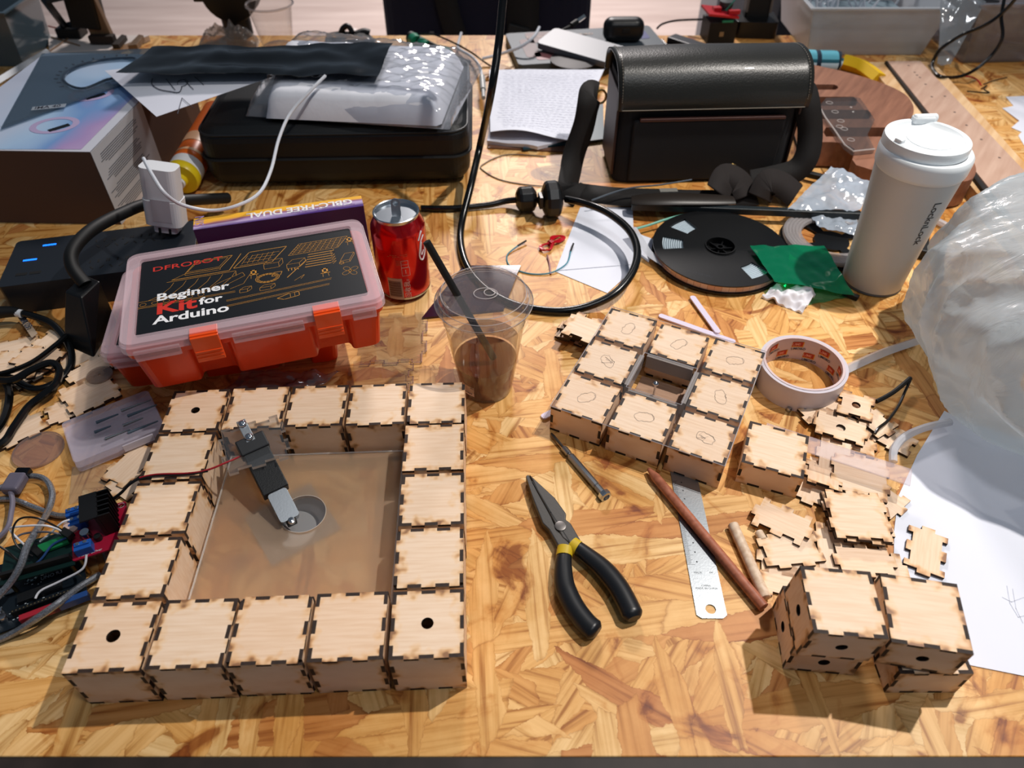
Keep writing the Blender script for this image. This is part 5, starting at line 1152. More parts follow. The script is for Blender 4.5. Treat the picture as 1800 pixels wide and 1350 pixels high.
# second, clear reel under the plastic bag
c = at(1462, 422, .004)
t = thing('clear_led_reel', 'clear coiled led strip on a black spoked reel behind the green film', 'reel', (c.x, c.y, .002), .4)
B = MB(); B.prism(circle(.070, 60), .0, .0015, [wedge(k*PI/2+.25, k*PI/2+1.35, .024, .060)[::-1] for k in range(4)]); obj('spoked_flange', B, BLACKP, t)
B = MB()
for k in range(5): B.tube([((.046+.0045*k)*math.cos(j*PI/24), (.046+.0045*k)*math.sin(j*PI/24), .0065) for j in range(48)], .0042, 8, closed=True)
obj('coiled_strip', B, clear('clear_strip_silicone', (196, 190, 190), .45, .1), t)

# clear bag on it, black bar, green film, tissue
t = thing('zip_bag', 'crumpled clear plastic bag leaning against the left of the tumbler', 'plastic bag', (0, 0, 0))
q = [at(1384, 368, .024), at(1512, 371, .024), at(1532, 322, .046), at(1462, 290, .040)]
obj('bag_film', patch(q, .0055, 40, 60, 40, .0004, 21), clear('crumpled_clear_polybag', (206, 218, 232), .52, .16, (240, 244, 250), 2.0), t)
q = [at(1440, 400, .012), at(1505, 412, .012), at(1508, 380, .016), at(1420, 372, .016)]
obj('bag_bottom', patch(q, .006, 60, 24, 16, .0004, 5), clear('crumpled_clear_polybag'), t)
B = MB(); a_, b_ = at(1110, 362, .018), at(1512, 378, .018); d_ = (b_-a_); B.box((a_+b_)/2, (d_.length, .010, .010), Rz(math.atan2(d_.y, d_.x)))
one('black_bar', 'long thin black bar lying in front of the messenger bag', 'bar', B, mat('dark_grey_bar', (34, 42, 46), .35), bevel=.001)
B = MB(); p = at(1428, 310, .010); B.box((p.x, p.y, .012), (.030, .010, .008), Rz(-.5)); one('small_black_block', 'small black block half hidden behind the clear plastic bag', 'block', B, BLACKM, bevel=.001)
GRN = clear('translucent_green_film', (10, 160, 116), .30, .12, (60, 205, 160), 1.3)
q = [at(1362, 492, .022), at(1502, 520, .008), at(1448, 432, .021), at(1318, 432, .024)]
one('green_film', 'translucent green plastic film between the black reel and the tumbler', 'plastic film', patch(q, .0032, 34, 44, 28, .0003, 31), GRN)
CRM = clear('pale_green_film', (150, 200, 150), .25, .15, (210, 240, 190), 1.2)
q = [at(1420, 535, .002), at(1490, 522, .002), at(1460, 495, .006), at(1370, 500, .010)]
one('clear_film_scrap', 'pale clear film scrap sticking out below the green film', 'plastic film', patch(q, .003, 60, 20, 12, .0003, 33), CRM)
q = [at(1340, 518, .006), at(1412, 546, .006), at(1436, 512, .010), at(1365, 496, .012)]
one('tissue', 'crumpled white tissue in front of the green film', 'tissue', patch(q, .010, 60, 36, 26, .003, 41), mat('white_tissue', (232, 230, 236), .9))
B = MB(); p = at(1495, 520, .003); B.box((p.x, p.y, .004), (.020, .007, .006), Rz(-.7)); one('small_black_clip', 'small black clip lying at the foot of the tumbler', 'clip', B, BLACKM, bevel=.001)

# ------------------------------------------------------------------ white tumbler
TX, TY = .474, .786
t = thing('travel_tumbler', 'tall white travel tumbler with a flip lid beside the grocery bag', 'tumbler', (TX, TY, 0))
TW = mat('matte_white_coating', (206, 208, 208), .42)
B = MB(); B.lathe([(.030, 0), (.0360, .001), (.0372, .004), (.0395, .05), (.0435, .110), (.0480, .158), (.0488, .165)], 72); obj('tumbler_body', B, TW, t)
B = MB(); B.lathe([(.0360, 0), (.0376, .0012), (.0372, .0040)], 64, cap=False); obj('base_ring', B, mat('grey_rubber_ring', (90, 92, 94), .6), t)
LW = mat('white_lid_plastic', (232, 237, 240), .35)
B = MB(); B.lathe([(.0486, .163), (.0500, .165), (.0506, .168), (.0512, .180), (.0508, .184), (.0490, .1862), (.0430, .1862)], 72, cap=False); obj('lid_collar', B, LW, t)
B = MB(); B.lathe([(.0465, .185), (.0470, .194), (.0462, .1975), (.0440, .1985), (.0385, .1985), (.0355, .1950), (.034, .1945), (0, .1945)], 72, c=(-.002, .004, 0)); B.add([], []); lid = obj('lid_top', B, LW, t)
B = MB(); B.box((-.002+.010, .004+.040, .1995), (.026, .010, .008)); B.tube([(-.004, .044, .2005), (.024, .046, .2005)], .0052, 14); obj('hinge', B, LW, lid, bevel=.002)
B = MB(); B.box((-.040, -.010, .1955), (.008, .010, .014), Rz(.5)); obj('flip_tab', B, LW, lid, bevel=.002)
B = MB(); B.prism([(.026*math.cos(k*PI/16+.15)+.002, .027*math.sin(k*PI/16+.15)+.004) for k in range(32)], .1945, .1952); obj('inner_disc', B, LW, lid, bevel=.0003)
bl_ = text('brand_lettering', 'LocknLock', .0135, (.008, .142, 0), -PI/2+.0, mat('grey_print', (60, 60, 62), .5), t, bold=.00012, wrap=.0462)
for v in bl_.data.vertices:
    z_ = v.co.z; r_ = (.0395+(z_-.05)*.0667 if z_ < .11 else .0435+(z_-.11)*.09375)+.0004; k_ = r_/math.hypot(v.co.x, v.co.y); v.co.x *= k_; v.co.y *= k_

# strips, tape, little bits
cable('led_strip_piece', 'clear led strip running from the tape roll under the grocery bag', 'led strip', [(1482, 652, .006), (1520, 634, .006), (1560, 617, .006), (1610, 600, .006)], .0058, clear('clear_silicone_sleeve'), n=4, sub=4).scale = (1, 1, 1)
cable('clear_tube', 'clear flat tube curling from under the white paper', 'tube', [(1570, 812, .005), (1572, 790, .008), (1590, 768, .012), (1625, 752, .012), (1670, 742, .010)], .0042, clear('clear_silicone_sleeve'), sub=6)
B = MB(); p0, p1 = at(1350, 740, .0385), at(1600, 842, .0225); d_ = (p1-p0); B.box((p0+p1)/2-Vector((0, 0, .006)), (d_.length, .022, .0015), Matrix(((d_.normalized().x, -d_.normalized().y, -d_.z*.0, ), (d_.normalized().y, d_.normalized().x, 0), (0, 0, 1))))
one('clear_acrylic_strip', 'long clear acrylic strip lying across the far plates beside the single box', 'acrylic strip', B, [clear('strip_acrylic', (222, 206, 212), .28, .05)], bevel=.0002)
for k, (a_, b_, w_, lb) in enumerate((((1215, 525), (1262, 590), .0075, 'white plastic strip pointing up between the reel and nine box set'), ((1158, 556), (1292, 604), .0075, 'longer white plastic strip behind the nine box set'), ((952, 736), (980, 722), .0075, 'short white strip end poking out left of the nine box set'))):
    a_, b_ = at(*a_), at(*b_); d_ = b_-a_; B = MB(); B.prism(rrect(d_.length, w_, .0034), 0, .0022)
    one('plastic_strip', lb, 'plastic strip', B, mat('pale_violet_plastic', (214, 204, 224), .4), ((a_+b_)/2)+Vector((0, 0, .0004+(.0023 if k == 0 else 0))), (0, 0, math.atan2(d_.y, d_.x)), bevel=.0004)
# tape roll
c, a, w, d = rect(.030, (1350, 690), (1478, 690), (1480, 602), (1350, 602))
p0, p1 = at(1337, 640, .030), at(1490, 645, .030); RT = (p1-p0).length/2; ctr = (p0+p1)/2
t = thing('tape_roll', 'roll of adhesive tape standing flat right of the nine box set', 'tape roll', (ctr.x+.001, ctr.y+.004, 0))
B = MB(); B.lathe([(RT-.0038, .0), (RT, .0), (RT, .030), (RT-.0034, .030)], 90, cap=False); obj('wound_tape', B, mat('silvery_white_tape', (206, 198, 206), .35), t)
B = MB(); B.lathe([(RT-.0036, .0305), (RT-.0062, .0305), (RT-.0064, 0), (RT-.0036, 0), (RT-.0036, .0305)], 90, cap=False); core = obj('cardboard_core', B, mat('printed_core_paper', (212, 190, 190), .5), t)
RI = RT-.0066
def in_wrap(name, quads, m_, rotz=0):
    B = MB()
    for s0, z0, s1, z1, sk in quads:
        n = 4
        for k in range(n):
            a, b_ = s0+(s1-s0)*k/n, s0+(s1-s0)*(k+1)/n
            f = lambda s, z: (RI*math.sin(s/RI), RI*math.cos(s/RI), z)
            sh = lambda s: (s-s0)*sk
            B.add([f(a, z0+sh(a)), f(b_, z0+sh(b_)), f(b_, z1+sh(b_)), f(a, z1+sh(a))], [(0, 1, 2, 3)])
    return obj(name, B, m_, core, fix=False)
ql, qr, qk = [], [], []
for k in range(15):
    s0 = -.108+k*.0155; z0 = .0175 if k % 2 else .0045
    ql.append((s0, z0, s0+.0128, z0+.0078, .12)); qr.append((s0+.0003, z0+.0011, s0+.0118, z0+.0076, .12))
RI -= 0; in_wrap('yellow_label_print', ql, mat('yellow_label', (226, 160, 40), .5)); RI -= .00015; in_wrap('red_label_print', qr, mat('red_label', (178, 44, 30), .5))
def inner_text(body, s, z, size, m_, inset=.0003):
    cu = bpy.data.curves.new('c', 'FONT'); cu.body = body; cu.size = size; cu.resolution_u = 2; cu.offset = .0001
    o = bpy.data.objects.new('t', cu); C.objects.link(o); bpy.context.view_layer.update(); me = bpy.data.meshes.new_from_object(o.evaluated_get(bpy.context.evaluated_depsgraph_get())); bpy.data.objects.remove(o)
    r = RI-inset; return me, r, s, z
B = MB(); B2 = MB()
for k in range(15):
    s0 = -.108+k*.0155; z0 = .0175 if k % 2 else .0045
    for body, zz, sz, bb in (('UMORO', z0-.0040, .0043, B), ('UMI', z0+.0025, .0052, B2)):
        me, r, s, z = inner_text(body, s0, zz, sz, None)
        bb.add([(r*math.sin((s+v.co.x)/r), r*math.cos((s+v.co.x)/r), z+v.co.y+v.co.x*.12) for v in me.vertices], [tuple(p.vertices) for p in me.polygons])
obj('core_lettering', B, INK, core, fix=False); obj('core_logo_lettering', B2, mat('pink_print', (226, 150, 130), .5), core, fix=False)
B = MB(); p = at(1386, 722); B.lathe([(.0028, 0), (.0030, .003), (.002, .0044), (0, .0046)], 12); one('tiny_nut', 'tiny grey nut lying in front of the tape roll', 'nut', B, STEEL, (p.x, p.y, .0004))

# ------------------------------------------------------------------ pliers
t = thing('long_nose_pliers', 'long nose pliers with black and yellow grips in the middle', 'pliers', (0, 0, 0))
def px2(l, z=.006): return [(at(x, y, z).x, at(x, y, z).y) for x, y in l]
B = MB()
jawL = [(925, 842), (931, 838), (945, 862), (966, 905), (968, 900), (990, 935), (1000, 960), (1012, 975), (985, 978), (990, 962), (975, 955), (955, 925), (938, 885)]
j1 = px2([(924, 841), (930, 838), (952, 868), (971, 905), (966, 915), (985, 945), (1000, 948), (1010, 963), (1012, 975), (1004, 958), (992, 964), (980, 972), (958, 930), (938, 890)])
L1 = px2([(924, 841), (929, 838), (944, 868), (968, 912), (978, 935), (1003, 962), (1004, 968), (986, 974), (964, 935), (953, 924), (938, 886)])
R1 = px2([(930, 838), (936, 844), (975, 880), (995, 908), (994, 918), (1003, 925), (1022, 958), (1006, 964), (988, 950), (968, 912), (944, 868)])
B.prism(ccw(L1), .0015, .0105); obj('jaw', B, DARKSTEEL, t, bevel=.0012, bseg=3); B = MB(); B.prism(ccw(R1), .0020, .0110); obj('jaw', B, DARKSTEEL, t, bevel=.0012, bseg=3)
B = MB(); c = at(985, 925, .0108); B.lathe([(.0052, .010), (.0052, .0116), (.0040, .0119), (0, .0119)], 24, (c.x, c.y, 0)); obj('rivet', B, mat('polished_rivet', (110, 106, 104), .4, .9), t)
B = MB(); B.ribbon(px2([(936, 852), (968, 906), (1000, 956)]), .0009, .01115); obj('joint_gap', B, BLACKM, t, fix=False)
GRIPM = mat('black_rubber_grip', (20, 22, 26), .36); YEL = mat('yellow_grip_collar', (196, 166, 30), .45)
for pts, ypts in (([(992, 975), (990, 995), (993, 1030), (1008, 1065), (1030, 1095), (1050, 1112)], [(994, 963), (992, 974)]), ([(1014, 962), (1030, 975), (1060, 1000), (1085, 1030), (1102, 1060), (1115, 1088)], [(1005, 956), (1013, 962)])):
    B = MB(); B.tube([at(*p, .0085) for p in pts], lambda u: .0066+.0028*min(1, u*2.2)-.0022*max(0, (u-.93)/.07)*1.6, 16, 8, flat=(1, .82)); g = obj('grip', B, GRIPM, t)
    B = MB(); B.tube([at(*p, .0085) for p in ypts]+[at(*pts[0], .0085)+(at(*pts[1], .0085)-at(*pts[0], .0085))*.15], .0074, 16, 0, flat=(1, .84)); obj('yellow_collar', B, YEL, t)
# small screwdriver
a_, b_ = at(969, 762, .004), at(1069, 878, .004); d_ = (b_-a_); M_ = Matrix.Translation(a_) @ d_.to_track_quat('Z', 'Y').to_matrix().to_4x4(); L0 = d_.length
t = thing('precision_screwdriver', 'slim steel precision screwdriver between the pliers and nine box set', 'screwdriver', (0, 0, 0))
def lt(prof, n, m_, nm, smooth=True):
    B = MB(); B.lathe(prof, n, smooth=smooth); return obj(nm, at_m(B, M_), m_, t)
lt([(.0012, 0), (.0016, .004), (.0016, L0*.24)], 10, DARKSTEEL, 'blade')
lt([(.0030, L0*.23), (.0034, L0*.25), (.0034, L0*.33), (.0024, L0*.335), (.0024, L0*.36)], 16, STEEL, 'ferrule')
lt([(.0034, L0*.355), (.0038, L0*.37), (.0038, L0*.80), (.0030, L0*.81), (.0036, L0*.82), (.0036, L0*.91)], 9, STEEL, 'knurled_handle', False)
lt([(.0036, L0*.90), (.0062, L0*.915), (.0066, L0*.955), (.0062, L0*.97), (.0040, L0*.975), (.0036, L0*.95), (0, L0*.95)], 8, ALU, 'swivel_cap', False)
# ruler
t = thing('steel_ruler', 'steel ruler sticking out from under the nine box set below the pencil', 'ruler', (0, 0, .0003))
a_ = [at(1172, 828), at(1230, 1088), at(1275, 1085), at(1222, 828)]
e0 = (at(1200, 830)-at(1252, 1092)).normalized(); e1 = Vector((-e0.y, e0.x, 0)); base = at(1252, 1088); Lr = .20
M_ = Matrix(((-e1.x, e0.x, 0, base.x), (-e1.y, e0.y, 0, base.y), (0, 0, 1, 0), (0, 0, 0, 1))); wR = .026
t.matrix_world = Matrix.Translation((0, 0, .0004)) @ M_
B = MB(); B.prism([(-wR/2, .003), (-wR/2+.004, 0), (wR/2-.004, 0), (wR/2, .003), (wR/2, Lr), (-wR/2, Lr)], 0, .0008, [circle(.0045, 24, (0, .0085))[::-1]]); pl_ = obj('ruler_blade', B, STEEL, t)
B = MB()
for k in range(96):
    l_ = .007 if k % 10 == 0 else (.0055 if k % 5 == 0 else .004); B.box((-wR/2+l_/2, .052+k*.001, .00085), (l_, .00018, .0001))
for k in range(16):
    B.box((-wR/2+.009, .055+k*.010, .00085), (.0012, .0014, .0001))
obj('scale_marks', B, mat('etched_scale', (60, 64, 68), .6), pl_)
text('ruler_lettering', 'CHINA\nMADE IN CHINA', .0026, (0, .030, .00088), 0, mat('etched_scale'), pl_, align='CENTER'); text('ruler_lettering_upper', 'MADE         1M', .0026, (0, .043, .00088), 0, mat('etched_scale'), pl_, align='CENTER')
# dowels
def rod(name, label, a_, b_, r, m_, tip=0, cat='dowel', z=None):
    A2, B2 = at(*a_, r if z is None else z), at(*b_, r if z is None else z); d2 = B2-A2; M2 = Matrix.Translation(A2) @ d2.to_track_quat('Z', 'Y').to_matrix().to_4x4(); B = MB()
    B.lathe(([(.0018, -.0), (r, tip)] if tip else [(r*.9, 0), (r, .0005)])+[(r, d2.length-.0005), (r*.85, d2.length)], 16); return one(name, label, cat, at_m(B, M2), m_)
rod('cedar_rod', 'long reddish brown rod crossing over the steel ruler', (1140, 824, ), (1343, 1068), .0048, CEDAR, .012, 'rod', .0060)
rod('wooden_dowel', 'pale wooden dowel lying right of the reddish rod', (1288, 922), (1346, 1052), .0050, DOWEL)
rod('wooden_dowel', 'short pale dowel end showing below the scorched tilted plate', (1333, 935), (1342, 950), .0040, DOWEL)
rod('wooden_stick', 'thin bamboo stick standing out of the gap of the nine box set', (1158, 828), (1178, 770), .0022, make_wood('bamboo', (216, 170, 104), (186, 136, 74), (200, 20, 200)), 0, 'stick', .004)

# ------------------------------------------------------------------ messenger bag
LEATH = mat('dark_olive_leather', (33, 33, 30), .34, bump=.0003, bump_scale=420, coat=.1); CANV = mat('charcoal_canvas', (27, 28, 31), .85, bump=.0003, bump_scale=1400); BRN = mat('brown_leather_trim', (62, 40, 36), .5)
BX, BY = .290, 1.098; BWd, BD, BH = .272, .105, .150
t = thing('messenger_bag', 'upright dark canvas messenger bag with an olive leather flap', 'bag', (BX, BY, 0), .05)
B = MB(); B.prism(rrect(BWd, BD, .020), .002, BH); 
B.v = [(x, y+.012*(z/BH)-(.006*math.sin(PI*z/BH)) if y < 0 else y+.008, z) for x, y, z in B.v]; obj('bag_body', B, CANV, t, bevel=.006, bseg=3)
B = MB(); B.box((0, -BD/2-.0005, .053), (BWd-.045, .007, .098)); obj('front_pocket', B, CANV, t, bevel=.003)
B = MB(); B.box((0.003, -BD/2-.0020, .1030), (BWd-.055, .008, .005)); obj('pocket_trim', B, mat('reddish_brown_trim', (92, 58, 50), .45), t, bevel=.002)
# curved flap: a profile in y/z swept along x
prof = [(-.056, .118), (-.057, .128), (-.055, .140), (-.048, .155), (-.036, .168), (-.018, .176), (.004, .178), (.030, .175), (.050, .168), (.062, .156), (.066, .13)]
B = MB(); 
cp = catmull([(0, y, z) for y, z in prof], 4)
def flap(u, v):
    i = v*(len(cp)-1); i0 = min(int(i), len(cp)-2); p = cp[i0].lerp(cp[i0+1], i-i0); wd = (BWd+.014)/2*(1-.02*(1-v)); s = 1-.0*u
    return ((u*2-1)*wd, p.y, p.z+.004*math.sin(PI*u)*0+.003*(nz(u*3, v*2, 1)))
B.sheet(flap, 30, len(cp)-1); fl_ = obj('leather_flap', B, LEATH, t, solid=.0032)
B = MB()
for sx in (-1, 1):
    for k in range(4, len(cp)-2, 1):
        a_, b_ = cp[k], cp[k].lerp(cp[k+1], .55); o_ = Vector((0, -.0008 if a_.y < 0 else 0, .0028)); B.tube([Vector((sx*(BWd/2-.001), a_.y-.0010, a_.z))+o_, Vector((sx*(BWd/2-.001), b_.y-.0010, b_.z))+o_], .0005, 4)
B.tube([(-BWd/2+.002, -.0595, .1195), (BWd/2-.002, -.0595, .1195)], .0006, 4); obj('stitching', B, mat('pale_thread', (128, 120, 108), .7), fl_)
B = MB(); B.box((-BWd/2-.0005, .004, .075), (.004, BD*.9, .130)); obj('left_gusset', B, BRN, t, bevel=.0015); B = MB(); B.box((BWd/2+.0005, .004, .075), (.004, BD*.9, .130)); obj('right_gusset', B, BRN, t, bevel=.0015)
STRAP = mat('dark_woven_strap', (17, 14, 14), .8, bump=.0003, bump_scale=900)
def strap(name, pts, w_, par, m_=STRAP, twist=None, th=.0016):
    P_ = catmull(pts, 8); B = MB(); n = len(P_); vs = []
    for i, p in enumerate(P_):
        d2 = (P_[min(i+1, n-1)]-P_[max(i-1, 0)]).normalized(); tw = twist(i/(n-1)) if twist else Vector((0, 0, 1)); s_ = d2.cross(tw).normalized() if d2.cross(tw).length > 1e-4 else Vector((1, 0, 0))
        vs += [p-s_*(w_/2), p+s_*(w_/2)]
    B.add(vs, [(2*i, 2*i+1, 2*i+3, 2*i+2) for i in range(n-1)], smooth=True); return obj(name, B, m_, par, solid=th)
bag = t; inv_ = Matrix.Translation((BX, BY, 0)) @ Matrix.Rotation(.05, 4, 'Z'); inv_ = inv_.inverted()
def L2(p): return inv_ @ p
st = strap('shoulder_strap', [L2(at(1050, 168, .125)), L2(at(1038, 165, .130)), L2(at(1034, 185, .118)), L2(at(1025, 225, .085)), L2(at(1010, 268, .050)), L2(at(1003, 300, .030)), L2(at(1000, 330, .020)), L2(at(1020, 345, .012))], .038, bag, twist=lambda u: Vector((.45, -.8, .5)))
st2 = strap('shoulder_strap', [L2(at(1398, 172, .125)), L2(at(1412, 160, .130)), L2(at(1420, 190, .110)), L2(at(1424, 235, .075)), L2(at(1418, 275, .045)), L2(at(1398, 300, .025)), L2(at(1360, 312, .018)), L2(at(1320, 320, .016))], .036, bag, twist=lambda u: Vector((-.3, -.8, .5)))
strap('strap_loop', [L2(at(1385, 215, .060)), L2(at(1402, 262, .040)), L2(at(1405, 295, .020)), L2(at(1390, 315, .010))], .026, bag, twist=lambda u: Vector((.8, -.5, .2)))
strap('strap_on_table', [L2(at(1000, 335, .014)), L2(at(1080, 345, .014)), L2(at(1160, 348, .014)), L2(at(1250, 350, .012)), L2(at(1330, 345, .010))], .030, bag, twist=lambda u: Vector((0, -.5, .9)))
pad = MB(); pad.tube([L2(at(1110, 352, .024)), L2(at(1180, 350, .028)), L2(at(1290, 352, .024))], lambda u: .016*math.sin(PI*(.12+.76*u))**.4, 12, 6, flat=(1, .3)); obj('shoulder_pad', pad, mat('dark_leather_pad', (40, 34, 30), .4), bag)
strap('folded_strap', [L2(at(1262, 338, .030)), L2(at(1275, 312, .040)), L2(at(1300, 322, .030)), L2(at(1312, 345, .016))], .040, bag, mat('brown_woven_strap', (34, 28, 27), .85, bump=.0003, bump_scale=900), twist=lambda u: Vector((.2, -.7, .6)))
strap('folded_strap', [L2(at(1335, 348, .014)), L2(at(1350, 322, .032)), L2(at(1375, 326, .026)), L2(at(1398, 345, .012))], .040, bag, mat('brown_woven_strap'), twist=lambda u: Vector((.2, -.7, .6)))
for px_, py_, z_ in ((1056, 170, .122), (1394, 168, .122), (1285, 300, .035)):
    B = MB(); p = L2(at(px_, py_, z_)); B.tube([p+Vector((.008*math.cos(k*PI/6), 0, .010*math.sin(k*PI/6))) for k in range(12)], .0018, 8, closed=True); obj('metal_ring', B, BRASS, bag)
B = MB(); p = L2(at(1345, 318, .018)); B.box(p, (.014, .016, .010), Rz(.2)); obj('strap_keeper', B, BRN, bag, bevel=.001)
B = MB(); p = L2(at(1175, 335, .030)); B.box(p, (.026, .010, .002)); obj('grey_tag', B, mat('grey_cloth_tag', (120, 118, 112), .8), bag)

# ------------------------------------------------------------------ papers, laptop, phone, earbud case
t = thing('handwritten_papers', 'stack of handwritten white sheets behind the hanging cord', 'paper', (0, 0, 0))
qs = [at(862, 232, .022), at(1010, 240, .022), at(1062, 122, .022), at(860, 122, .022)]
obj('top_sheet', patch(qs, .002, 12, 20, 20, .0004, 2, lambda u, v: .006*(1-v)**3*math.sin(u*5)), PAPER, t)
B = MB(); rg = random.Random(2)
for k in range(26):
    v = .06+k*.034
    a_ = qs[0].lerp(qs[3], v); b_ = qs[1].lerp(qs[2], v); u = rg.uniform(.08, .16)
    while u < .93:
        l_ = rg.uniform(.02, .06); p, q_ = a_.lerp(b_, u), a_.lerp(b_, min(u+l_, .96)); B.ribbon([(p.x, p.y+.0015*rg.uniform(-1, 1)), ((p.x+q_.x)/2, (p.y+q_.y)/2+.002*rg.uniform(-1, 1)), (q_.x, q_.y)], .0009, .0285+.002*0); u += l_+rg.uniform(.008, .03)
ts = t.children[0]; obj('handwriting', B, mat('pencil_grey', (150, 152, 176), .8), ts, fix=False)
q2 = [at(868, 236, .013), at(1008, 254, .013), at(1050, 190, .013), at(870, 170, .013)]
obj('under_sheets', patch([at(856, 246, .010), at(945, 258, .010), at(1012, 238, .010), at(868, 190, .010)], .003, 20, 12, 12, .006, 8), mat('shaded_paper_stack', (210, 210, 222), .8), t)
obj('teal_folder', patch([at(920, 262, .006), at(1062, 244, .006), at(1060, 180, .006), at(900, 190, .006)], 0, 1, 2, 2, .003), mat('teal_folder_card', (20, 60, 72), .4), t)
c = at(960, 240); B = MB(); B.prism(ccw([(p.x, p.y) for p in (at(858, 262), at(1012, 270), at(1060, 240), at(1050, 170), at(862, 170))]), .0004, .0028)
one('brown_board', 'thin brown board under the handwritten papers', 'board', B, mat('brown_hardboard', (110, 76, 58), .5))
GREYL = mat('grey_laptop_lid', (70, 80, 88), .5, .1)
P4 = [at(895, 122, .016), at(1168, 90, .016), at(1150, 52, .016), at(906, 52, .016)]
c, a, w, d = rect(.018, (894, 125), (1172, 88), (1152, 52), (904, 50))
t = thing('closed_laptop', 'closed grey laptop with dark stickers behind the handwritten papers', 'laptop', (c.x, c.y, .001), a)
B = MB(); B.prism(rrect(w, d, .010), 0, .017); lp = obj('laptop_shell', B, GREYL, t, bevel=.002)
for x, y, sx, sy, col in ((-.22, .30, .16, .060, (96, 58, 58)), (-.38, -.02, .06, .10, (86, 48, 52)), (-.30, -.28, .09, .04, (150, 96, 100)), (-.05, -.22, .13, .055, (60, 42, 44)), (.40, .20, .05, .05, (56, 62, 120))):
    B = MB(); B.prism(rrect(sx*w*1.6 if sx < .1 else sx*w*1.9, sy, .008, c=(x*w, y*d)), .0171, .0175); obj('sticker', B, mat('sticker_%d_%d_%d' % col, col, .45), lp)
text('sticker_lettering', 'TOMORROW IS WEIRD', .014, (-.38*w, .29*d, .0178), 0, mat('pale_sticker_print', (190, 160, 140), .5), lp)
a_, b_ = at(958, 66, .040), at(1072, 98, .034); d_ = b_-a_; 
B = MB(); B.prism(rrect(d_.length+.02, .075, .010), -.006, .006); one('power_bank', 'silver grey slab resting tilted on the closed laptop', 'power bank', B, mat('silver_grey_metal', (104, 108, 114), .45, .1), (a_+b_)/2+Vector((.01, .01, -.006)), (.10, .04, math.atan2(d_.y, d_.x)), bevel=.003)
B = MB(); p = at(1010, 100, .026); B.lathe([(.045, 0), (.048, .003), (.03, .006), (0, .006)], 32); one('dark_oval_case', 'dark flat oval case under the silver slab', 'case', B, mat('dark_maroon_plastic', (30, 24, 28), .55), (p.x, p.y, .0185), scale=None) if False else one('dark_oval_case', 'dark flat oval case under the silver slab', 'case', B, mat('dark_maroon_plastic', (30, 24, 28), .55), (p.x, p.y, .0185))
p = at(1094, 70, .020); t = thing('earbud_case', 'rounded black earbud charging case on the closed laptop', 'earbud case', (p.x, p.y, .0182), .02)
B = MB(); B.prism(rrect(.084, .040, .019, 8), 0, .046); obj('case_shell', B, BLACKP, t, bevel=.0165, bseg=7)
B = MB(); B.box((0.003, -.0202, .026), (.017, .002, .009)); obj('charging_port', B, BLACKM, t, bevel=.001)
B = MB(); B.box((0, -.0192, .0300), (.060, .0004, .0010)); obj('lid_seam', B, mat('seam_dark', (6, 6, 7), .6), t)
cable('hdmi_style_cable', 'black cable with a bright metal plug lying on the laptop', 'cable', [(970, 62, .028), (985, 55, .032), (1000, 47, .036), (1006, 44, .038)], .0030, BLACKM, extra=None)
B = MB(); B.tube([at(1004, 45, .0375), at(1014, 38, .041)], .0058, 10); B.mi = 1; B.tube([at(1014, 38, .041), at(1027, 29, .045)], .0050, 4); one('metal_plug', 'bright silver plug tip of the black cable on the laptop', 'connector', B, [BLACKM, mat('bright_plug_metal', (230, 228, 222), .15, 1)])
cable('white_cable', 'white cable crossing from the laptop towards the clear bag', 'cable', [(948, 48, .050), (938, 65, .046), (915, 82, .034), (880, 95, .018), (862, 100, .014), (848, 103, .012)], .0030, WHITEC)
t = thing('earphone_cable', 'white cable with a plug hanging beside the clear bagged cloth', 'cable', (0, 0, 0))
B = MB(); B.tube([at(*p) for p in [(811, 58, .018), (806, 75, .010), (806, 85, .008), (830, 100, .012), (843, 118, .020), (847, 135, .028)]], .0030, 8, 8); obj('cable_sheath', B, WHITEC, t)
B = MB(); B.tube([at(847, 135, .028), at(849, 158, .024)], .0058, 10); B.tube([at(849, 158, .024), at(850, 172, .022)], .0038, 10); obj('plug', B, mat('grey_white_plug', (170, 172, 170), .4), t)
t = thing('marker_screwdriver', 'black and green screwdriver lying behind the clear bag', 'screwdriver', (0, 0, 0))
B = MB(); B.tube([at(722, 66, .012), at(735, 72, .012), at(770, 88, .012), at(800, 100, .011)], lambda u: .013-.006*u, 12, 4); obj('handle', B, BLACKM, t)
for a_, b_, r_ in (((727, 69), (733, 75), .0138), ((740, 77), (752, 83), .0125), ((782, 90), (790, 95), .0100)):
    B = MB(); B.tube([at(*a_, .012), at(*b_, .012)], r_, 12); obj('green_grip', B, mat('green_grip_plastic', (16, 130, 96), .4), t)
B = MB(); B.tube([at(800, 100, .011), at(826, 110, .008)], .0045, 8); obj('shaft', B, BLACKM, t)
cable('black_cable', 'thin black cable looping over the green screwdriver', 'cable', [(735, 60, .030), (760, 60, .034), (795, 74, .034), (828, 92, .024), (856, 112, .006), (872, 120, .003)], .0018, CORD)
q = [at(1040, 92, .020), at(1090, 86, .020), at(1080, 80, .020), at(1050, 82, .020)]
one('white_card', 'small white card on the laptop behind the silver slab', 'card', patch(q, 0, 1, 2, 2, .001), PAPER)
one('brown_white_scrap', 'crumpled tan and white wrapper left of the handwritten papers', 'wrapper', patch([at(846, 132, .010), at(866, 128, .010), at(905, 114, .008), at(872, 112, .008)], .006, 40, 12, 10, .002, 3), mat('tan_wrapper', (196, 160, 130), .6))

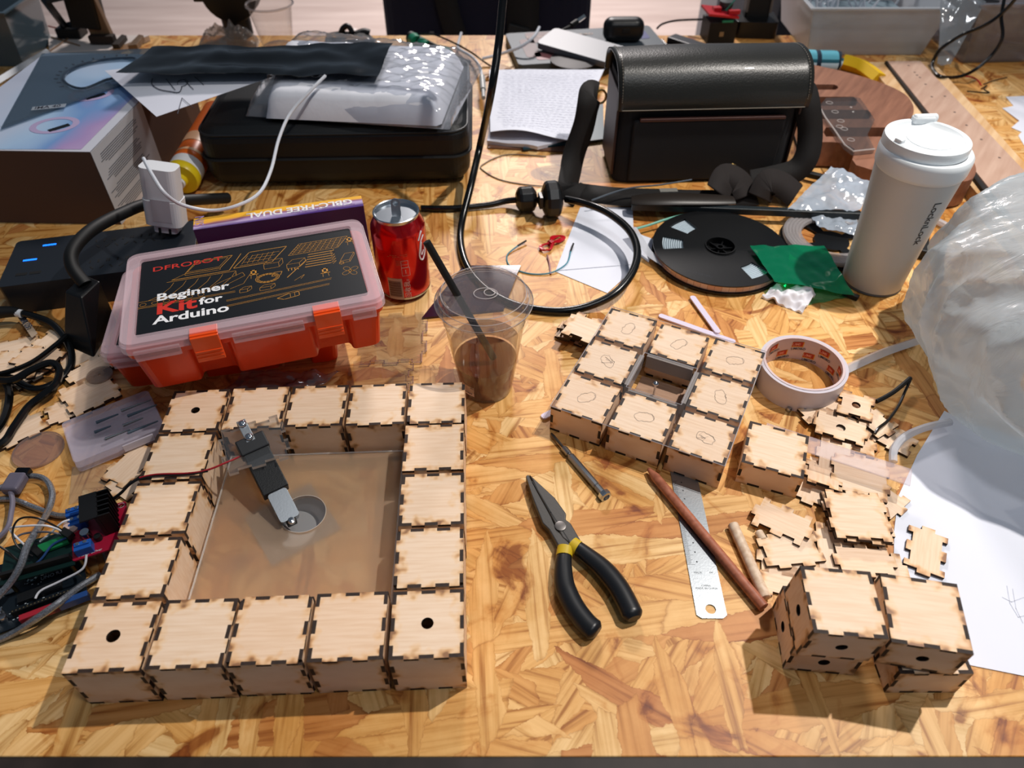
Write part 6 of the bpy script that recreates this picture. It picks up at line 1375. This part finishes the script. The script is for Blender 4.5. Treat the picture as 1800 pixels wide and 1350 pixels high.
# ------------------------------------------------------------------ right side: boards, walnut tray, clear piece
def pprism(pxs, z0, z1, holes=()):
    B = MB(); B.prism(ccw([(at(x, y, z1).x, at(x, y, z1).y) for x, y in pxs]), z0, z1, [ccw([(at(x, y, z1).x, at(x, y, z1).y) for x, y in h])[::-1] for h in holes]); return B
one('pine_board', 'wide pale pine board at the right under the plywood strip', 'board', pprism([(1524, 109), (1640, 108), (1672, 142), (1850, 340), (1850, 500), (1740, 366)], 0, .020), PINE, bevel=.0008)
t = thing('plywood_strip', 'pinkish plywood strip with small holes on top of the pine board', 'board', (0, 0, 0))
obj('strip_body', pprism([(1560, 107), (1618, 107), (1850, 352), (1800, 400), (1772, 372)], .0202, .0270), PINKPLY, t, bevel=.0005)
obj('dark_gap_strip', pprism([(1556, 107), (1561, 107), (1774, 378), (1762, 378)], .0201, .0250), mat('dark_gap_tone', (28, 22, 20), .7), t)  # dark strip drawn in place of the shadowy gap along the plywood
B = MB()
for x, y in ((1597, 115), (1608, 127), (1612, 132), (1617, 136), (1627, 148), (1638, 170), (1661, 169), (1678, 197), (1699, 220), (1725, 245), (1757, 277)):
    p = at(x, y, .0272); B.lathe([(0, .0271), (.0022, .0272), (.0022, .0270)], 10, (p.x, p.y, 0))
obj('screw_holes', B, mat('dark_hole', (96, 80, 76), .8), t)
sl = lambda x0, x1, y, h: [(x0+5, y-h*1.15), (x1-8, y-h*1.15), (x1-2, y-h*.5), (x1, y+h*.3), (x1-5, y+h*1.15), (x0+5, y+h*1.15), (x0, y)]
t = thing('slotted_wooden_tray', 'brown rounded wooden tray with slots behind the tumbler', 'wooden tray', (0, 0, 0))
TRAY = [(p.x, p.y) for p in catmull([Vector((x, y, 0)) for x, y in [(1408, 112), (1412, 111), (1440, 116), (1500, 130), (1556, 148), (1590, 165), (1604, 182), (1606, 198), (1600, 214), (1640, 232), (1690, 262), (1712, 285), (1715, 305), (1700, 318), (1650, 320), (1600, 312), (1505, 290), (1502, 262), (1470, 250), (1420, 250), (1408, 240)]], 3, True)]
obj('tray_body', pprism(TRAY, .004, .045, [sl(1418, 1474, 153, 4), sl(1418, 1508, 178, 7), sl(1426, 1532, 201, 7), sl(1447, 1565, 232, 7)]), WALNUT, t, bevel=.005, bseg=3)
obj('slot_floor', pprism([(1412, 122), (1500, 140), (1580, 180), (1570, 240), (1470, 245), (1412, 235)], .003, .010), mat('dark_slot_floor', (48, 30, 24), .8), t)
t = thing('clear_curved_piece', 'thick clear acrylic piece with drilled holes on the brown tray', 'acrylic plate', (0, 0, 0))
obj('plate', pprism([(1440, 186), (1452, 172), (1500, 170), (1512, 172), (1525, 190), (1538, 210), (1525, 236), (1538, 262), (1500, 266), (1485, 255), (1468, 230), (1450, 205)], .0455, .0525), clear('thick_clear_acrylic', (180, 172, 168), .06, .05, (236, 234, 232), .9), t, bevel=.0005)
B = MB()
for x, y in ((1458, 180), (1468, 196), (1478, 212), (1484, 226), (1496, 245), (1476, 222)):
    p = at(x, y, .053); B.lathe([(.0046, .0526), (.0052, .0532), (.0058, .0526)], 16, (p.x, p.y, 0), cap=False); 
for x, y in ((1496, 188), (1500, 196)): p = at(x, y, .053); B.lathe([(.0012, .0526), (.0016, .0529), (.002, .0526)], 10, (p.x, p.y, 0), cap=False)
B.tube([at(x, y, .0526) for x, y in [(1440, 186), (1450, 205), (1468, 230), (1485, 255), (1500, 266), (1538, 262)]], .0012, 6)
obj('drilled_rims', B, clear('milled_acrylic_edge', (214, 206, 202), .6, .2), t)
# umbrella and yellow sleeve
a_, b_ = at(1380, 106, .022), at(1480, 112, .020)
PLAID, nt, b = nodes('teal_plaid_fabric'); L_ = nt.links; tc = N(nt, 'TexCoord'); 
sx = N(nt, 'SeparateXYZ'); L_.new(tc.outputs['Object'], sx.inputs[0])
s1 = math_(nt, 'GREATER_THAN', math_(nt, 'SINE', math_(nt, 'MULTIPLY', sx.outputs[2], 260)), .72); s2 = math_(nt, 'GREATER_THAN', math_(nt, 'SINE', math_(nt, 'MULTIPLY', sx.outputs[0], 150)), .80); s3 = math_(nt, 'GREATER_THAN', math_(nt, 'SINE', math_(nt, 'ADD', math_(nt, 'MULTIPLY', sx.outputs[2], 180), 1.)), .3)
cc = mixc(nt, s3, srgb((206, 228, 238)), srgb((96, 180, 200))); cc = mixc(nt, s1, cc, srgb((24, 92, 108))); cc = mixc(nt, s2, cc, srgb((16, 40, 60))); L_.new(cc, b.inputs['Base Color']); b.inputs['Roughness'].default_value = .8
B = MB(); B.tube([a_, (a_+b_)/2, at(1468, 110, .021), b_], lambda u: .022 if u < .6 else (.021 if u < .8 else .010), 18, 4); one('folded_umbrella', 'rolled teal plaid umbrella behind the brown wooden tray', 'umbrella', B, PLAID)
B = MB(); B.tube([at(1484, 108, .016), at(1515, 118, .016), at(1545, 140, .014)], lambda u: .016-.002*u, 5, 3); one('yellow_sleeve', 'bright yellow cloth sleeve between the umbrella and pine board', 'sleeve', B, mat('bright_yellow_cloth', (240, 194, 20), .6))
# thin wires on the bench at the right
cable('thin_wire', 'thin red wire on the bench right of the plywood strip', 'wire', [(1668, 138, .002), (1695, 134, .0012), (1715, 138, .0012), (1725, 150, .0012)], .0011, RW)
cable('thin_wire', 'thin dark wire curling on the bench near the clear bins', 'wire', [(1725, 156, .0012), (1735, 150, .0012), (1730, 157, .0012), (1738, 163, .0012), (1700, 160, .0012)], .0010, BW)
cable('thin_wire', 'thin brown wire running towards the right edge of the bench', 'wire', [(1729, 148, .0012), (1745, 142, .0012), (1770, 136, .0012)], .0011, mat('brown_wire', (90, 70, 50), .5))
# zigzag papers
zz = [(1765, 170), (1785, 175), (1800, 168), (1860, 166), (1860, 290), (1800, 260), (1790, 245), (1795, 232), (1780, 225), (1768, 218), (1790, 212), (1772, 198), (1760, 190), (1785, 190), (1776, 182)]
B = pprism([(1768, 170), (1860, 166), (1860, 285), (1802, 258), (1790, 238), (1796, 232), (1778, 224), (1792, 212), (1762, 190), (1782, 186)], .0004, .0012); one('cut_paper', 'white paper with a zigzag cut edge at the right margin', 'paper', B, PAPER)

# ------------------------------------------------------------------ bins
MILKW = mat('milky_white_bin_plastic', (196, 202, 208), .3, alpha=.72)
def bin_(name, label, c, w, d, h, ang, m_, taper=.85, th=.003, rim=.006):
    t = thing(name, label, 'storage bin', c, ang)
    B = MB()
    o = lambda z, i: [(sx*(w/2-i)*(taper+(1-taper)*z/h), sy*(d/2-i)*(taper+(1-taper)*z/h), z) for sx, sy in ((-1, -1), (1, -1), (1, 1), (-1, 1))]
    vs = o(0, 0)+o(h, 0)+o(h, th)+o(th, th); B.add(vs, [(3, 2, 1, 0)]+[(i, (i+1) % 4, (i+1) % 4+4, i+4) for i in range(4)]+[(i+4, (i+1) % 4+4, (i+1) % 4+8, i+8) for i in range(4)]+[(i+8, (i+1) % 4+8, (i+1) % 4+12, i+12) for i in range(4)]+[(12, 13, 14, 15)]); obj('bin_shell', B, m_, t, bevel=.002)
    B = MB(); B.prism([(sx*(w/2+rim), sy*(d/2+rim)) for sx, sy in ((-1, -1), (1, -1), (1, 1), (-1, 1))], h-.004, h, [[(-w/2+.002, -d/2+.002), (-w/2+.002, d/2-.002), (w/2-.002, d/2-.002), (w/2-.002, -d/2+.002)]]); obj('bin_rim', B, m_, t, bevel=.001)
    return t
a0, a1 = at(1430, 106), at(1622, 106)
t = bin_('milky_storage_bin', 'milky white bin full of looped white wires at the far right', ((a0.x+a1.x)/2+.0, a0.y+.13, 0), .275, .24, .098, -.0, MILKW, .86)
B = MB(); rg = random.Random(4)
for k in range(16):
    x = rg.uniform(-.12, .12); y = rg.uniform(-.07, .07); B.tube([(x, y, .05), (x+rg.uniform(-.03, .03), y, .10), (x+rg.uniform(-.05, .05), y+.02, .125), (x+rg.uniform(-.06, .06), y+.03, .10), (x, y+.04, .05)], .0022, 6, 6)
tag(obj('white_looped_wires', B, WHITEC, None, t.location+Vector((0, 0, .002))), 'tangle of white wires standing out of the milky bin', 'wires', kind='stuff')
B = MB(); B.box((t.location.x, t.location.y, .03), (.22, .16, .045)); one('wire_packet', 'blue grey packet inside the milky white bin', 'packet', B, mat('blue_grey_packet', (120, 140, 150), .5), bevel=.008)
a0, a1 = at(1655, 120), at(1775, 128)
t = bin_('clear_storage_bin', 'clear plastic bin with dark parts inside at the far right corner', ((a0.x+a1.x)/2+.105, a0.y+.14, 0), .290, .26, .120, .05, clear('clear_bin_plastic', (196, 196, 204), .22, .08, (225, 228, 232), 1.4), .84)
B = MB()
for k in range(9): B.box((t.location.x+rg.uniform(-.08, .08), t.location.y+rg.uniform(-.06, .06), .025+.005*k), (.07, .05, .035), Rz(rg.uniform(0, 3)))
one('parts_pile', 'dark electronic parts heaped inside the clear bin', 'electronic parts', B, mat('dark_mixed_parts', (52, 46, 46), .5, noise_amt=.6, noise_scale=60), kind=None) if False else tag(obj('parts_pile', B, mat('dark_mixed_parts', (52, 46, 46), .5, noise_amt=.6, noise_scale=60)), 'dark electronic parts heaped inside the clear bin', 'electronic parts', kind='stuff')
one('clear_packaging', 'crinkled clear packaging film between the two storage bins', 'plastic film', patch([at(1648, 110, .03), at(1672, 110, .03), at(1735, 0, .125), at(1655, -5, .125)], .012, 30, 24, 24, .0004, 17), clear('crinkled_packaging', (200, 208, 214), .25, .1, (235, 238, 240), 1.8))
B = MB(); p = at(1802, 130); B.box((p.x+.22, p.y+.04, .05), (.12, .12, .10)); one('dark_red_box', 'dark red box behind the clear bin at the right edge', 'box', B, mat('dark_red_card', (110, 24, 28), .6), bevel=.001)
cable('black_cable', 'glossy black cable looping over the clear bin and pine board', 'cable', [(1790, -8, .16), (1765, 20, .130), (1730, 45, .105), (1690, 62, .080), (1655, 85, .055), (1640, 108, .030), (1640, 122, .024), (1655, 135, .023), (1685, 135, .012), (1715, 122, .030), (1745, 95, .055), (1762, 65, .085), (1760, 30, .115), (1765, 0, .14), (1768, -20, .15)], .0032, CORD)

p = at_y(1315, 40, 2.25); B = MB(); B.box((p.x-.03, 2.35, -.41), (.14, .2, .68)); one('grey_cabinet', 'light grey cabinet on the floor beyond the bench behind the dock', 'cabinet', B, mat('light_grey_panel', (150, 152, 158), .5), bevel=.002)
p = at_y(1392, 40, 2.25); B = MB(); B.box((p.x+.03, 2.35, -.41), (.15, .2, .68)); one('navy_cabinet', 'dark navy cabinet on the floor beyond the bench by the milky bin', 'cabinet', B, mat('dark_navy_panel', (14, 26, 40), .5), bevel=.002)
# ------------------------------------------------------------------ far edge things
t = thing('remote_bar', 'short black bar lying on the far edge behind the messenger bag', 'remote', (0, 0, 0)); a_, b_ = at(1196, 70, .014), at(1262, 92, .014); d_ = b_-a_
B = MB(); B.box((a_+b_)/2-Vector((0, 0, .005)), (d_.length+.05, .030, .018), Rz(math.atan2(d_.y, d_.x))); obj('bar_body', B, mat('blue_black_plastic', (24, 30, 40), .4), t, bevel=.003)
c = at(1262, 72); t = thing('robot_module', 'small stacked red and black electronics module at the far edge', 'electronics module', (c.x, c.y, 0), .1)
B = MB(); B.box((0, .01, .022), (.060, .055, .044)); obj('module_base', B, BLACKM, t, bevel=.001)
B = MB(); B.box((-.004, .01, .056), (.066, .060, .004), Ry(.12)); B.box((-.012, .01, .061), (.016, .014, .010)); B.box((.02, -.008, .060), (.024, .008, .008)); obj('red_board', B, mat('bright_red_board', (190, 20, 34), .4), t)
B = MB(); B.lathe([(.013, .060), (.015, .066), (.014, .074), (0, .075)], 20, (.010, .020, 0)); obj('dark_knob', B, mat('dark_grey_knob', (46, 54, 56), .5), t)
B = MB(); B.box((.006, -.020, .046), (.024, .002, .004)); B.mi = 1; B.box((-.002, -.0182, .020), (.009, .0012, .009)); obj('front_marks', B, [mat('green_led_board', (20, 130, 96), .4), mat('gold_socket', (150, 120, 84), .4)], t)
c = at(1325, 62); t = thing('charging_dock', 'black two-way radio standing in a charging dock at the far edge', 'charging dock', (c.x, c.y+.015, 0), -.08)
B = MB(); B.prism(rrect(.090, .075, .012), 0, .034); obj('dock_base', B, BLACKP, t, bevel=.004)
B = MB(); B.box((0, .012, .095), (.052, .034, .14), Rx(-.08)); obj('radio_body', B, BLACKM, t, bevel=.004)
B = MB(); B.box((-.024, -.006, .10), (.005, .004, .11), Rx(-.08)); B.box((.026, -.006, .10), (.005, .004, .11), Rx(-.08)); obj('grey_side_rail', B, mat('grey_rail', (104, 98, 94), .5), t, bevel=.001)
cable('black_cable', 'thin black cable running from the laptop to the red module', 'cable', [(1155, 50, .010), (1165, 42, .014), (1190, 36, .020), (1235, 34, .030)], .0022, CORD)
cable('teal_white_wires', 'teal wire rising from the red module out of the frame', 'wire', [(1276, 18, .070), (1290, 2, .090), (1300, -12, .100)], .0014, mat('teal_insulation', (40, 140, 130), .4))
cable('black_cable', 'short black cable behind the laptop corner', 'cable', [(1163, 70, .006), (1172, 80, .004), (1182, 92, .003)], .0022, CORD)
# navy backpack on a stool behind the bench
NAVY = mat('navy_fabric', (14, 18, 42), .8, bump=.0006, bump_scale=300)
t = thing('backpack', 'dark navy backpack with black straps standing behind the bench', 'backpack', (-.060, 1.93, -.34), 0)
B = MB(); B.prism(rrect(.50, .20, .07), 0, .42); obj('pack_body', B, NAVY, t, bevel=.05, bseg=4)
WEB = mat('black_webbing', (16, 18, 20), .7)
for pts, w_ in (([(-.10, -.112, .42), (-.085, -.115, .34), (-.06, -.112, .24), (-.05, -.112, .12)], .05), ([(.085, -.112, .42), (.085, -.115, .30), (.08, -.112, .12)], .075)):
    strap('pack_strap', pts, w_, t, WEB, twist=lambda u: Vector((0, -1, .1)))
B = MB(); B.box((.075, -.118, .305), (.05, .008, .022), Ry(.25)); B.box((.045, -.118, .285), (.03, .008, .026), Ry(-.3)); obj('strap_buckle', B, mat('buckle_plastic', (36, 40, 42), .4), t, bevel=.002)
B = MB(); B.box((-.130, -.108, .285), (.010, .004, .030)); obj('grey_tab', B, mat('grey_tab_plastic', (110, 112, 116), .5), t, bevel=.001)
t = thing('stool', 'wooden stool behind the bench carrying the navy backpack', 'stool', (-.060, 1.95, -.75))
B = MB(); B.box((0, 0, .395), (.46, .30, .025)); obj('seat', B, BARKWOOD, t, bevel=.004)
for sx in (-1, 1):
    for sy in (-1, 1): B = MB(); B.box((sx*.20, sy*.12, .19), (.03, .03, .385)); obj('leg', B, BARKWOOD, t)
# empty cup, black gadget, bubble wrap, strap on the far edge
c = at(489, 80); t = thing('empty_cup', 'empty clear plastic cup at the far edge of the bench', 'cup', (c.x, c.y, 0))
B = MB(); B.lathe([(.0, .002), (.030, .001), (.0315, 0), (.033, .01), (.045, .080), (.0485, .081), (.0495, .083), (.0485, .085), (.046, .084)], 48, cap=False); obj('cup_wall', B, CUPC, t)
B = MB(); B.lathe([(.0455, .082), (.0475, .085), (.0495, .082), (.0475, .080), (.0455, .082)], 48, cap=False); obj('cup_rim', B, clear('lid_ridge_plastic'), t)
c = at(415, 70); t = thing('black_gadget', 'black round gadget standing behind the bubble wrap at the far edge', 'gadget', (c.x+.000, c.y+.030, 0))
B = MB(); B.lathe([(.030, 0), (.030, .04), (.03, .05)], 20); B.T = Matrix.Translation((.005, -.01, .092)) @ Matrix.Rotation(PI/2, 4, 'X'); B.lathe([(.040, -.035), (.058, -.03), (.058, .02), (.030, .028)], 28); B.T = Matrix.Identity(4); obj('gadget_body', B, BLACKM, t, bevel=.002)
B = MB(); B.box((-.064, -.01, .078), (.022, .014, .014)); obj('side_knob', B, BLACKP, t, bevel=.003)
B = MB(); B.box((.005, -.040, .098), (.030, .004, .010), Ry(.15)); obj('pale_window', B, mat('pale_sensor_window', (216, 200, 190), .4), t)
q = [at(346, 86, .002), at(452, 86, .002), at(458, 72, .002), at(366, 72, .002)]
one('bubble_wrap', 'crumpled clear bubble wrap between the black gadget and black film', 'bubble wrap', pillow(q, .030, .4, 12, .020, 50, 24, 60), clear('bubble_wrap_film', (200, 186, 170), .28, .15, (236, 230, 224), 2.2))
t = thing('black_strap', 'short black strap with a buckle at the far edge right of the empty cup', 'strap', (0, 0, 0))
strap('webbing', [at(572, 68, .004), at(600, 64, .010), at(640, 68, .006), at(655, 66, .004)], .030, t, WEB, twist=lambda u: Vector((0, -.4, 1)))
B = MB(); B.tube([at(598, 62, .008), at(603, 50, .022), at(612, 46, .026), at(620, 58, .014)], .006, 8, 4); B.tube([at(625, 60, .010), at(640, 55, .012), at(650, 58, .008)], .007, 8, 4); obj('buckle', B, BLACKP, t)

# far left: white board, clear bin, wooden arm with black gimbal
one('white_crossed_board', 'white painted board with brown diagonal strings at the far left', 'board', pprism([(86, 92), (190, 88), (262, 62), (84, 60)], .000, .012), mat('white_painted_board', (226, 214, 206), .5), bevel=.001)
B = MB()
for a_, b_ in (((84, 92), (128, 62)), ((90, 65), (140, 80))): B.tube([at(*a_, .0135), at(*b_, .0135)], .0015, 6)
one('brown_strings', 'two thin brown strings crossed on the white board', 'string', B, mat('brown_string', (140, 110, 84), .8))
t = thing('wooden_post', 'upright weathered wooden slat with a black foot at the far left', 'wooden post', (0, 0, 0))
p = at(186, 76, .0125); B = MB(); B.box((p.x-.012, p.y+.01, .087), (.042, .014, .145), Ry(-.10)); obj('slat', B, BARKWOOD, t, bevel=.001)
B = MB(); B.box((p.x-.002, p.y-.002, .022), (.050, .018, .016)); obj('foot', B, mat('dark_foot_wood', (44, 34, 28), .7), t, bevel=.001)
one('wooden_offcut', 'narrow wooden offcut lying beside the wooden slat', 'offcut', pprism([(196, 78), (208, 78), (222, 62), (214, 60)], .0125, .022), mat('dark_foot_wood'), bevel=.0005)
one('wooden_offcut', 'pale narrow offcut lying at the far edge right of the slat', 'offcut', pprism([(224, 80), (240, 78), (252, 62), (244, 60)], .0125, .024), BARKWOOD, bevel=.0005)
t = thing('black_gimbal', 'black square camera gimbal frame leaning left of the wooden slat', 'gimbal', (0, .035, 0)); p = at(122, 62, .014)
fp = [at(64, 10, .11), at(150, -8, .11), at(150, 46, .045), at(102, 58, .030)]
B = MB()
for i in range(4): B.tube([fp[i], fp[(i+1) % 4]], .008, 4)
obj('frame', B, mat('blue_black_plastic'), t)
B = MB(); c = (fp[1]+fp[2])/2+Vector((-.012, -.01, 0)); B.box(c, (.060, .04, .075), Ry(.1)); obj('camera_body', B, BLACKM, t, bevel=.004)
B = MB(); B.box(fp[3]-Vector((-.01, 0, .008)), (.05, .04, .022)); obj('gimbal_base', B, BLACKM, t, bevel=.003)
B = MB(); B.tube([at(110, 40, .05), at(116, 33, .06), at(118, 30, .065)], .0014, 6, 4); B.tube([at(72, 56, .014), at(90, 60, .018), at(104, 60, .018), at(108, 54, .022)], .0016, 6, 4); obj('red_lead', B, mat('dull_red_lead', (140, 50, 34), .5), t)
GB = clear('blue_grey_bin_plastic', (92, 112, 124), .62, .12, (180, 196, 204), 1.2)
t = bin_('grey_storage_bin', 'translucent blue grey bin at the far left corner of the bench', (at(-30, 100).x-.03, 1.57, 0), .30, .14, .105, .0, GB, .93)
B = MB(); B.tube([at(84, 92, .016), at(40, 118, .016), at(-10, 148, .016), at(-50, 172, .016)], .0075, 4, 2); one('white_tube', 'white plastic rail running along the left bin', 'rail', B, mat('pale_rail_plastic', (196, 206, 214), .4))

# ------------------------------------------------------------------ white paper and grocery bag, front right
t = thing('large_white_paper', 'large white paper under the bag at the right edge of the bench', 'paper', (0, 0, 0))
pts = [(1660, 722), (1700, 742), (1760, 760), (1900, 800), (1900, 1240), (1800, 1188), (1700, 1168), (1600, 1135), (1570, 1050), (1572, 930), (1580, 870), (1612, 800)]
obj('sheet', pprism(pts, .0004, .0009), PAPER, t)
B = MB()
for pl_ in ([(1770, 1030), (1775, 1060), (1790, 1085), (1810, 1080)], [(1762, 1050), (1778, 1058), (1800, 1050)], [(1780, 1035), (1786, 1070), (1798, 1095)]):
    B.ribbon([at(*p, .001).to_tuple()[:2] for p in pl_], .0005, .0011)
obj('faint_sketch', B, mat('faint_pencil', (196, 200, 214), .8), t.children[0], fix=False)
BAGM, nt, b = nodes('thin_white_bag_film'); L_ = nt.links
b.inputs['Base Color'].default_value = srgb((206, 218, 226)); b.inputs['Roughness'].default_value = .22; b.inputs['Specular IOR Level'].default_value = .6
out = nt.nodes['Material Output']; tr = N(nt, 'BsdfTranslucent'); tr.inputs[0].default_value = srgb((216, 226, 232)); mx = N(nt, 'MixShader'); mx.inputs[0].default_value = .35; L_.new(b.outputs[0], mx.inputs[1]); L_.new(tr.outputs[0], mx.inputs[2])
tp = N(nt, 'BsdfTransparent'); mx2 = N(nt, 'MixShader'); mx2.inputs[0].default_value = .30; L_.new(mx.outputs[0], mx2.inputs[1]); L_.new(tp.outputs[0], mx2.inputs[2]); L_.new(mx2.outputs[0], out.inputs['Surface'])
t = thing('grocery_bag', 'large crumpled white plastic grocery bag at the right edge', 'plastic bag', (.638, .570, .0))
BAGM.node_tree
_n = N(nt, 'TexNoise'); _tc = N(nt, 'TexCoord'); _mp = N(nt, 'Mapping'); _mp.inputs['Scale'].default_value = (12, 30, 12); _mp.inputs['Rotation'].default_value = (.3, .5, .6)
L_.new(_tc.outputs['Object'], _mp.inputs['Vector']); L_.new(_mp.outputs[0], _n.inputs['Vector']); _n.inputs['Scale'].default_value = 1; _n.inputs['Detail'].default_value = 5; _n.inputs['Distortion'].default_value = 1.2
_b = N(nt, 'Bump'); _b.inputs['Strength'].default_value = .8; _b.inputs['Distance'].default_value = .006; L_.new(_n.outputs[0], _b.inputs['Height'])
for k_ in (b, tr): L_.new(_b.outputs[0], k_.inputs['Normal'])
def bagf(u, v):
    """gathered film: a sagging dome whose folds run from the knotted top right down to the bench"""
    th = u*2*PI; ph = -PI/2*.9+v*PI*.95
    cx = abs(math.cos(ph))**.75; d = Vector((math.cos(th)*cx, math.sin(th)*cx, math.copysign(abs(math.sin(ph))**.85, math.sin(ph))))
    q = Vector((d.x*.9+d.z*.5, d.y*1.1-d.z*.3, d.z*.9))
    fold = 1-abs(noise.noise(Vector((q.x*1.2+q.y*2.2, q.y*.7-q.x*.6, q.z*1.1+4))))*2.0
    fold2 = 1-abs(noise.noise(Vector((q.x*2.0+q.y*5.2+7, q.y*1.2, q.z*2.0+1))))*2.0
    fold3 = 1-abs(noise.noise(Vector((q.x*6+q.y*9, q.y*3+2, q.z*5))))*2.0
    r = 1+.10*fold+.042*fold2+.014*fold3+.06*nz(q.x, q.y, q.z, 1.0)
    p = Vector((d.x*.190*r, d.y*.190*r, .105+d.z*.105*r))
    p.x -= .035*max(0, 1-p.z/.1)*(1 if d.x < 0 else 0)*.5; p.y -= .05*max(0, 1-p.z/.12)*max(0, -d.y)
    if p.z < .003: p.z = .003
    return p
nu, nv = 300, 170
B = MB(); B.sheet(bagf, nu, nv); obj('bag_film', B, BAGM, t, fix=False)
B = MB(); B.sheet(lambda u, v: Vector((-.13+.34*u, -.12-.14*v+.012*math.sin(u*9), .13*(1-v)**1.2+.004+.016*abs(nz(u*6, v*1.5, 2)))), 60, 30); obj('bag_fold', B, BAGM, t, fix=False)
cable('black_lead', 'thin black lead coming out from under the grocery bag over the heap', 'wire', [(1600, 668, .012), (1590, 690, .008), (1580, 712, .008), (1562, 738, .010), (1545, 752, .012), (1538, 762, .011)], .0016, CORD)
cable('black_lead', 'black sleeved lead with red end beside the small holed plate', 'wire', [(1540, 706, .012), (1556, 698, .012), (1575, 686, .012), (1600, 665, .012)], .0026, BLACKM)
cable('red_lead', 'thin red lead running from the tumbler under the grocery bag', 'wire', [(1612, 440, .006), (1625, 433, .006), (1642, 428, .006)], .0012, RW)
B = MB(); p = at(1618, 430, .01); B.box((p.x, p.y, .008), (.020, .045, .014), Rz(-.4)); one('black_plug_block', 'black connector block behind the base of the tumbler', 'connector', B, BLACKM, bevel=.002)
cable('clear_tube', 'clear tube behind the tumbler pointing to the grocery bag', 'tube', [(1640, 385, .006), (1660, 395, .006), (1690, 412, .006)], .0050, clear('clear_silicone_sleeve'), sub=4)
